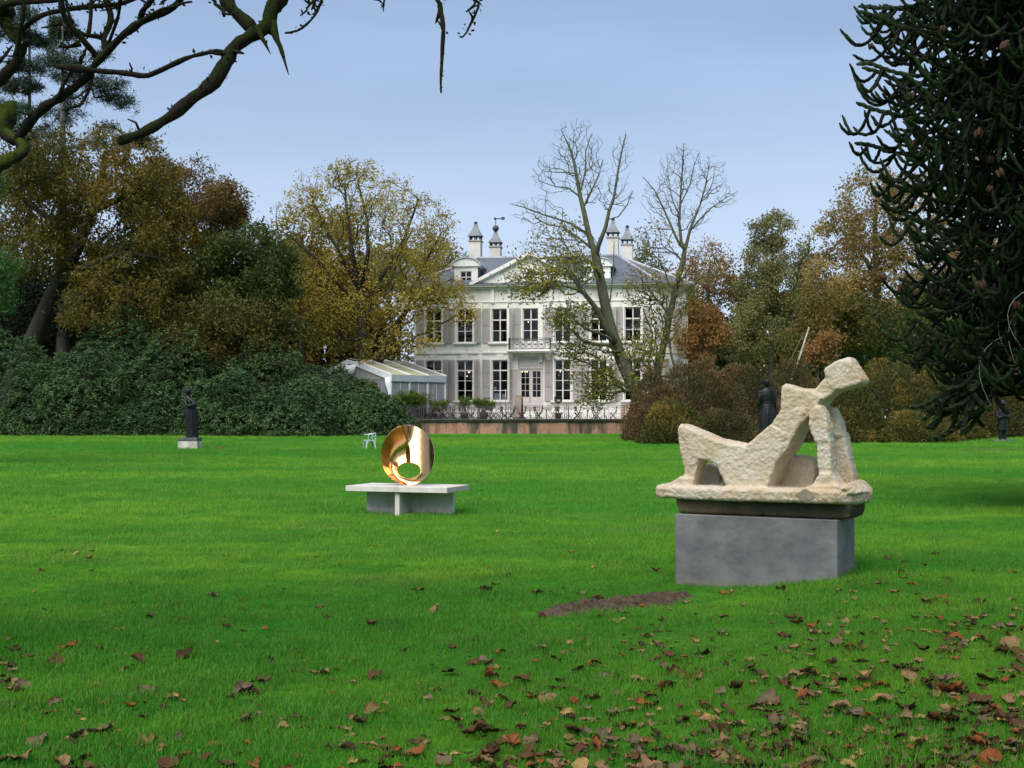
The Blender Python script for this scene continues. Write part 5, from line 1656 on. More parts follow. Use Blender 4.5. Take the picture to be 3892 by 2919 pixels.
# ------------------------------------------------------------------ shrubs
def mound_points(c, rx, ry, rz, n, seed, lob=.6, amp=.22, inner=.72, zmin=0.05):
    """points near the surface of a lumpy dome standing on the ground"""
    r = np.random.default_rng(seed)
    th = r.uniform(0, 2 * PI, n); cz = r.uniform(-.12, 1, n) ** 1.0
    sz = np.sqrt(1 - np.clip(cz, -1, 1) ** 2)
    D = np.stack([np.cos(th) * sz, np.sin(th) * sz, cz], 1)
    q = D * np.array([rx, ry, rz])
    lum = np.array([mnoise.noise(Vector(p * lob + seed)) + .5 * mnoise.noise(Vector(p * lob * 2.3 + seed * 2)) for p in q])
    sc = 1 + amp * lum
    dep = np.where(r.uniform(size=n) < .68, 1 - np.abs(r.normal(0, .035, n)), r.uniform(inner, 1, n))
    p = q * (sc * dep)[:, None]
    p[:, 2] = np.maximum(p[:, 2], zmin + r.uniform(0, .25, n))
    return p + np.array(c), D, lum
def rhodo(px, py_top, d, rx_px, ry, label, seed, lm, n=3400, lsize=.215):
    r = np.random.default_rng(seed)
    x = (px - CX) / F * d; z0 = gzf(x, d); rz = (EYE + (HY - py_top) / F * d - z0) * 1.10; rx = rx_px * d / F
    C_, D, lum = mound_points((0, 0, 0), rx, ry, rz, n, seed)
    o = empty('rhododendron_bush', (x, d, z0)); tag(o, label, 'bush', 'rhododendron bushes along the back of the lawn')
    k = 8
    a = np.tile(np.arange(k) * 2 * PI / k, n) + np.repeat(r.uniform(0, 6.28, n), k)
    ax = D + np.array([0, 0, .7]) + r.normal(0, .28, (n, 3)); ax /= np.linalg.norm(ax, axis=1, keepdims=True)
    u = np.cross(ax, [0.3, .9, .2]); u /= np.linalg.norm(u, axis=1, keepdims=True); w = np.cross(ax, u)
    A, Uu, Ww = np.repeat(ax, k, 0), np.repeat(u, k, 0), np.repeat(w, k, 0)
    dirs = (Uu * np.cos(a)[:, None] + Ww * np.sin(a)[:, None]) + A * r.uniform(-.15, .45, n * k)[:, None]
    Pc = np.repeat(C_, k, 0) + r.normal(0, .03, (n * k, 3))
    base = np.clip(.30 + .35 * lum + r.normal(0, .12, n), 0, 1)
    tint = np.clip(np.repeat(base, k) + r.normal(0, .13, n * k), 0, 1)
    V, Fq = leaves_np(Pc, lsize, .33, None, seed, 0.1, .2, .3, .06, dirs)
    link_mesh('foliage', np_mesh('foliage', V, Fq, lm, tint), o)
    st = MB()
    for q in range(14):
        b0 = Vector((r.uniform(-.5, .5) * rx, r.uniform(-.3, .3) * ry, -.05)); e = Vector(C_[r.integers(0, n)]) * .86
        st.tube([b0, (b0 + e) / 2 + Vector((r.normal(0, .2), r.normal(0, .2), .2)), e], [.06, .045, .02], 4)
    st.build('stem', B_dark, o)
    return o
for k, a in enumerate([
    (40, 1305, 77, 250, 3.4, 'dark rhododendron at the left edge of the lawn', L_rhodo, 3000),
    (330, 1350, 74.5, 220, 2.4, 'low dark rhododendron left of the standing bronze woman', L_rhodo, 2600),
    (175, 1400, 75.5, 170, 2.4, 'dark rhododendron between the leftmost two', L_rhodo, 2600),
    (530, 1470, 75, 170, 2.2, 'low dark rhododendron just left of the bronze woman', L_rhodo, 2400),
    (470, 1222, 78, 270, 3.2, 'tallest rhododendron mound with a pale domed top', L_rhodo, 3300),
    (650, 1318, 77, 220, 3.0, 'rhododendron rising just behind the bronze woman', L_rhodo, 2800),
    (860, 1440, 74.5, 200, 2.4, 'rhododendron to the right of the bronze woman', L_rhodo, 2600),
    (850, 1375, 79, 200, 3.0, 'rhododendron under the low brown tree', L_rhodo, 2600),
    (1010, 1350, 79, 210, 3.0, 'yellow flecked rhododendron below the green tree', L_rhodoy, 2800),
    (1190, 1405, 78, 200, 3.0, 'yellow flecked rhododendron in front of the tent gable', L_rhodoy, 3000),
    (1345, 1452, 77, 120, 2.6, 'rhododendron overlapping the corner of the tent', L_rhodoy, 2200),
    (1130, 1470, 74.5, 230, 2.4, 'low dark rhododendron behind the pale metal chair', L_rhodo, 2800),
    (1400, 1500, 75.5, 150, 2.4, 'low rhododendron sloping down behind the golden ring', L_rhodo, 2300),
    (1490, 1575, 76.5, 110, 2.0, 'last low rhododendron creeping along the brick wall', L_rhodo, 1500),
]):
    rhodo(a[0], a[1], a[2], a[3], a[4], a[5], 70 + k, a[6], a[7])

def twiggy(px, py_top, d, rx_px, ry, label, seed, lm, n_leaf=14000, n_tw=260, lsize=.13, name='twiggy_bush'):
    r = np.random.default_rng(seed)
    x = (px - CX) / F * d; z0 = gzf(x, d); rz = EYE + (HY - py_top) / F * d - z0; rx = rx_px * d / F
    o = empty(name, (x, d, z0)); tag(o, label, 'bush', 'brown shrubs behind the stone sculpture')
    C_, D, lum = mound_points((0, 0, 0), rx, ry, rz, n_leaf, seed, .8, .25, .55)
    dirs = D * .6 + np.array([0, 0, .9]) + r.normal(0, .5, (n_leaf, 3))
    tone = np.array([mnoise.noise(Vector(p * .55 + seed)) for p in C_])
    tint = np.clip(.42 + .75 * tone + .12 * lum + r.normal(0, .17, n_leaf), 0, 1)
    V, Fq = leaves_np(C_, lsize, .34, None, seed, 0.0, .2, .45, .08, dirs)
    link_mesh('foliage', np_mesh('foliage', V, Fq, lm, tint), o)
    mb = MB()
    E_, D2, l2 = mound_points((0, 0, 0), rx * 1.03, ry * 1.03, rz * 1.04, n_tw, seed + 500, .8, .27, .8)
    for e in E_:
        b0 = Vector((e[0] * .35 + r.normal(0, .2), e[1] * .35 + r.normal(0, .2), -.05)); e = Vector(e) ; m_ = b0.lerp(e, .55) + Vector((0, 0, .12 * rz)) + Vector(r.normal(0, .12, 3))
        mb.tube([b0, m_, e + Vector((r.normal(0, .06), r.normal(0, .06), r.uniform(.0, .22)))], [.014, .010, .004], 3, caps=False)
    mb.build('twigs', B_brown, o)
    return o
for k, a in enumerate([
    (2480, 1440, 63, 105, 2.0, 'brown twiggy shrub over the right end of the brick wall', L_spir, 15000),
    (2640, 1375, 64, 170, 2.6, 'largest brown twiggy shrub, below the orange trees', L_spir, 24000),
    (2830, 1400, 64, 170, 2.6, 'reddish twiggy shrub behind the dark bronze woman', L_spir, 22000),
    (3010, 1395, 65, 150, 2.6, 'russet shrub behind the shoulder of the stone sculpture', L_spir, 20000),
    (2560, 1530, 59.5, 130, 1.6, 'low olive shrub in front of the brown twiggy ones', L_spirg, 13000),
    (2750, 1560, 60, 130, 1.6, 'low brown shrub left of the dark bronze woman', L_spir, 12000),
    (3000, 1540, 62, 140, 1.8, 'low brown shrub between the woman and the sculpture', L_spir, 12000),
    (3200, 1440, 63, 150, 2.2, 'dark green shrub under the head of the stone sculpture', L_spirg, 18000),
    (3390, 1390, 66, 170, 2.6, 'green gold shrub right of the stone head', L_spirg, 19000),
    (3560, 1420, 66, 160, 2.4, 'gold flecked shrub below the hanging boughs', L_spirg, 17000),
    (3480, 1570, 62, 150, 1.6, 'low gold leaved shrub at the edge of the lawn on the right', L_spirg, 12000),
    (3740, 1410, 70, 190, 2.6, 'shrub behind the hatted bronze figure', L_spirg, 17000),
    (3940, 1400, 70, 180, 2.6, 'shrub at the right edge of the lawn', L_spir, 14000),
]):
    twiggy(a[0], a[1], a[2], a[3], a[4], a[5], 120 + k, a[6], a[7], lsize=.17 if a[6] is L_spirg else .14)

# bamboo in tubs and the clipped ball on the terrace
M_tub = mat('dark_tub', (0.06, 0.05, 0.045), (0.1, 0.08, 0.07), .7, 4.0)
def bamboo(px, py_top, d, rx_px, label, seed, n=2600):
    r = np.random.default_rng(seed); x = (px - CX) / F * d; rz = EYE + (HY - py_top) / F * d - TZ; rx = rx_px * d / F
    o = empty('bamboo_plant', (x, d, TZ)); tag(o, label, 'plant', 'bamboo tubs on the terrace')
    MB().lathe([(.001, 0), (.26, 0), (.33, .5), (.30, .5), (.28, .44), (.001, .44)], 12).build('tub', M_tub, o)
    mb = MB(); Pc = []; dr = []
    for q in range(26):
        a = r.uniform(0, 6.28); e = Vector((rx * math.cos(a) * r.uniform(.2, 1), .6 * rx * math.sin(a) * r.uniform(.2, 1), rz * r.uniform(.6, 1)))
        b0 = Vector((r.normal(0, .08), r.normal(0, .08), .42)); m_ = b0.lerp(e, .6) + Vector((0, 0, .2 * rz)); mb.tube([b0, m_, e], [.012, .009, .004], 3, caps=False)
        for t in r.uniform(.35, 1, n // 26):
            p = (1 - t) ** 2 * np.array(b0) + 2 * t * (1 - t) * np.array(m_) + t * t * np.array(e); Pc.append(p + r.normal(0, .10, 3)); dr.append(np.array([math.cos(a), math.sin(a), -.3]) + r.normal(0, .5, 3))
    mb.build('canes', B_brown, o)
    V, Fq = leaves_np(np.array(Pc), .20, .16, None, seed, .2, .3, .3, .03, np.array(dr))
    link_mesh('foliage', np_mesh('foliage', V, Fq, L_bamb, np.clip(r.normal(.4, .25, len(Pc)), 0, 1)), o)
bamboo(1545, 1480, 88.2, 48, 'tall loose bamboo in front of the tent wall', 201, 3000)
bamboo(1600, 1486, 88.6, 45, 'loose bamboo right of the tallest one before the tent', 202, 2800)
bamboo(1505, 1500, 87.9, 35, 'small bamboo at the left end of the railing', 204, 2000)
bamboo(1668, 1520, 88.8, 38, 'small bright bamboo at the corner of the tent', 205, 2200)
bamboo(1838, 1508, 89.5, 45, 'bright bushy bamboo left of the menu board', 203, 3200)
bamboo(1765, 1500, 89.5, 25, 'thin dull bamboo before the second window', 206, 900)
r_ = np.random.default_rng(207)
tp = empty('topiary_ball', (P(2122, 1540, 90)[0], 90, TZ)); tag(tp, 'clipped green ball tree on a thin stem right of the door', 'plant')
MB().lathe([(.001, 0), (.2, 0), (.26, .42), (.23, .42), (.001, .36)], 12).build('tub', M_tub, tp)
MB().tube([(0, 0, .35), (.01, 0, 1.3)], .018, 5).build('stem', B_brown, tp)
zc = z_of(1512, 2, -5); q = r_.normal(0, 1, (2600, 3)); q /= np.linalg.norm(q, axis=1, keepdims=True)
Vt, Ft = leaves_np(q * (.27 * r_.uniform(.85, 1.02, 2600))[:, None] + np.array([0, 0, 1.43]), .05, .5, None, 207, 0, 0, .3, .1, q)
link_mesh('ball', np_mesh('ball', Vt, Ft, L_green, r_.uniform(0, .6, 2600)), tp)
# ------------------------------------------------------------------ monkey puzzle tree
def monkey_puzzle():
    r = np.random.default_rng(77)
    bx, by = 9.35, 20.6
    z0 = gzf(bx, by)
    o = empty('monkey_puzzle_tree', (bx, by, z0)); tag(o, 'dark monkey puzzle tree with drooping rope like boughs at the right edge', 'tree')
    MB().tube([(0, 0, -.1), (.03, 0, 3), (-.02, .02, 7), (0, 0, 12.5)], [.34, .27, .22, .07], 10, wob=.06).build('trunk', B_dark, o)
    def Rz(z): return float(np.interp(z, [2.2, 3.0, 4.4, 5.9, 8.3, 9.8, 12.3], [2.4, 2.7, 3.0, 3.4, 3.42, 3.25, 1.3]))
    ropes, tips, cones = [], [], []
    def curve(p0, p1, sag, curl, n):
        t = np.linspace(0, 1, n)[:, None]
        c = p0 * (1 - t) + p1 * t
        c[:, 2:3] += -sag * np.sin(PI * np.minimum(t * 1.05, 1)) + curl * t ** 4
        return c
    z = 2.35
    while z < 12.0:
        nb_ = int(r.integers(6, 9)); a0 = r.uniform(0, 6.28)
        for k in range(nb_):
            a = a0 + 2 * PI * k / nb_ + r.normal(0, .16)
            zt = z + r.uniform(-.2, .2); R_ = Rz(zt) * r.uniform(.84, 1.06)
            rise = r.uniform(.7, 1.3) * (1.0 if z < 9 else .3)
            p0 = np.array([0, 0, min(zt + rise, 12.4)]); p1 = np.array([R_ * math.cos(a), R_ * math.sin(a), zt])
            L = R_
            c = curve(p0, p1, r.uniform(.25, .6), r.uniform(.35, .6), 16)
            c += r.normal(0, .015, c.shape)
            ropes.append((c, .042, .034)); tips.append(c[-1])
            out = np.array([math.cos(a), math.sin(a), 0]); lat = np.array([-math.sin(a), math.cos(a), 0])
            ns = int(r.integers(13, 18)) if p1[0] < 1.2 else 6
            for q in range(ns):
                s = .22 + .76 * (q + r.uniform(-.3, .3)) / ns
                b = c[min(15, int(s * 15))]
                sg = 1 if q % 2 else -1
                l = r.uniform(.85, 1.6) * (1.2 - .55 * s)
                e = b + (out * r.uniform(.35, .8) + lat * sg * r.uniform(.15, .55) + np.array([0, 0, -r.uniform(.35, 1.05) * (1.35 - s)])) * l
                e[2] = max(e[2], 1.9 + r.uniform(0, .3))
                cc = curve(b, e, r.uniform(.10, .22) * l, r.uniform(.18, .42), 10)
                ropes.append((cc, .030, .025)); tips.append(cc[-1])
                if r.uniform() < .40:
                    b2 = cc[4]; e2 = b2 + (out * .6 - lat * sg * r.uniform(.0, .5)) * l * .5
                    c2 = curve(b2, e2, .03, .16, 5); ropes.append((c2, .03, .027)); tips.append(c2[-1])
            # dead brown ropes hanging near the trunk
            for _h in range(int(r.integers(0, 4))):
                b = c[int(r.integers(2, 12))]; l = r.uniform(.6, 1.5)
                e = b + np.array([r.normal(0, .12), r.normal(0, .12), -l])
                if e[2] > 1.9: ropes.append((curve(b, e, .0, .0, 7), .04, .03))
        z += .36
    # long skirts that hang to the ground on the side of the lawn
    for (a, l) in ((2.9, 1.0), (3.15, 1.3), (3.4, 1.1)):
        for q in range(5):
            R_ = r.uniform(1.9, 2.5); p0 = np.array([R_ * .6 * math.cos(a), R_ * .6 * math.sin(a), r.uniform(2.6, 3.4)])
            p1 = np.array([R_ * math.cos(a + r.normal(0, .08)), R_ * math.sin(a), r.uniform(1.45, 2.1)])
            c = curve(p0, p1, .35, .12, 12); ropes.append((c, .05, .042)); tips.append(c[-1])
            for s in range(3, 11, 2):
                e = c[s] + np.array([r.normal(0, .25) - .15, r.normal(0, .25), -r.uniform(.25, .6)]); ropes.append((curve(c[s], e, .02, .12, 6), .04, .034))
    k = 6; ang = 2 * PI * np.arange(k) / k
    Vs, Fs, Ts = [], [], []; off = 0
    for (c, ra, rb) in ropes:
        # resample so that every few centimetres carries a whorl of stiff leaves
        L = np.linalg.norm(np.diff(c, axis=0), axis=1).sum(); n = max(5, int(L / .06))
        t = np.linspace(0, len(c) - 1, n); X = np.stack([np.interp(t, np.arange(len(c)), c[:, i]) for i in range(3)], 1)
        D = np.gradient(X, axis=0); D /= np.linalg.norm(D, axis=1, keepdims=True) + 1e-9
        U = np.cross(D, [.3, .2, .93]); U /= np.linalg.norm(U, axis=1, keepdims=True) + 1e-9; W = np.cross(D, U)
        rad = np.linspace(ra, rb, n)[:, None] * np.where((np.arange(n)[:, None] + np.arange(k)[None]) % 2 == 0, 1.22, .86) * r.uniform(.88, 1.12, (n, k))
        rad[-1] *= .45
        Xs = X[:, None] + (U[:, None] * np.cos(ang)[None, :, None] + W[:, None] * np.sin(ang)[None, :, None]) * rad[:, :, None]
        Vs.append(Xs.reshape(-1, 3)); i = np.arange(n - 1)[:, None] * k; j = np.arange(k)[None]; jj = (j + 1) % k
        f = np.stack([i + j, i + jj, i + k + jj, i + k + j], 2).reshape(-1, 4) + off
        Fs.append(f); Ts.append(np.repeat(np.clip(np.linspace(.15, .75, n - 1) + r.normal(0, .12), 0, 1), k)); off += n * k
    V, Fq, T = np.concatenate(Vs), np.concatenate(Fs), np.concatenate(Ts)
    lm = leaf_mat('monkey_puzzle_scale', [(0.006, 0.006, 0.004), (0.006, 0.010, 0.004), (0.010, 0.020, 0.007), (0.022, 0.042, 0.014)], .05, .6, .10)  # ramp paints light on the rope tips: greener ends, near-black bases
    link_mesh('crown', np_mesh('crown', V, Fq, lm, T, smooth_on=False), o)
    # rust coloured cones hooked over the bough tips
    mc = mat('cone_brown', (0.058, 0.022, 0.009), (0.034, 0.014, 0.007), .7, 30.0, bmp=.5, bscale=60)
    cm = MB()
    for q in range(3):
        a = 2 * PI * q / 3; dx, dy = .045 * math.cos(a), .045 * math.sin(a)
        cm.lathe([(.004, -.17), (.035, -.14), (.042, -.07), (.032, -.01), (.004, .01)], 7, (dx, dy, 0))
    cme = cm.mesh('cone', mc)
    tp_ = np.array(tips); wx = tp_[:, 0] + bx; wy = tp_[:, 1] + by; px = CX + wx / wy * F; py = HY - (tp_[:, 2] + z0 - EYE) / wy * F
    sel = [i for i in range(len(tp_)) if -60 < py[i] < 1250 and px[i] < 3930 and r.uniform() < .06]
    for i in sel[:80]:
        c = link_mesh('cone', cme, o, tuple(tp_[i] + np.array([0, 0, .02]))); s = r.uniform(.6, .95); c.scale = (s, s, s); c.rotation_euler = (r.normal(0, .3), r.normal(0, .3), r.uniform(0, 6))
    # pale dead climber stems trailing from the lower boughs
    mb = MB()
    for q in range(9):
        a = r.uniform(2.6, 4.0); R_ = r.uniform(1.2, 2.0); p = Vector((R_ * math.cos(a) + .5, R_ * math.sin(a), r.uniform(2.9, 4.6)))
        bend = r.uniform(.3, .7); pts = [p + Vector((-bend * math.sin(t * 2.6) * (1 + .5 * t), -.15 * t, -1.25 * t + .25 * math.sin(t * 3.1))) for t in np.linspace(0, 1, 12)]
        mb.tube(pts, list(np.linspace(.007, .003, 12)), 4)
    mb.build('dead_stem', B_pale, o)
    return o
monkey_puzzle()

# ------------------------------------------------------------------ dead mossy tree overhead
B_moss = bark_mat('mossy_bark', (0.012, 0.009, 0.007), (0.030, 0.020, 0.016), (0.018, 0.028, 0.004), 0.5, 5.0, 1.0)
B_mossy = bark_mat('thick_moss_bark', (0.014, 0.012, 0.008), (0.03, 0.022, 0.016), (0.040, 0.060, 0.006), 0.60, 3.0, 1.0)
def R6(pts): return [(u / 1.7015, v / 1.7015) for u, v in pts]
def R9(pts): return [(1600 + u / 4.365, v / 4.365) for u, v in pts]
def mossy_tree():
    D = 7.0; MP = []
    base = Vector((-4.7, 7.6, 0)); base.z = gzf(base.x, base.y) - .1
    o = empty('dead_mossy_tree', tuple(base)); tag(o, 'bare mossy tree whose dead boughs hang into the top left of the view', 'tree')
    tr = MB(); tr.tube([base - base, Vector((.05, 0, 1.2)), Vector((.1, -.05, 2.6)), Vector((.3, -.2, 4.2)), Vector((.8, -.5, 5.6))], [.42, .34, .30, .24, .17], 12, wob=.08); tr.build('trunk', B_moss, o)
    def bough(name, pts, w0, w1, d0=7.0, d1=None, wscale=1 / 1.7015, lead=None, knob=True, seed=0):
        """pts in photo pixels; widths in zoom pixels; lead: world points before the first one"""
        d1 = d0 if d1 is None else d1
        n = len(pts); r = np.random.default_rng(seed)
        W_, rd = [], []
        if lead:
            for q in lead: W_.append(Vector(q)); rd.append(w0 * wscale * d0 / F * .55)
        for i, p in enumerate(pts):
            t = i / (n - 1); d = d0 + (d1 - d0) * t
            W_.append(P(p[0], p[1], d)); rd.append((w0 + (w1 - w0) * t) * wscale * d / F * .5)
        # subdivide with slight knots
        W2, r2 = [], []
        for i in range(len(W_) - 1):
            m = max(2, int((W_[i + 1] - W_[i]).length / .035)); m = min(m, 24)
            a = W_[i - 1] if i else W_[i]; b = W_[i]; c = W_[i + 1]; e = W_[i + 2] if i + 2 < len(W_) else c
            for k in range(m):
                t = k / m
                q = .5 * ((2 * b) + (c - a) * t + (2 * a - 5 * b + 4 * c - e) * t * t + (-a + 3 * b - 3 * c + e) * t ** 3)
                W2.append(q); rr_ = rd[i] + (rd[i + 1] - rd[i]) * t
                nz = mnoise.noise(q * 14 + Vector((seed, 0, 0))) * .22 + (abs(mnoise.noise(q * 5 + Vector((0, seed, 0)))) ** 3) * 1.4
                r2.append(rr_ * (1 + nz))
        W2.append(W_[-1]); r2.append(rd[-1] * .9)
        r2 = [q * .88 for q in r2]
        if name != 'spike':
            for i in range(1, len(W2) - 1):
                for q in range(3 if d0 > 6.8 else 2):
                    v = Vector(r.normal(0, 1, 3)) + Vector((0, 0, .7)); v.normalize(); MP.append((np.array(W2[i] - base + v * r2[i] * .92) + r.normal(0, .006, 3), np.array(v)))
        mb = MB(); mb.tube([w - base for w in W2], r2, 10, wob=.17)
        for q in range(max(1, int(len(W2) / 30))):       # snapped side shoots
            i = int(r.integers(2, max(3, len(W2) - 2))); v = Vector(r.normal(0, 1, 3)) + Vector((0, 0, .25)); v.normalize(); l = r.uniform(.03, .11)
            b = W2[i] - base; mb.tube([b, b + v * l * .5 + Vector(r.normal(0, .008, 3)), b + v * l], [min(r2[i] * .45, .011), .006, .0035], 5, wob=.15)
        return mb.build(name, B_mossy if seed in (1, 2, 14, 15, 3) and name == 'bough' and seed != 3 else B_moss, o)
    tb = base + Vector((.1, -.05, 2.6)); th = base + Vector((.8, -.5, 5.6)); tm = base + Vector((.3, -.2, 4.2))
    bough('bough', R6([(-60, 760), (20, 840), (70, 890), (115, 905)]), 120, 80, 7.3, 7.2, lead=[tuple(tb)], seed=1)
    bough('bough', R6([(105, 890), (150, 935), (140, 990), (60, 1030), (-10, 1075), (-60, 1140)]), 75, 85, 7.2, 7.0, seed=2)
    bough('bough', R6([(105, 905), (140, 860), (205, 775), (290, 690), (380, 635), (480, 565), (560, 495), (620, 410), (690, 340), (780, 245), (900, 150), (1000, 105), (1090, 70), (1150, 20), (1190, -40)]), 72, 42, 7.2, 6.6, seed=3)
    bough('bough', R6([(640, 385), (560, 285), (470, 185), (415, 100), (390, -40)]), 48, 42, 6.95, 6.8, seed=4)
    bough('bough', R6([(465, 150), (440, 70), (425, -30)]), 26, 22, 6.9, 6.9, seed=5)
    bough('bough', R6([(685, 335), (672, 250), (715, 140), (705, 60), (680, -40)]), 40, 52, 6.95, 7.1, seed=6)
    bough('bough', R6([(690, 310), (735, 195), (768, 90), (780, -40)]), 24, 24, 6.9, 6.6, seed=7)
    bough('bough', R6([(480, 195), (555, 228), (620, 232), (672, 250)]), 32, 38, 6.9, 7.0, seed=8)
    bough('bough', R6([(572, 220), (585, 120), (592, -40)]), 32, 30, 6.95, 7.0, seed=9)
    bough('bough', R6([(905, 150), (920, 75), (960, 25), (1000, -30)]), 46, 40, 6.8, 6.6, seed=10)
    bough('bough', R6([(930, 130), (980, 95), (1050, 60), (1130, 42), (1190, 18), (1240, 12)]), 26, 16, 6.7, 6.5, seed=11)
    bough('bough', R6([(-60, 90), (10, 40), (60, 20), (200, 10), (370, 4)]), 60, 30, 7.4, 7.1, lead=[tuple(tm)], seed=12)
    bough('bough', R6([(150, 190), (200, 140), (260, 105), (380, 70), (560, 45), (680, 36), (800, 20), (900, -20)]), 42, 30, 7.2, 7.0, seed=13)
    bough('bough', R6([(-60, 30), (20, 130), (70, 210), (115, 270)]), 110, 60, 7.5, 7.4, lead=[tuple(tm)], seed=14)
    bough('bough', R6([(190, 270), (165, 275), (145, 330), (110, 400), (50, 470), (-20, 530), (-80, 560)]), 30, 100, 7.4, 7.6, seed=15)
    bough('bough', R6([(155, 30), (150, 110), (128, 200), (120, 280), (100, 370)]), 22, 44, 7.1, 7.2, seed=16)
    bough('bough', R6([(30, 150), (90, 175), (150, 185)]), 30, 34, 7.4, 7.2, seed=17)
    bough('bough', R6([(-40, 440), (30, 360), (80, 295)]), 30, 14, 7.0, 7.0, seed=18)
    bough('twig', R6([(530, 520), (505, 440), (545, 350), (560, 300)]), 34, 14, 6.9, 6.9, seed=19)
    bough('twig', R6([(380, 640), (395, 580), (440, 500), (475, 430)]), 26, 16, 7.0, 6.9, seed=20)
    bough('twig', R6([(600, 470), (585, 560), (545, 640), (510, 685), (440, 695), (425, 715)]), 24, 22, 6.95, 6.9, seed=21)
    bough('twig', R6([(520, 285), (450, 300), (410, 305), (375, 300)]), 34, 10, 6.9, 6.8, seed=22)
    bough('twig', R6([(400, 150), (345, 160), (325, 158)]), 22, 8, 6.85, 6.8, seed=23)
    # the limb above the frame that carries the boughs on the right
    limb = [tuple(th), tuple(P(500, -190, 6.9)), tuple(P(1100, -260, 6.6)), tuple(P(1500, -240, 6.4)), tuple(P(1800, -210, 6.2)), tuple(P(2000, -190, 6.1))]
    mb = MB(); mb.tube([Vector(q) - base for q in limb], [.17, .14, .11, .08, .05, .03], 9, wob=.08); mb.build('limb', B_moss, o)
    bough('bough', R6([(1830, -60), (1760, 60), (1735, 150), (1690, 200), (1620, 225)]), 112, 110, 6.5, 6.4, lead=[limb[2]], seed=24)
    bough('bough', R6([(1400, -60), (1470, 20), (1540, 95), (1640, 190)]), 78, 84, 6.6, 6.45, lead=[limb[1]], seed=25)
    bough('bough', R6([(1650, 200), (1590, 250), (1525, 295), (1480, 370), (1450, 430), (1385, 530), (1250, 635), (1150, 710), (1080, 770), (960, 842), (860, 882), (765, 915)]), 92, 66, 6.4, 6.0, seed=26)
    bough('bough', R6([(1500, 345), (1400, 332), (1250, 362), (1150, 402), (1000, 472), (935, 492), (800, 472), (680, 462), (560, 452), (420, 432), (372, 432)]), 34, 40, 6.35, 6.6, seed=27)
    bough('spike', R6([(1755, 150), (1785, 240), (1810, 300), (1840, 390), (1867, 485)]), 64, 5, 6.45, 6.3, seed=28)
    bough('spike', R6([(1670, 200), (1695, 245), (1722, 295), (1750, 350)]), 52, 5, 6.4, 6.3, seed=29)
    bough('spike', R6([(1500, 330), (1440, 350), (1360, 345)]), 30, 14, 6.3, 6.2, seed=30)
    bough('spike', R6([(1490, 330), (1540, 335), (1575, 345)]), 36, 14, 6.3, 6.2, seed=31)
    bough('twig', R6([(1330, -40), (1390, 25), (1440, 60), (1450, 105)]), 22, 24, 6.6, 6.5, lead=[limb[1]], seed=32)
    bough('twig', R6([(1440, 85), (1475, 92), (1505, 92)]), 22, 18, 6.5, 6.45, seed=33)
    bough('twig', R6([(2070, -60), (2062, 40), (2035, 100), (1985, 155), (1920, 200), (1843, 214)]), 24, 14, 6.2, 6.0, lead=[limb[2]], seed=34)
    bough('twig', R6([(2058, -10), (2000, 30), (1980, 70), (1942, 100)]), 22, 10, 6.15, 6.0, seed=35)
    bough('twig', R6([(2050, -30), (2030, 30), (2015, 62)]), 22, 14, 6.15, 6.1, seed=36)
    bough('twig', R6([(2490, -40), (2483, 30), (2478, 74)]), 18, 8, 6.1, 6.1, lead=[limb[3]], seed=37)
    bough('twig', R9([(310, -120), (315, 60), (330, 230), (365, 380), (370, 520), (350, 900), (335, 1200), (328, 1390), (335, 1540)]), 100, 42, 6.0, 5.9, 1 / 4.365, lead=[limb[4]], seed=38)
    bough('spike', R9([(310, 180), (290, 260), (262, 330), (240, 390)]), 90, 20, 6.0, 6.0, 1 / 4.365, seed=39)
    bough('twig', R9([(920, -120), (955, 40), (945, 130), (890, 260), (800, 450), (755, 540), (680, 625)]), 64, 26, 5.95, 5.9, 1 / 4.365, lead=[limb[5]], seed=40)
    bough('twig', R9([(920, -20), (890, 60), (862, 135)]), 46, 36, 5.95, 5.9, 1 / 4.365, seed=41)
    bough('twig', R6([(1040, 20), (1065, 0), (1090, -30)]), 20, 20, 6.6, 6.6, seed=42)
    mr_ = np.random.default_rng(61); mp = np.array([q[0] for q in MP]); md = np.array([q[1] for q in MP])
    Vm, Fm = leaves_np(mp, .022, .55, None, 61, 0, .1, .5, .1, md)
    ms = link_mesh('moss', np_mesh('moss', Vm, Fm, leaf_mat('moss_tuft', [(0.012, 0.016, 0.004), (0.022, 0.034, 0.006), (0.040, 0.058, 0.008)], .2, .8, .05), mr_.uniform(0, .8, len(mp))), o); ms['kind'] = 'stuff'
    return o
mossy_tree()

# ------------------------------------------------------------------ sculptures
def hull_add(bm, pts):
    vs = [bm.verts.new(p) for p in pts]
    res = bmesh.ops.convex_hull(bm, input=vs)
    junk = list({g for g in (res['geom_interior'] + res['geom_unused']) if isinstance(g, bmesh.types.BMVert)})
    if junk: bmesh.ops.delete(bm, geom=junk, context='VERTS')

def fuse(bm, voxel, smooth_it=0, smooth_f=.5):
    """union of overlapping solids -> one continuous surface"""
    me = bpy.data.meshes.new('fuse'); bm.to_mesh(me); bm.free()
    o = bpy.data.objects.new('fuse', me); COL.objects.link(o)
    m = o.modifiers.new('r', 'REMESH'); m.mode = 'VOXEL'; m.voxel_size = voxel
    if smooth_it:
        s = o.modifiers.new('s', 'SMOOTH'); s.iterations = smooth_it; s.factor = smooth_f
    dg = bpy.context.evaluated_depsgraph_get()
    out = bpy.data.meshes.new_from_object(o.evaluated_get(dg))
    bpy.data.objects.remove(o, do_unlink=True); bpy.data.meshes.remove(me)
    return out

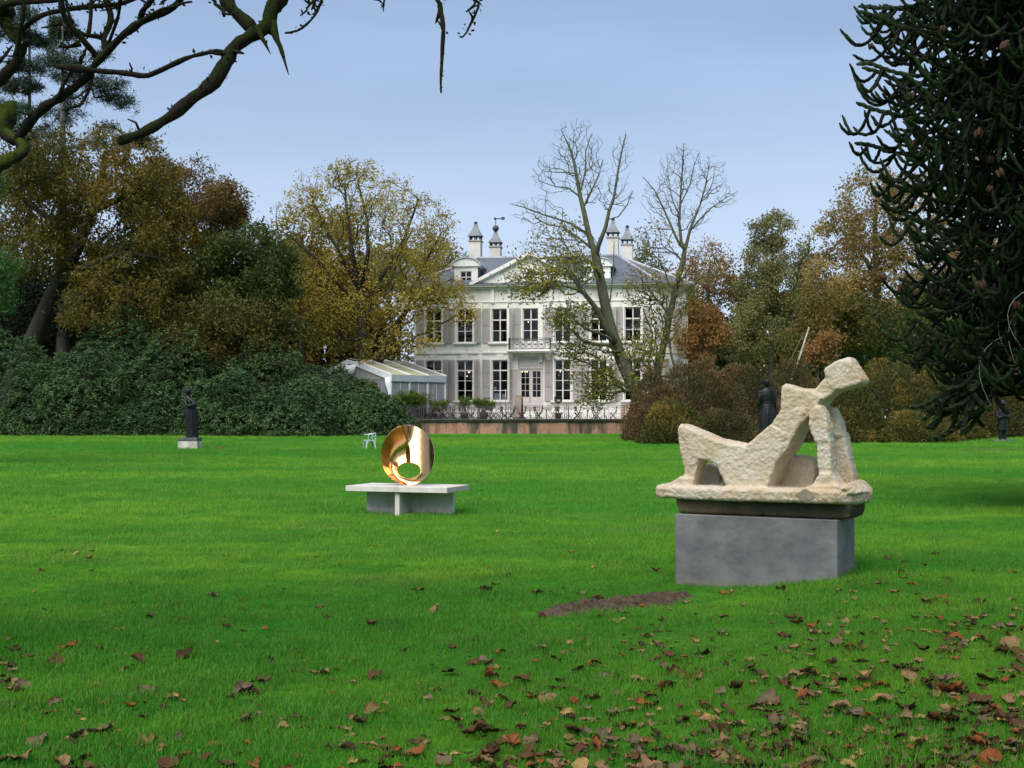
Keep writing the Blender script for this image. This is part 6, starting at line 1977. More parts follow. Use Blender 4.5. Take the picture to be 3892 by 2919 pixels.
# --- reclining stone figure on its grey block
C0b = Vector((2.895, 11.0)); e1b = Vector((-.88, .475)).normalized(); e2b = Vector((.475, .88)).normalized()
block_w, block_d, block_top = 1.53, .66, .678
bc = C0b + e1b * block_w / 2 + e2b * block_d / 2
ang_b = math.atan2(-e1b.y, -e1b.x)
M_block = None
def block_material():
    m, nt, b = nt_new('grey_concrete')
    b.inputs['Roughness'].default_value = .72
    b.inputs['Specular IOR Level'].default_value = .3
    v = coords(nt, 'Object', (1, 1, 1.6))
    c = mixc(nt, noise_fac(nt, v, 2.4, 7, .68, .33, .70, .15), (0.088, 0.091, 0.098), (0.225, 0.225, 0.222))
    v2 = coords(nt, 'Object', (6, 6, .5))
    c = mixc(nt, noise_fac(nt, v2, 1.0, 4, .6, .5, .8), c, (0.15, 0.15, 0.155))
    v3 = coords(nt, 'Object'); sx = nt.nodes.new('ShaderNodeSeparateXYZ'); nt.links.new(v3, sx.inputs[0])
    ns = nt.nodes.new('ShaderNodeTexNoise'); ns.inputs['Scale'].default_value = 6.5; ns.inputs['Detail'].default_value = 6; nt.links.new(v3, ns.inputs['Vector'])
    ad = nt.nodes.new('ShaderNodeMath'); ad.operation = 'MULTIPLY_ADD'; nt.links.new(ns.outputs['Fac'], ad.inputs[0]); ad.inputs[1].default_value = -.15; nt.links.new(sx.outputs['Z'], ad.inputs[2])
    mr = nt.nodes.new('ShaderNodeMapRange'); mr.inputs['From Min'].default_value = -.035; mr.inputs['From Max'].default_value = -.085; nt.links.new(ad.outputs[0], mr.inputs['Value'])
    # mud splashed on the foot
    mr2 = nt.nodes.new('ShaderNodeMapRange'); mr2.inputs['From Min'].default_value = .04; mr2.inputs['From Max'].default_value = -.06; nt.links.new(ad.outputs[0], mr2.inputs['Value'])
    c = mixc(nt, mr2.outputs['Result'], c, (0.20, 0.185, 0.16))
    c = mixc(nt, mr.outputs['Result'], c, (0.06, 0.05, 0.04))
    vv = nt.nodes.new('ShaderNodeTexVoronoi'); vv.inputs['Scale'].default_value = 22; nt.links.new(v3, vv.inputs['Vector'])
    mr3 = nt.nodes.new('ShaderNodeMapRange'); mr3.inputs['From Min'].default_value = .10; mr3.inputs['From Max'].default_value = .06; nt.links.new(vv.outputs['Distance'], mr3.inputs['Value'])
    sc_ = nt.nodes.new('ShaderNodeMath'); sc_.operation = 'MULTIPLY'; sc_.inputs[1].default_value = .5; nt.links.new(mr3.outputs['Result'], sc_.inputs[0])
    c = mixc(nt, sc_.outputs[0], c, (0.04, 0.04, 0.04))
    nt.links.new(c, b.inputs['Base Color'])
    bump(nt, b, noise_fac(nt, v3, 60, 5, .7, .2, .8), .15, .01)
    return m
blk = MB().box(-block_w / 2, block_w / 2, -block_d / 2, block_d / 2, -.15, block_top, .006).build('grey_plinth', block_material(), None, (bc.x, bc.y, 0))
blk.rotation_euler = (0, 0, ang_b)
tag(blk, 'mottled grey concrete block under the reclining stone figure', 'plinth')

def stone_mat(name, c1, c2, c3, dark=None):
    m, nt, b = nt_new(name)
    b.inputs['Roughness'].default_value = .92
    b.inputs['Specular IOR Level'].default_value = .15
    v = coords(nt, 'Object')
    c = mixc(nt, noise_fac(nt, v, 2.2, 6, .65, .35, .68, .5), c1, c2)
    c = mixc(nt, noise_fac(nt, v, 5.0, 6, .7, .55, .75), c, c3)
    if dark is not None: c = mixc(nt, noise_fac(nt, v, 1.6, 5, .6, .4, .6), c, dark)
    n = nt.nodes.new('ShaderNodeTexVoronoi'); n.inputs['Scale'].default_value = 34; n.feature = 'F1'; nt.links.new(v, n.inputs['Vector'])
    c = mixc(nt, .18, c, mixc(nt, noise_fac(nt, v, 40, 5, .7, .3, .7), tuple(x * .6 for x in c2), tuple(min(.8, x * 1.2) for x in c1)))
    nt.links.new(c, b.inputs['Base Color'])
    h1 = noise_fac(nt, v, 38, 5, .65, .2, .8)
    mx = nt.nodes.new('ShaderNodeMath'); mx.operation = 'MULTIPLY_ADD'; nt.links.new(n.outputs['Distance'], mx.inputs[0]); mx.inputs[1].default_value = .8; nt.links.new(h1, mx.inputs[2])
    bump(nt, b, mx.outputs[0], .55, .012)
    return m
M_stone = stone_mat('chiselled_limestone', (0.62, 0.555, 0.45), (0.47, 0.345, 0.20), (0.70, 0.68, 0.63))
M_foot = stone_mat('weathered_stone', (0.14, 0.11, 0.065), (0.085, 0.075, 0.045), (0.20, 0.15, 0.08), (0.05, 0.048, 0.035))

Uc, Vc = None, None
def S2(u, v, b):
    """zoom pixel (u,v) of the sculpture + depth b behind its middle plane -> local point"""
    px, py = 2400 + u / 1.659, 1300 + v / 1.659
    k = (px - CX) / F
    # middle plane passes through bc along e1b; a grows to the right
    ox, oy = bc.x + e2b.x * b, bc.y + e2b.y * b
    dx, dy = -e1b.x, -e1b.y
    a = (k * oy - ox) / (dx - k * dy)
    Y = oy + a * dy
    z = EYE + (HY - py) / F * Y
    return (a, b, z - block_top)
def sculpt():
    bm = bmesh.new()
    def H(pts, b0, b1, raw=False):
        """hull of an outline between two depths (outline taken at the front depth)"""
        q = []
        bm_ = (b0 + b1) / 2; us = [p[0] for p in pts]; wd = (max(us) - min(us)) / 684.; fx = max(.80, 1 - (b1 - b0) * .14 / wd)
        n = len(pts); cu = sum(p[0] for p in pts) / n; cv = sum(p[1] for p in pts) / n
        for (u, v) in pts:
            if v >= 876 and not raw: v = 945
            a, _, z = S2(u, v, bm_); ac, _, zc_ = S2(cu, cv, bm_); a = ac + (a - ac) * fx
            f = .88
            q.append((ac + (a - ac) * f, b0, zc_ + (z - zc_) * f)); q.append((a, b0 + (b1 - b0) * .22, z)); q.append((a, b0 + (b1 - b0) * .78, z)); q.append((ac + (a - ac) * f, b1, zc_ + (z - zc_) * f))
        hull_add(bm, q)
    # base slab, rough outline in plan
    zt_, zb_ = S2(800, 928, -.33)[2], S2(800, 1004, -.33)[2]
    aL, aR = S2(163, 930, -.1)[0], S2(1512, 930, .1)[0]
    pl = [(aL, -.10), (aL + .06, -.30), (aL + .5, -.37), (aL + 1.2, -.36), (aR - .22, -.40), (aR - .04, -.22), (aR, .16), (aR - .15, .36), (aL + .8, .38), (aL + .2, .32), (aL + .02, .15)]
    rr_ = random.Random(3); q = []
    for (a, b) in pl:
        j = rr_.uniform(-.012, .012)
        q += [(a * .992, b * .97, zt_ + .004 + j), (a, b, zt_ - .018 + j), (a * .996, b * .985, zb_ + .02 + j), (a * .972, b * .95, zb_ + j)]
    hull_add(bm, q)
    H([(306, 545), (318, 518), (332, 516), (400, 548), (470, 640), (488, 735), (450, 790), (352, 790), (328, 700), (312, 620)], -.23, .04)
    H([(346, 770), (460, 770), (424, 850), (415, 880), (352, 880)], -.22, .03)
    H([(275, 900), (352, 835), (418, 850), (440, 905)], -.25, .06)
    H([(316, 560), (328, 517), (380, 534), (560, 610), (716, 668), (720, 800), (660, 790), (560, 740), (490, 735), (400, 720)], -.24, .10)
    H([(560, 610), (716, 668), (800, 652), (860, 700), (880, 890), (640, 890), (655, 850), (600, 790), (540, 760)], -.25, .14)
    H([(716, 668), (850, 598), (930, 505), (1060, 560), (1040, 640), (905, 880), (700, 890), (690, 760)], -.25, .22)
    H([(850, 592), (930, 497), (964, 425), (1170, 400), (1172, 430), (1110, 540), (1030, 680), (920, 800)], -.24, .22)
    H([(964, 440), (968, 290), (978, 268), (1000, 266), (1085, 293), (1080, 420), (1000, 520)], -.24, .16)
    H([(985, 420), (1075, 293), (1185, 300), (1240, 330), (1275, 350), (1180, 400), (1165, 440), (1110, 530), (1010, 560)], -.22, .26)
    H([(1160, 305), (1180, 288), (1228, 232), (1300, 240), (1350, 300), (1300, 328), (1272, 352), (1190, 380)], -.15, .15)
    H([(1214, 188), (1228, 236), (1222, 168), (1300, 120), (1372, 98), (1398, 98), (1410, 112), (1466, 190), (1500, 236), (1496, 256), (1480, 272), (1400, 276), (1330, 312), (1255, 290)], -.16, .14)
    H([(1380, 1000), (1396, 900), (1420, 872), (1490, 876), (1512, 930), (1500, 1015), (1300, 1000), (1330, 918)], -.31, .30)
    H([(168, 962), (196, 925), (268, 893), (350, 838), (420, 855), (440, 962)], -.27, .08, True)
    H([(1168, 398), (1212, 402), (1250, 460), (1276, 545), (1274, 640), (1168, 640), (1145, 585), (1118, 520), (1128, 470)], -.27, -.06)
    H([(1168, 610), (1276, 610), (1272, 700), (1282, 800), (1292, 905), (1190, 905), (1198, 800), (1188, 700)], -.26, -.07)
    H([(1130, 925), (1185, 885), (1200, 820), (1283, 820), (1305, 865), (1365, 925)], -.30, -.03, True)
    H([(1060, 925), (1150, 900), (1340, 895), (1420, 925)], -.34, .0, True)
    # far arm, far leg, far thigh
    H([(1225, 405), (1290, 420), (1340, 500), (1364, 600), (1270, 610), (1240, 500)], .08, .30)
    H([(1268, 570), (1360, 570), (1396, 720), (1428, 850), (1432, 905), (1300, 905), (1282, 740)], .10, .32)
    H([(1210, 800), (1300, 790), (1400, 880), (1400, 905), (1200, 905)], .08, .33)
    H([(395, 905), (405, 810), (430, 775), (520, 765), (590, 800), (600, 905)], .14, .36)
    H([(905, 905), (960, 760), (1035, 712), (1110, 716), (1188, 742), (1198, 830), (1180, 905)], .14, .40)
    H([(560, 905), (590, 800), (900, 760), (950, 905)], .05, .34)
    me = fuse(bm, .011, 1, .4)
    # chisel marks
    n = len(me.vertices); co = np.zeros(n * 3, np.float32); me.vertices.foreach_get('co', co); co = co.reshape(-1, 3)
    no = np.zeros(n * 3, np.float32); me.vertices.foreach_get('normal', no); no = no.reshape(-1, 3)
    dsp = np.array([.005 * mnoise.noise(Vector(p) * 5) + .0095 * (.45 - mnoise.turbulence(Vector((p[0] * 13, p[1] * 13, p[2] * 17)), 3, True)) + .0055 * mnoise.noise(Vector(p) * 42) for p in co.astype(float)])
    co = co + no * dsp[:, None]
    me.vertices.foreach_set('co', co.astype(np.float32).ravel()); me.update()
    me.materials.clear(); me.materials.append(M_stone); smooth(me)
    me.name = 'reclining_figure'
    o = link_mesh('reclining_figure', me, None, (bc.x, bc.y, block_top)); o.rotation_euler = (0, 0, ang_b)
    tag(o, 'rough pale limestone sculpture of an abstract reclining figure on the grey block', 'sculpture')
    bm = bmesh.new(); q = []
    a0, a1 = S2(292, 1050, -.2)[0], S2(1405, 1050, -.2)[0]
    for sa, sb in ((0, -1), (0, 1), (1, -1), (1, 1)):
        a = a0 if sa == 0 else a1; s = 1 if sa == 0 else -1
        q += [(a, sb * .27 + .01, zb_ + .03), (a + s * .005, sb * .28 + .01, zb_ - .03), (a + s * .03, sb * .27 + .01, .005)]
    hull_add(bm, q); fm = fuse(bm, .018, 1, .5)
    n = len(fm.vertices); co = np.zeros(n * 3, np.float32); fm.vertices.foreach_get('co', co); co = co.reshape(-1, 3).astype(float)
    no = np.zeros(n * 3, np.float32); fm.vertices.foreach_get('normal', no); no = no.reshape(-1, 3)
    co += no * np.array([.010 * mnoise.noise(Vector(p) * 8) + .006 * mnoise.noise(Vector(p) * 24) for p in co])[:, None]
    co[:, 2] = np.maximum(co[:, 2], .001)
    fm.vertices.foreach_set('co', co.astype(np.float32).ravel()); fm.materials.clear(); fm.materials.append(M_foot); smooth(fm); fm.update()
    link_mesh('foot_slab', fm, o)
    # old round mortar plug in the edge of the slab
    a, b, z = S2(1098, 965, -.385)
    pm = MB(); vs = []
    for q in range(14):
        t = 2 * PI * q / 14; rr2 = 1 + .15 * math.sin(q * 2.1)
        vs.append((a + .075 * rr2 * math.cos(t), b - .015, z + .048 * rr2 * math.sin(t)))
    vs2 = [(p[0], b + .06, p[2]) for p in vs]
    pm.add(vs + vs2, [tuple(range(14))] + [(i, (i + 1) % 14, 14 + (i + 1) % 14, 14 + i) for i in range(14)])
    pm.build('mortar_plug', mat('mortar', (0.33, 0.28, 0.21), (0.24, 0.20, 0.15), .9, 14.0, bmp=.5), o)
sculpt()

# --- concrete bench with the golden ring
bF = Vector((-1.025, 19.5)); eL = Vector((-1.68, .6)).normalized(); eD = Vector((.309, .9)).normalized()
eD = Vector((-eL.y * -1, eL.x * -1)) if False else Vector((eL.y, -eL.x)); eD = eD if eD.y > 0 else -eD
BL, BD, BT = 1.785, .95, .48
bcn = bF + eL * BL / 2 + eD * BD / 2
bang = math.atan2(-eL.y, -eL.x)
def bench_material():
    m, nt, b = nt_new('pale_concrete')
    b.inputs['Roughness'].default_value = .8
    v = coords(nt, 'Object')
    c = mixc(nt, noise_fac(nt, v, 3, 6, .6, .35, .7), (0.46, 0.44, 0.39), (0.57, 0.555, 0.51))
    v2 = coords(nt, 'Object', (5, 5, .6)); c = mixc(nt, noise_fac(nt, v2, 1.4, 4, .6, .55, .8), c, (0.33, 0.32, 0.29))
    vv = nt.nodes.new('ShaderNodeTexVoronoi'); vv.inputs['Scale'].default_value = 26; nt.links.new(v, vv.inputs['Vector'])
    mr3 = nt.nodes.new('ShaderNodeMapRange'); mr3.inputs['From Min'].default_value = .11; mr3.inputs['From Max'].default_value = .05; nt.links.new(vv.outputs['Distance'], mr3.inputs['Value'])
    c = mixc(nt, mr3.outputs['Result'], c, (0.25, 0.24, 0.22))
    nt.links.new(c, b.inputs['Base Color'])
    bump(nt, b, noise_fac(nt, v, 45, 5, .7, .2, .8), .2, .01)
    return m
M_conc = bench_material()
zb0 = gzf(bcn.x, bcn.y) - .12
bench = empty('concrete_bench', (bcn.x, bcn.y, 0), bang)
tag(bench, 'pale concrete slab bench carrying the golden ring', 'plinth')
MB().box(-BL / 2, BL / 2, -BD / 2, BD / 2, BT - .088, BT, .005).build('top_slab', M_conc, bench)
MB().box(-BL / 2 + .13, BL / 2 - .10, .02, .10, zb0, BT - .09, .004).build('long_support', M_conc, bench)
MB().box(-.04, .04, -BD / 2 + .06, .018, zb0, BT - .09, .004).build('cross_support', M_conc, bench)
MB().box(-.04, .04, .102, BD / 2 - .06, zb0, BT - .09, .004).build('cross_support', M_conc, bench)

def bronze_material():
    m, nt, b = nt_new('polished_bronze')
    b.inputs['Metallic'].default_value = 1.0
    v = coords(nt, 'Object', (1, 1, 1))
    f = noise_fac(nt, v, 3, 4, .6, .3, .7)
    nt.links.new(mixc(nt, f, (0.80, 0.48, 0.22), (0.70, 0.40, 0.17)), b.inputs['Base Color'])
    mr = nt.nodes.new('ShaderNodeMapRange'); mr.inputs['To Min'].default_value = .17; mr.inputs['To Max'].default_value = .25
    v2 = coords(nt, 'Object', (8, 8, 1)); nt.links.new(noise_fac(nt, v2, 4, 4, .6, .3, .7), mr.inputs['Value']); nt.links.new(mr.outputs['Result'], b.inputs['Roughness'])
    return m
def golden_ring():
    """open bronze shell: the left half is hollow, the right half swells towards the viewer, a low oval hole between them"""
    n, k = 144, 36
    Ro_x, Ro_z = .442, .495
    hx, hz, cx_, cz_ = .192, .124, .018, -.262        # hole
    def prof(t):
        # depth of the shell at angle t (0 right, pi/2 top): + is away, - is towards the viewer
        c = math.cos(t); s = math.sin(t)
        x = math.tanh((c + .03) * 9) if s > 0 else math.tanh((c + .05) * 2.0)
        return x
    V = []
    th_ = .012
    def pt(i, j, lay):
        t = 2 * PI * i / n; s = j / (k - 1)
        ox, oz = Ro_x * math.cos(t), Ro_z * math.sin(t)
        ix, iz = cx_ + hx * math.cos(t), cz_ + hz * math.sin(t)
        x = ox + (ix - ox) * s; z = oz + (iz - oz) * s
        q = prof(t)
        w = math.hypot(ox - ix, oz - iz)
        belly = math.sin(PI * min(1, s ** .8)) * (.20 + .35 * w)
        slope = .10 * (1 - s) - .10 * s
        wf = min(1.0, w / .40); sb = math.sin(PI * s)
        yr = .46 * (max(z, -.30 + .25 * (z + .30)) + .12) + .13 * (x / Ro_x) ** 4
        yl = -.13 * wf + .24 * s * wf + .17 * sb * wf
        m_ = .5 + .5 * q; y = yr * m_ + yl * (1 - m_)
        return (x, y + lay * th_ * 2, z)
    for lay in (0, 1):
        for i in range(n):
            for j in range(k): V.append(pt(i, j, lay))
    Fq = []
    N = n * k
    for i in range(n):
        ii_ = (i + 1) % n
        for j in range(k - 1):
            Fq.append((i * k + j, ii_ * k + j, ii_ * k + j + 1, i * k + j + 1)); Fq.append((N + i * k + j, N + i * k + j + 1, N + ii_ * k + j + 1, N + ii_ * k + j))
        Fq.append((i * k, N + i * k, N + ii_ * k, ii_ * k)); Fq.append((i * k + k - 1, ii_ * k + k - 1, N + ii_ * k + k - 1, N + i * k + k - 1))
    me = np_mesh('golden_ring', np.array(V), np.array(Fq), bronze_material(), smooth_on=True)
    ys = [v[1] for v in V]
    o = link_mesh('golden_ring', me, None, (bcn.x, bcn.y, BT + Ro_z + .002))
    o.rotation_euler = (0, 0, math.radians(5))
    tag(o, 'polished golden bronze ring shell with a low oval hole, standing on the concrete bench', 'sculpture')
    return o
golden_ring()

# ------------------------------------------------------------------ bronze figures
def bronze_dark():
    m, nt, b = nt_new('dark_bronze')
    b.inputs['Roughness'].default_value = .42
    b.inputs['Metallic'].default_value = 0; b.inputs['Specular IOR Level'].default_value = .25
    v = coords(nt, 'Object')
    c = mixc(nt, noise_fac(nt, v, 5, 5, .6, .35, .7), (0.004, 0.005, 0.006), (0.010, 0.012, 0.013))
    nt.links.new(c, b.inputs['Base Color']); bump(nt, b, noise_fac(nt, v, 14, 5, .7, .2, .8), .3, .03)
    return m
M_bronze = bronze_dark()
def loft(bm, secs, k=20, folds=0, fa=0.0, fz=None):
    """stack of ellipses (x, y, z, rx, ry); closed at both ends"""
    rings_ = []
    for (x, y, z, rx, ry) in secs:
        ring = []
        for j in range(k):
            a = 2 * PI * j / k
            f = 1 + (fa * math.cos(folds * a + 1.3 * math.sin(a * 2)) if (folds and (fz is None or z < fz)) else 0)
            ring.append(bm.verts.new((x + rx * f * math.cos(a), y + ry * f * math.sin(a), z)))
        rings_.append(ring)
    for i in range(len(rings_) - 1):
        for j in range(k):
            bm.faces.new((rings_[i][j], rings_[i][(j + 1) % k], rings_[i + 1][(j + 1) % k], rings_[i + 1][j]))
    bm.faces.new(rings_[0][::-1]); bm.faces.new(rings_[-1])
def limb_add(bm, pts, rad, k=10):
    mb = MB(); mb.tube(pts, rad, k)
    vs = [bm.verts.new(v) for v in mb.v]
    for f in mb.f: bm.faces.new([vs[i] for i in f])
def ball(bm, c, rx, ry, rz, k=14, tilt=0.0):
    m = Matrix.Translation(c) @ Matrix.Rotation(tilt, 4, 'Y') @ Matrix.Diagonal((rx, ry, rz, 1))
    bmesh.ops.create_uvsphere(bm, u_segments=k, v_segments=k // 2 + 2, radius=1, matrix=m)
def face_on(bm, c, d, r):
    """nose, brow, chin, ears and mouth on a head: c centre, d facing (x,y unit), r head radius"""
    sx, sy = -d[1], d[0]
    def q(f, s, u): return (c[0] + d[0] * f * r + sx * s * r, c[1] + d[1] * f * r + sy * s * r, c[2] + u * r)
    hull_add(bm, [q(.85, -.12, .25), q(.85, .12, .25), q(1.18, 0, -.18), q(.85, -.2, -.25), q(.85, .2, -.25), q(.7, 0, .1)])
    hull_add(bm, [q(.88, -.5, .32), q(.88, .5, .32), q(.97, 0, .30), q(.80, -.5, .2), q(.80, .5, .2), q(.5, 0, .25)])
    hull_add(bm, [q(.92, -.24, -.48), q(.92, .24, -.48), q(.98, 0, -.52), q(.86, -.22, -.62), q(.86, .22, -.62), q(.5, 0, -.5)])
    ball(bm, q(.62, 0, -.88), .34 * r, .34 * r, .26 * r, 10)
    for s in (-1, 1): ball(bm, q(-.05, s * .92, -.02), .14 * r, .14 * r, .26 * r, 8)
def hand_on(bm, p, d, L, spread, curl=(0, 0, -1)):
    """palm with four unequal bent fingers and a side thumb; p wrist, d direction"""
    d = Vector(d).normalized(); cu = Vector(curl); s = d.cross(cu).normalized() if d.cross(cu).length > .01 else Vector((1, 0, 0))
    p = Vector(p)
    hull_add(bm, [p + s * .25 * L, p - s * .25 * L, p + d * .5 * L + s * .27 * L, p + d * .5 * L - s * .27 * L] + [q + cu * .16 * L for q in (p + s * .22 * L, p - s * .22 * L, p + d * .5 * L + s * .25 * L, p + d * .5 * L - s * .25 * L)])
    for i, l in enumerate((.40, .48, .45, .36)):
        a = p + d * .45 * L + s * (.21 - .14 * i) * L + cu * .07 * L
        limb_add(bm, [a, a + d * l * .55 * L, a + d * l * .9 * L + cu * l * .3 * L], [.075 * L, .07 * L, .05 * L], 6)
    a = p + s * .22 * L + d * .12 * L; limb_add(bm, [a, a + s * .16 * L + d * .16 * L, a + s * .14 * L + d * .36 * L], [.08 * L, .075 * L, .05 * L], 6)

def finish_figure(bm, name, loc, label, voxel=.0125, rz=0.0):
    me = fuse(bm, voxel, 1, .4); me.materials.clear(); me.materials.append(M_bronze); smooth(me); me.name = name
    o = link_mesh(name, me, None, loc); o.rotation_euler = (0, 0, rz)
    tag(o, label, 'statue')
    return o

# woman with folded arms, at the rhododendrons
dW = 53.3; xw = (727 - CX) / F * dW; zg = gzf(xw, dW)
plw = MB(); w = .415
M_wht = mat('painted_plinth', (0.60, 0.60, 0.56), (0.46, 0.45, 0.40), .8, 3.0, c3=(0.25, 0.2, 0.15), s3=2.0)
p1 = empty('statue_plinth', (xw - .05, dW, zg)); tag(p1, 'low whitish plinth with a dark slab under the woman at the rhododendrons', 'plinth')
z_pl = EYE + (HY - 1663) / F * dW - zg
MB().box(-w, w, -w, w, -.1, z_pl - .16, .006).build('block', M_wht, p1)
MB().box(-w * 1.0, w * 1.0, -w, w, z_pl - .158, z_pl, .02).build('slab', mat('dark_slab', (0.05, 0.055, 0.06), (0.1, 0.11, 0.115), .6, 5.0), p1)
def woman_folded():
    bm = bmesh.new()
    # gown, leaning a little; x right, y away, z up. zoom scale 522 px per metre
    loft(bm, [(.045, 0, .0, .25, .24), (.035, 0, .3, .25, .235), (.02, 0, .6, .255, .225), (.0, 0, .9, .265, .22), (-.015, 0, 1.1, .27, .21), (-.03, 0, 1.28, .24, .19)], 32, 9, .085)
    loft(bm, [(-.03, 0, 1.25, .235, .185), (-.05, 0, 1.38, .235, .18), (-.08, 0, 1.55, .225, .175), (-.11, 0, 1.68, .19, .15), (-.135, 0, 1.76, .11, .10), (-.14, 0, 1.80, .08, .08)], 20)
    limb_add(bm, [(-.14, 0, 1.76), (-.135, -.01, 1.88)], [.078, .07])
    ball(bm, (-.125, -.015, 1.985), .125, .14, .155, 16, .12)
    ball(bm, (-.165, .02, 2.02), .13, .15, .135, 14)        # hair drawn back
    ball(bm, (-.26, .03, 1.97), .075, .08, .075, 10)
    face_on(bm, (-.115, -.015, 1.975), Vector((.93, -.37)).normalized(), .135)
    # folded arms
    limb_add(bm, [(-.20, -.10, 1.66), (-.18, -.24, 1.48), (-.10, -.28, 1.36), (.06, -.27, 1.37), (.17, -.20, 1.42)], [.085, .085, .08, .068, .05])
    hand_on(bm, (.15, -.21, 1.42), (.8, .3, .35), .16, .1, (0, .6, -.6))
    limb_add(bm, [(-.02, -.06, 1.66), (.10, -.12, 1.54), (.18, -.18, 1.44), (.08, -.24, 1.33), (-.10, -.26, 1.34)], [.085, .085, .08, .068, .05])
    limb_add(bm, [(.10, -.16, 1.40), (.22, -.14, 1.37), (.33, -.12, 1.36)], [.07, .06, .045])
    hand_on(bm, (.30, -.12, 1.36), (1, .05, -.1), .16, .1, (0, 0, -1))
    # toes under the hem
    for s in (-.1, .14): ball(bm, (s + .05, -.22, .03), .07, .12, .05, 8)
    return finish_figure(bm, 'woman_statue', (xw, dW, zg + z_pl), 'dark bronze woman with folded arms before the rhododendrons')
woman_folded()

# woman seen from behind, beyond the stone sculpture
dB = 45.0; xb_ = (2915 - CX) / F * dB; zgB = gzf(xb_, dB); zp2 = EYE + (HY - 1700) / F * dB - zgB
p2 = MB().box(-.42, .42, -.42, .42, -.1, zp2, .01).build('statue_plinth', M_wht, None, (xb_, dB, zgB)); tag(p2, 'low pale plinth hidden behind the stone figure, under the woman seen from behind', 'plinth')
def woman_back():
    bm = bmesh.new()
    # 5.53*104 = 578 zoom px per metre ; feet at zoom v 1660
    def Z(v): return (1660 - v) / 578.0
    def X(u): return (u - 640) / 578.0
    loft(bm, [(X(655), 0, Z(1660), .30, .27), (X(655), 0, Z(1400), .305, .26), (X(660), 0, Z(1150), .31, .25), (X(660), 0, Z(950), .29, .23), (X(655), 0, Z(830), .25, .20), (X(648), 0, Z(735), .205, .165)], 36, 11, .075, Z(900))
    loft(bm, [(X(645), 0, Z(740), .20, .16), (X(642), 0, Z(650), .235, .17), (X(640), 0, Z(550), .275, .175), (X(638), 0, Z(480), .275, .155), (X(636), 0, Z(445), .20, .12), (X(636), 0, Z(415), .105, .095)], 22)
    loft(bm, [(X(648), 0, Z(728), .212, .172), (X(648), 0, Z(708), .214, .174)], 22)       # belt
    limb_add(bm, [(X(636), 0, Z(430)), (X(638), -.02, Z(360))], [.085, .08])
    loft(bm, [(X(636), 0, Z(432), .10, .098), (X(636), 0, Z(410), .104, .10)], 18)     # collar
    ball(bm, (X(637), -.02, Z(310)), .125, .15, .155, 16)
    ball(bm, (X(636), -.075, Z(320)), .10, .08, .09, 12)      # bun towards the viewer
    loft(bm, [(X(637), -.02, Z(290), .142, .165), (X(637), -.02, Z(262), .135, .155), (X(637), -.02, Z(240), .10, .12), (X(637), -.02, Z(228), .04, .05)], 18)
    face_on(bm, (X(637), -.01, Z(318)), (0, 1), .14)
    limb_add(bm, [(X(490), 0, Z(490)), (X(478), -.03, Z(600)), (X(472), -.02, Z(735)), (X(478), .16, Z(800)), (X(500), .30, Z(850))], [.085, .085, .075, .062, .045])
    hand_on(bm, (X(500), .29, Z(850)), (.15, .9, -.3), .18, .1, (1, 0, 0))
    limb_add(bm, [(X(785), 0, Z(490)), (X(800), -.02, Z(600)), (X(805), -.01, Z(730)), (X(815), .03, Z(850)), (X(825), .05, Z(960))], [.085, .085, .075, .065, .048])
    hand_on(bm, (X(825), .05, Z(955)), (.05, .05, -1), .18, .1, (-1, 0, 0))
    return finish_figure(bm, 'woman_statue', (xb_ , dB, zgB + zp2), 'dark bronze woman in a long pleated skirt seen from behind, beyond the stone sculpture')
woman_back()

# figure in a brimmed hat in the shade at the right edge
dH = 62.0; xh = (3811 - CX) / F * dH; zgH = gzf(xh, dH)
p3 = MB().box(-.55, .5, -.3, .5, -.1, .13, .01).build('statue_plinth', mat('mossy_plinth', (0.13, 0.14, 0.12), (0.07, 0.075, 0.06), .8, 3.0), None, (xh, dH, zgH)); tag(p3, 'low mossy slab under the hatted bronze figure', 'plinth')
def hat_figure():
    bm = bmesh.new()
    for s in (-1, 1):
        limb_add(bm, [(s * .11, 0, .03), (s * .11, .01, .45), (s * .10, 0, .85)], [.085, .10, .13])
        hull_add(bm, [(s * .11 - .06, .08, 0), (s * .11 + .06, .08, 0), (s * .11 - .05, -.20, 0), (s * .11 + .05, -.20, 0), (s * .11, -.18, .07), (s * .11, .06, .12)])
    loft(bm, [(0, 0, .45, .25, .19), (0, 0, .7, .24, .18), (0, 0, .95, .235, .17), (0, 0, 1.2, .24, .17), (0, 0, 1.42, .25, .16), (0, 0, 1.52, .16, .12), (0, 0, 1.57, .08, .08)], 22, 7, .03, .9)
    limb_add(bm, [(0, 0, 1.52), (0, -.01, 1.66)], [.075, .07]); ball(bm, (0, -.015, 1.76), .115, .135, .15, 14); face_on(bm, (0, -.015, 1.755), (-.35, -.94), .13)
    loft(bm, [(0, -.01, 1.80, .27, .27), (0, -.01, 1.825, .265, .265), (0, -.01, 1.87, .15, .16), (0, -.01, 1.97, .10, .11), (0, -.01, 2.0, .05, .05)], 18)
    for s in (-1, 1):
        limb_add(bm, [(s * .25, 0, 1.42), (s * .30, -.04, 1.2), (s * .24, -.18, 1.08), (s * .06, -.24, 1.18)], [.085, .08, .07, .05])
        hand_on(bm, (s * .08, -.23, 1.17), (-s * .9, -.2, .35), .16, .1, (0, .5, -.6))
    return finish_figure(bm, 'hatted_statue', (xh, dH, zgH + .132), 'dark bronze figure in a brimmed hat standing in the shade at the right edge')
hat_figure()

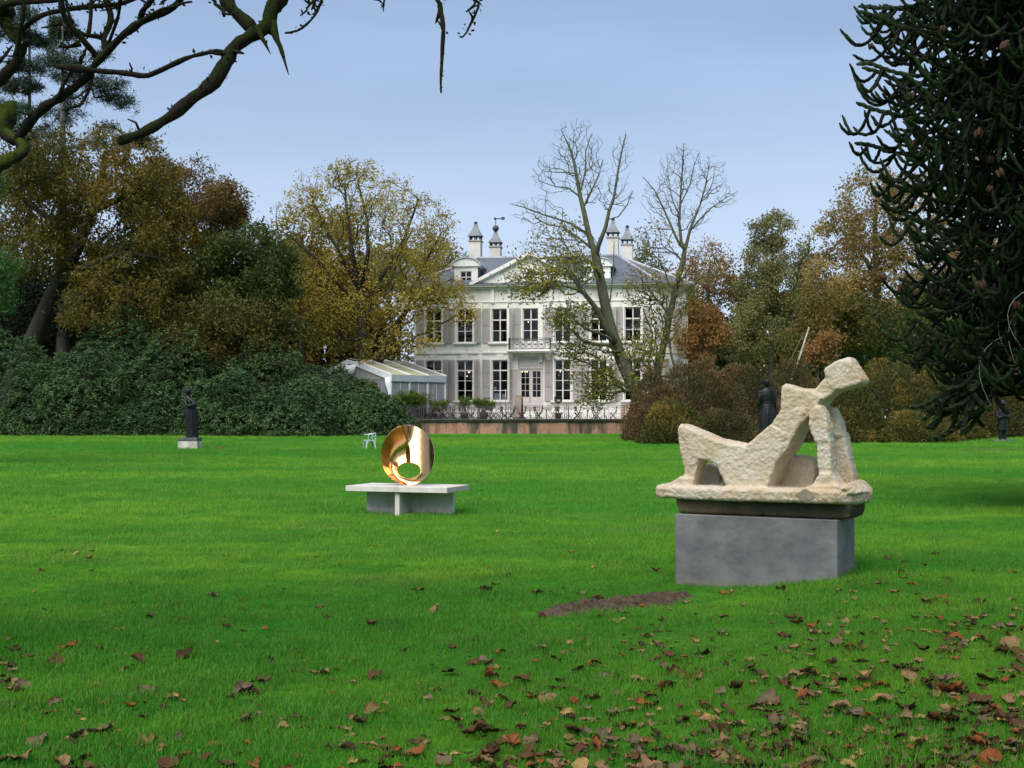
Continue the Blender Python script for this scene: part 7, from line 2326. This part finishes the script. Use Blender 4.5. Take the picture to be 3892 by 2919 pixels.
# ------------------------------------------------------------------ metal armchair on the lawn
M_zinc = mat('pale_blue_metal', (0.52, 0.60, 0.60), (0.40, 0.48, 0.48), .35, 6.0, metal=.25, spec=.5)
def metal_chair():
    px, py = gnd(1404, 1711)
    o = empty('metal_chair', (px, py, gzf(px, py) - .01), math.radians(-66)); tag(o, 'pale blue metal armchair standing alone on the lawn left of the golden ring', 'chair')
    # local: front is -y
    s = MB(); s.box(-.19, .19, -.19, .19, .425, .45, .01); s.box(-.20, .20, -.20, -.192, .39, .43); s.box(-.20, .20, .192, .20, .39, .43); s.box(-.20, -.192, -.191, .191, .39, .43); s.box(.192, .20, -.191, .191, .39, .43); s.build('seat', M_zinc, o)
    for sx in (-1, 1):
        for sy in (-1, 1):
            l = MB(); q = [(sx * .19, sy * .19, .43), (sx * .205, sy * .205, .30), (sx * .235, sy * .235, .0)]
            vs, fs = [], []
            for (x, y, z), wd in zip(q, (.12, .06, .035)):
                vs += [(x, y, z), (x - sx * wd, y, z), (x - sx * wd, y - sy * .012, z), (x - sx * .012, y - sy * .012, z), (x - sx * .012, y - sy * wd, z), (x, y - sy * wd, z)]
            for i in range(2):
                for j in range(6): fs.append((i * 6 + j, i * 6 + (j + 1) % 6, i * 6 + 6 + (j + 1) % 6, i * 6 + 6 + j))
            fs += [tuple(range(5, -1, -1)), tuple(range(12, 18))]
            l.add(vs, fs); l.build('leg', M_zinc, o)
    # bent tube that is backrest and arms in one
    MB().tube([(-.24, -.16, .66), (-.25, .0, .68), (-.23, .17, .71), (-.12, .25, .73), (.0, .265, .735), (.12, .25, .73), (.23, .17, .71), (.25, .0, .68), (.24, -.16, .66)], .018, 7).build('arm_rail', M_zinc, o)
    for sx in (-1, 1): MB().tube([(sx * .195, .02, .43), (sx * .245, .03, .68)], .012, 6).build('arm_support', M_zinc, o)
    MB().box(-.075, .075, .205, .212, .43, .715).build('back_splat', M_zinc, o).rotation_euler = (-.10, 0, 0)
    for sx in (-1, 1): MB().tube([(sx * .17, .19, .43), (sx * .17, .225, .72)], .012, 6).build('back_post', M_zinc, o)
metal_chair()
# ------------------------------------------------------------------ fallen leaves
LC = [('dark brown', (0.060, 0.032, 0.015), (0.030, 0.016, 0.008)), ('chocolate brown', (0.115, 0.058, 0.028), (0.060, 0.030, 0.016)),
      ('tan', (0.29, 0.18, 0.09), (0.16, 0.09, 0.045)), ('grey brown', (0.19, 0.135, 0.085), (0.09, 0.062, 0.04)),
      ('rust orange', (0.26, 0.085, 0.028), (0.17, 0.055, 0.02)), ('pale yellow', (0.36, 0.25, 0.09), (0.26, 0.17, 0.06))]
LP = [.20, .26, .23, .15, .11, .05]
def fallen_mat(nm, c1, c2):
    m, nt, b = nt_new('fallen_' + nm.replace(' ', '_'))
    b.inputs['Roughness'].default_value = .75; b.inputs['Specular IOR Level'].default_value = .12
    v = coords(nt, 'Object', (1, 1, 1))
    c = mixc(nt, noise_fac(nt, v, 22, 5, .65, .3, .7), c1, c2)
    w = nt.nodes.new('ShaderNodeTexWave'); w.inputs['Scale'].default_value = 14; w.inputs['Distortion'].default_value = 2; nt.links.new(v, w.inputs['Vector'])
    mr = nt.nodes.new('ShaderNodeMapRange'); mr.inputs['From Min'].default_value = .8; mr.inputs['From Max'].default_value = 1.0; mr.inputs['To Max'].default_value = .5; nt.links.new(w.outputs['Fac'], mr.inputs['Value'])
    c = mixc(nt, mr.outputs['Result'], c, tuple(x * 1.35 for x in c1))
    nt.links.new(c, b.inputs['Base Color'])
    bump(nt, b, w.outputs['Fac'], .25, .004)
    return m
LM = [fallen_mat(*c) for c in LC]
def leaf_shape(seed, kind):
    """curled dry leaf 1 unit long, with a stalk"""
    r = np.random.default_rng(seed)
    nu, nv = 11, 8
    curl_u, curl_v = r.uniform(.2, 1.7) * r.choice([-1, 1], p=[.25, .75]), r.uniform(.4, 2.2)
    tw = r.uniform(-.8, .8); ph = r.uniform(0, 6)
    V = []
    for i in range(nu):
        u = i / (nu - 1)
        w = math.sin(PI * min(1, u ** .8)) ** .75 * (.42 if kind == 0 else .30 if kind == 1 else .5)
        if kind == 2: w *= 1 + .32 * math.cos(u * PI * 5 + ph)          # lobed
        else: w *= 1 + .07 * math.cos(u * 26)
        if i == nu - 1: w *= .15
        if i == 0: w = max(w, .02)
        for j in range(nv):
            q = j / (nv - 1) * 2 - 1
            x, y, z = u, q * w, 0.0
            a = q * curl_v * .7 + tw * (u - .5)
            rad = w / max(.25, curl_v * .7)
            y = rad * math.sin(a); z = rad * (1 - math.cos(a))
            z = .75 * z + .06 * math.sin(u * 11 + q * 4 + ph) * abs(q) + .035 * math.sin(q * 10 + u * 17 + ph) + .03 * math.sin(u * 23 - q * 5 + ph * 2)
            b = (u - .5) * curl_u
            x2 = (math.sin(b)) / max(.2, abs(curl_u)) if abs(curl_u) > .2 else u - .5
            z += (1 - math.cos(b)) / max(.2, abs(curl_u)) * (1 if curl_u > 0 else -1)
            V.append((x2, y, z))
    Fq = [(i * nv + j, i * nv + j + 1, (i + 1) * nv + j + 1, (i + 1) * nv + j) for i in range(nu - 1) for j in range(nv - 1)]
    c = V[3]; k = len(V)
    V += [(c[0], c[1] - .012, c[2]), (c[0], c[1] + .012, c[2]), (c[0] - .22, c[1] + .05, c[2] + .05), (c[0] - .22, c[1] + .03, c[2] + .05)]
    Fq.append((k, k + 1, k + 2, k + 3))
    V = np.array(V); V[:, 2] -= V[:, 2].min()
    return V, np.array(Fq)
NS = 10
SH = [leaf_shape(300 + i, [0, 0, 2, 1, 0, 2, 0, 1, 2, 0][i]) for i in range(NS)]
LMESH = [[None] * NS for _ in LC]
def leaf_mesh(ci, si):
    if LMESH[ci][si] is None: LMESH[ci][si] = np_mesh('fallen_leaf', SH[si][0], SH[si][1], LM[ci], smooth_on=True)
    return LMESH[ci][si]
def in_block(x, y):
    for (c, e, hx_, hy_) in ((bc, -e1b, block_w / 2, block_d / 2), (bcn, -eL, BL / 2 - .05, BD / 2 - .05)):
        d = Vector((x - c.x, y - c.y)); n_ = Vector((-e.y, e.x))
        if abs(d.dot(e)) < hx_ + .03 and abs(d.dot(n_)) < hy_ + .03: return True
    return False
def density(px, py):
    """how thickly leaves lie, over the photo"""
    t = (py - 1720) / 1200.0
    if t < 0: return .0
    right = .14 + .86 * float(sstep(1300, 2700, px))
    near = float(sstep(.36, .66, t))
    v = .022 + near * (.32 * right + .22 * float(sstep(.70, .95, t)) * (.22 + .78 * right)) + (.04 + .18 * float(sstep(3050, 3500, px))) * float(sstep(.25, .4, t))
    cl = .5 + 1.3 * max(0, mnoise.noise(Vector((px * .006, py * .011, 3.3)))) + .35 * mnoise.noise(Vector((px * .02, py * .035, 8)))
    return v * cl
lr = np.random.default_rng(99)
cand = []
while len(cand) < 1650:
    px, py = lr.uniform(-40, 3930), lr.uniform(1720, 2985)
    # equal chance per patch of lawn seen: nearer patches hold bigger leaves
    if lr.uniform() < density(px, py) * 1.1:
        x, y = gnd(px, py)
        if not in_block(x, y) and y < 50: cand.append((x, y, px, py))
sz = lr.lognormal(math.log(.061), .42, len(cand)).clip(.028, .14)
seen = np.array([s / c[1] for s, c in zip(sz, cand)])
order = np.argsort(-seen)
def where_is(px, py):
    col = ('far left', 'left', 'left of the middle', 'in the middle', 'right of the middle', 'right', 'far right')[min(6, max(0, int(px / 556)))]
    rowt = 'nearest grass' if py > 2640 else 'near grass' if py > 2440 else 'grass below the plinth' if py > 2240 else 'grass level with the plinth' if py > 2000 else 'far grass'
    return 'in the ' + rowt + ' ' + col
big = order[:300]; rest = order[300:]
EX = {0: 'curled', 1: 'narrow', 2: 'lobed'}
KIND = [0, 0, 2, 1, 0, 2, 0, 1, 2, 0]
info = [(i, int(lr.choice(len(LC), p=LP)), int(lr.integers(0, NS)), float(sz[i])) for i in big]
bp_ = np.array([[cand[i][0], cand[i][1]] for i in big])
used_labels = {}
for n_, (i, ci, si, s) in enumerate(info):
    x, y, px, py = cand[i]
    o = link_mesh('fallen_leaf', leaf_mesh(ci, si), None, (x, y, gzf(x, y) + lr.uniform(.0, .026)))
    o.rotation_euler = (lr.normal(0, .30), lr.normal(0, .30), lr.uniform(0, 6.28)); o.scale = (s, s, s)
    d = np.hypot(*(bp_ - bp_[n_]).T); d[n_] = 9e9; nn = np.argsort(d)[:6]
    base_l = ('large ' if s > .10 else 'small ' if s < .07 else '') + LC[ci][0] + ' ' + EX[KIND[si]] + ' leaf ' + where_is(px, py)
    rz = o.rotation_euler.z % 6.2832
    tip = ', tip ' + ('right', 'away', 'left', 'near')[int((rz + .785) / 1.5708) % 4]
    opts = [base_l, base_l + tip]
    for q in nn:
        _, cj, sj, s2 = info[q]; qx = cand[big[q]][2]; qy = cand[big[q]][3]
        rel = ('above' if qy > py else 'below') if abs(qy - py) > abs(qx - px) else ('left of' if qx > px else 'right of')
        opts += [base_l + ', ' + rel + ' a ' + LC[cj][0] + ' one', base_l + tip + ', ' + rel + ' ' + LC[cj][0]]
    opts = [l for l in opts if len(l.split()) <= 16]
    lab = next((l for l in opts if l not in used_labels), opts[-1])
    used_labels[lab] = 1
    tag(o, lab, 'leaf', 'fallen leaves on the lawn')
# the many smaller ones: one mass per shade would be many objects; one mass with the shades as material slots
Vs, Fs, Mi, off = [], [], [], 0
for i in rest:
    x, y, px, py = cand[i]; ci = int(lr.choice(len(LC), p=LP)); si = int(lr.integers(0, NS)); s = float(sz[i])
    R_ = np.array(Matrix.Rotation(lr.uniform(0, 6.28), 3, 'Z') @ Matrix.Rotation(lr.normal(0, .3), 3, 'X'))
    V = SH[si][0] @ R_.T * s + np.array([x, y, gzf(x, y) + lr.uniform(.0, .03)])
    Vs.append(V); Fs.append(SH[si][1] + off); Mi += [ci] * len(SH[si][1]); off += len(V)
fl = np_mesh('fallen_leaves', np.concatenate(Vs), np.concatenate(Fs), None, smooth_on=True)
for m in LM: fl.materials.append(m)
fl.polygons.foreach_set('material_index', np.array(Mi, np.int32)); fl.update()
tag(link_mesh('fallen_leaves', fl), 'scatter of small brown fallen leaves all over the lawn', 'leaves', kind='stuff')
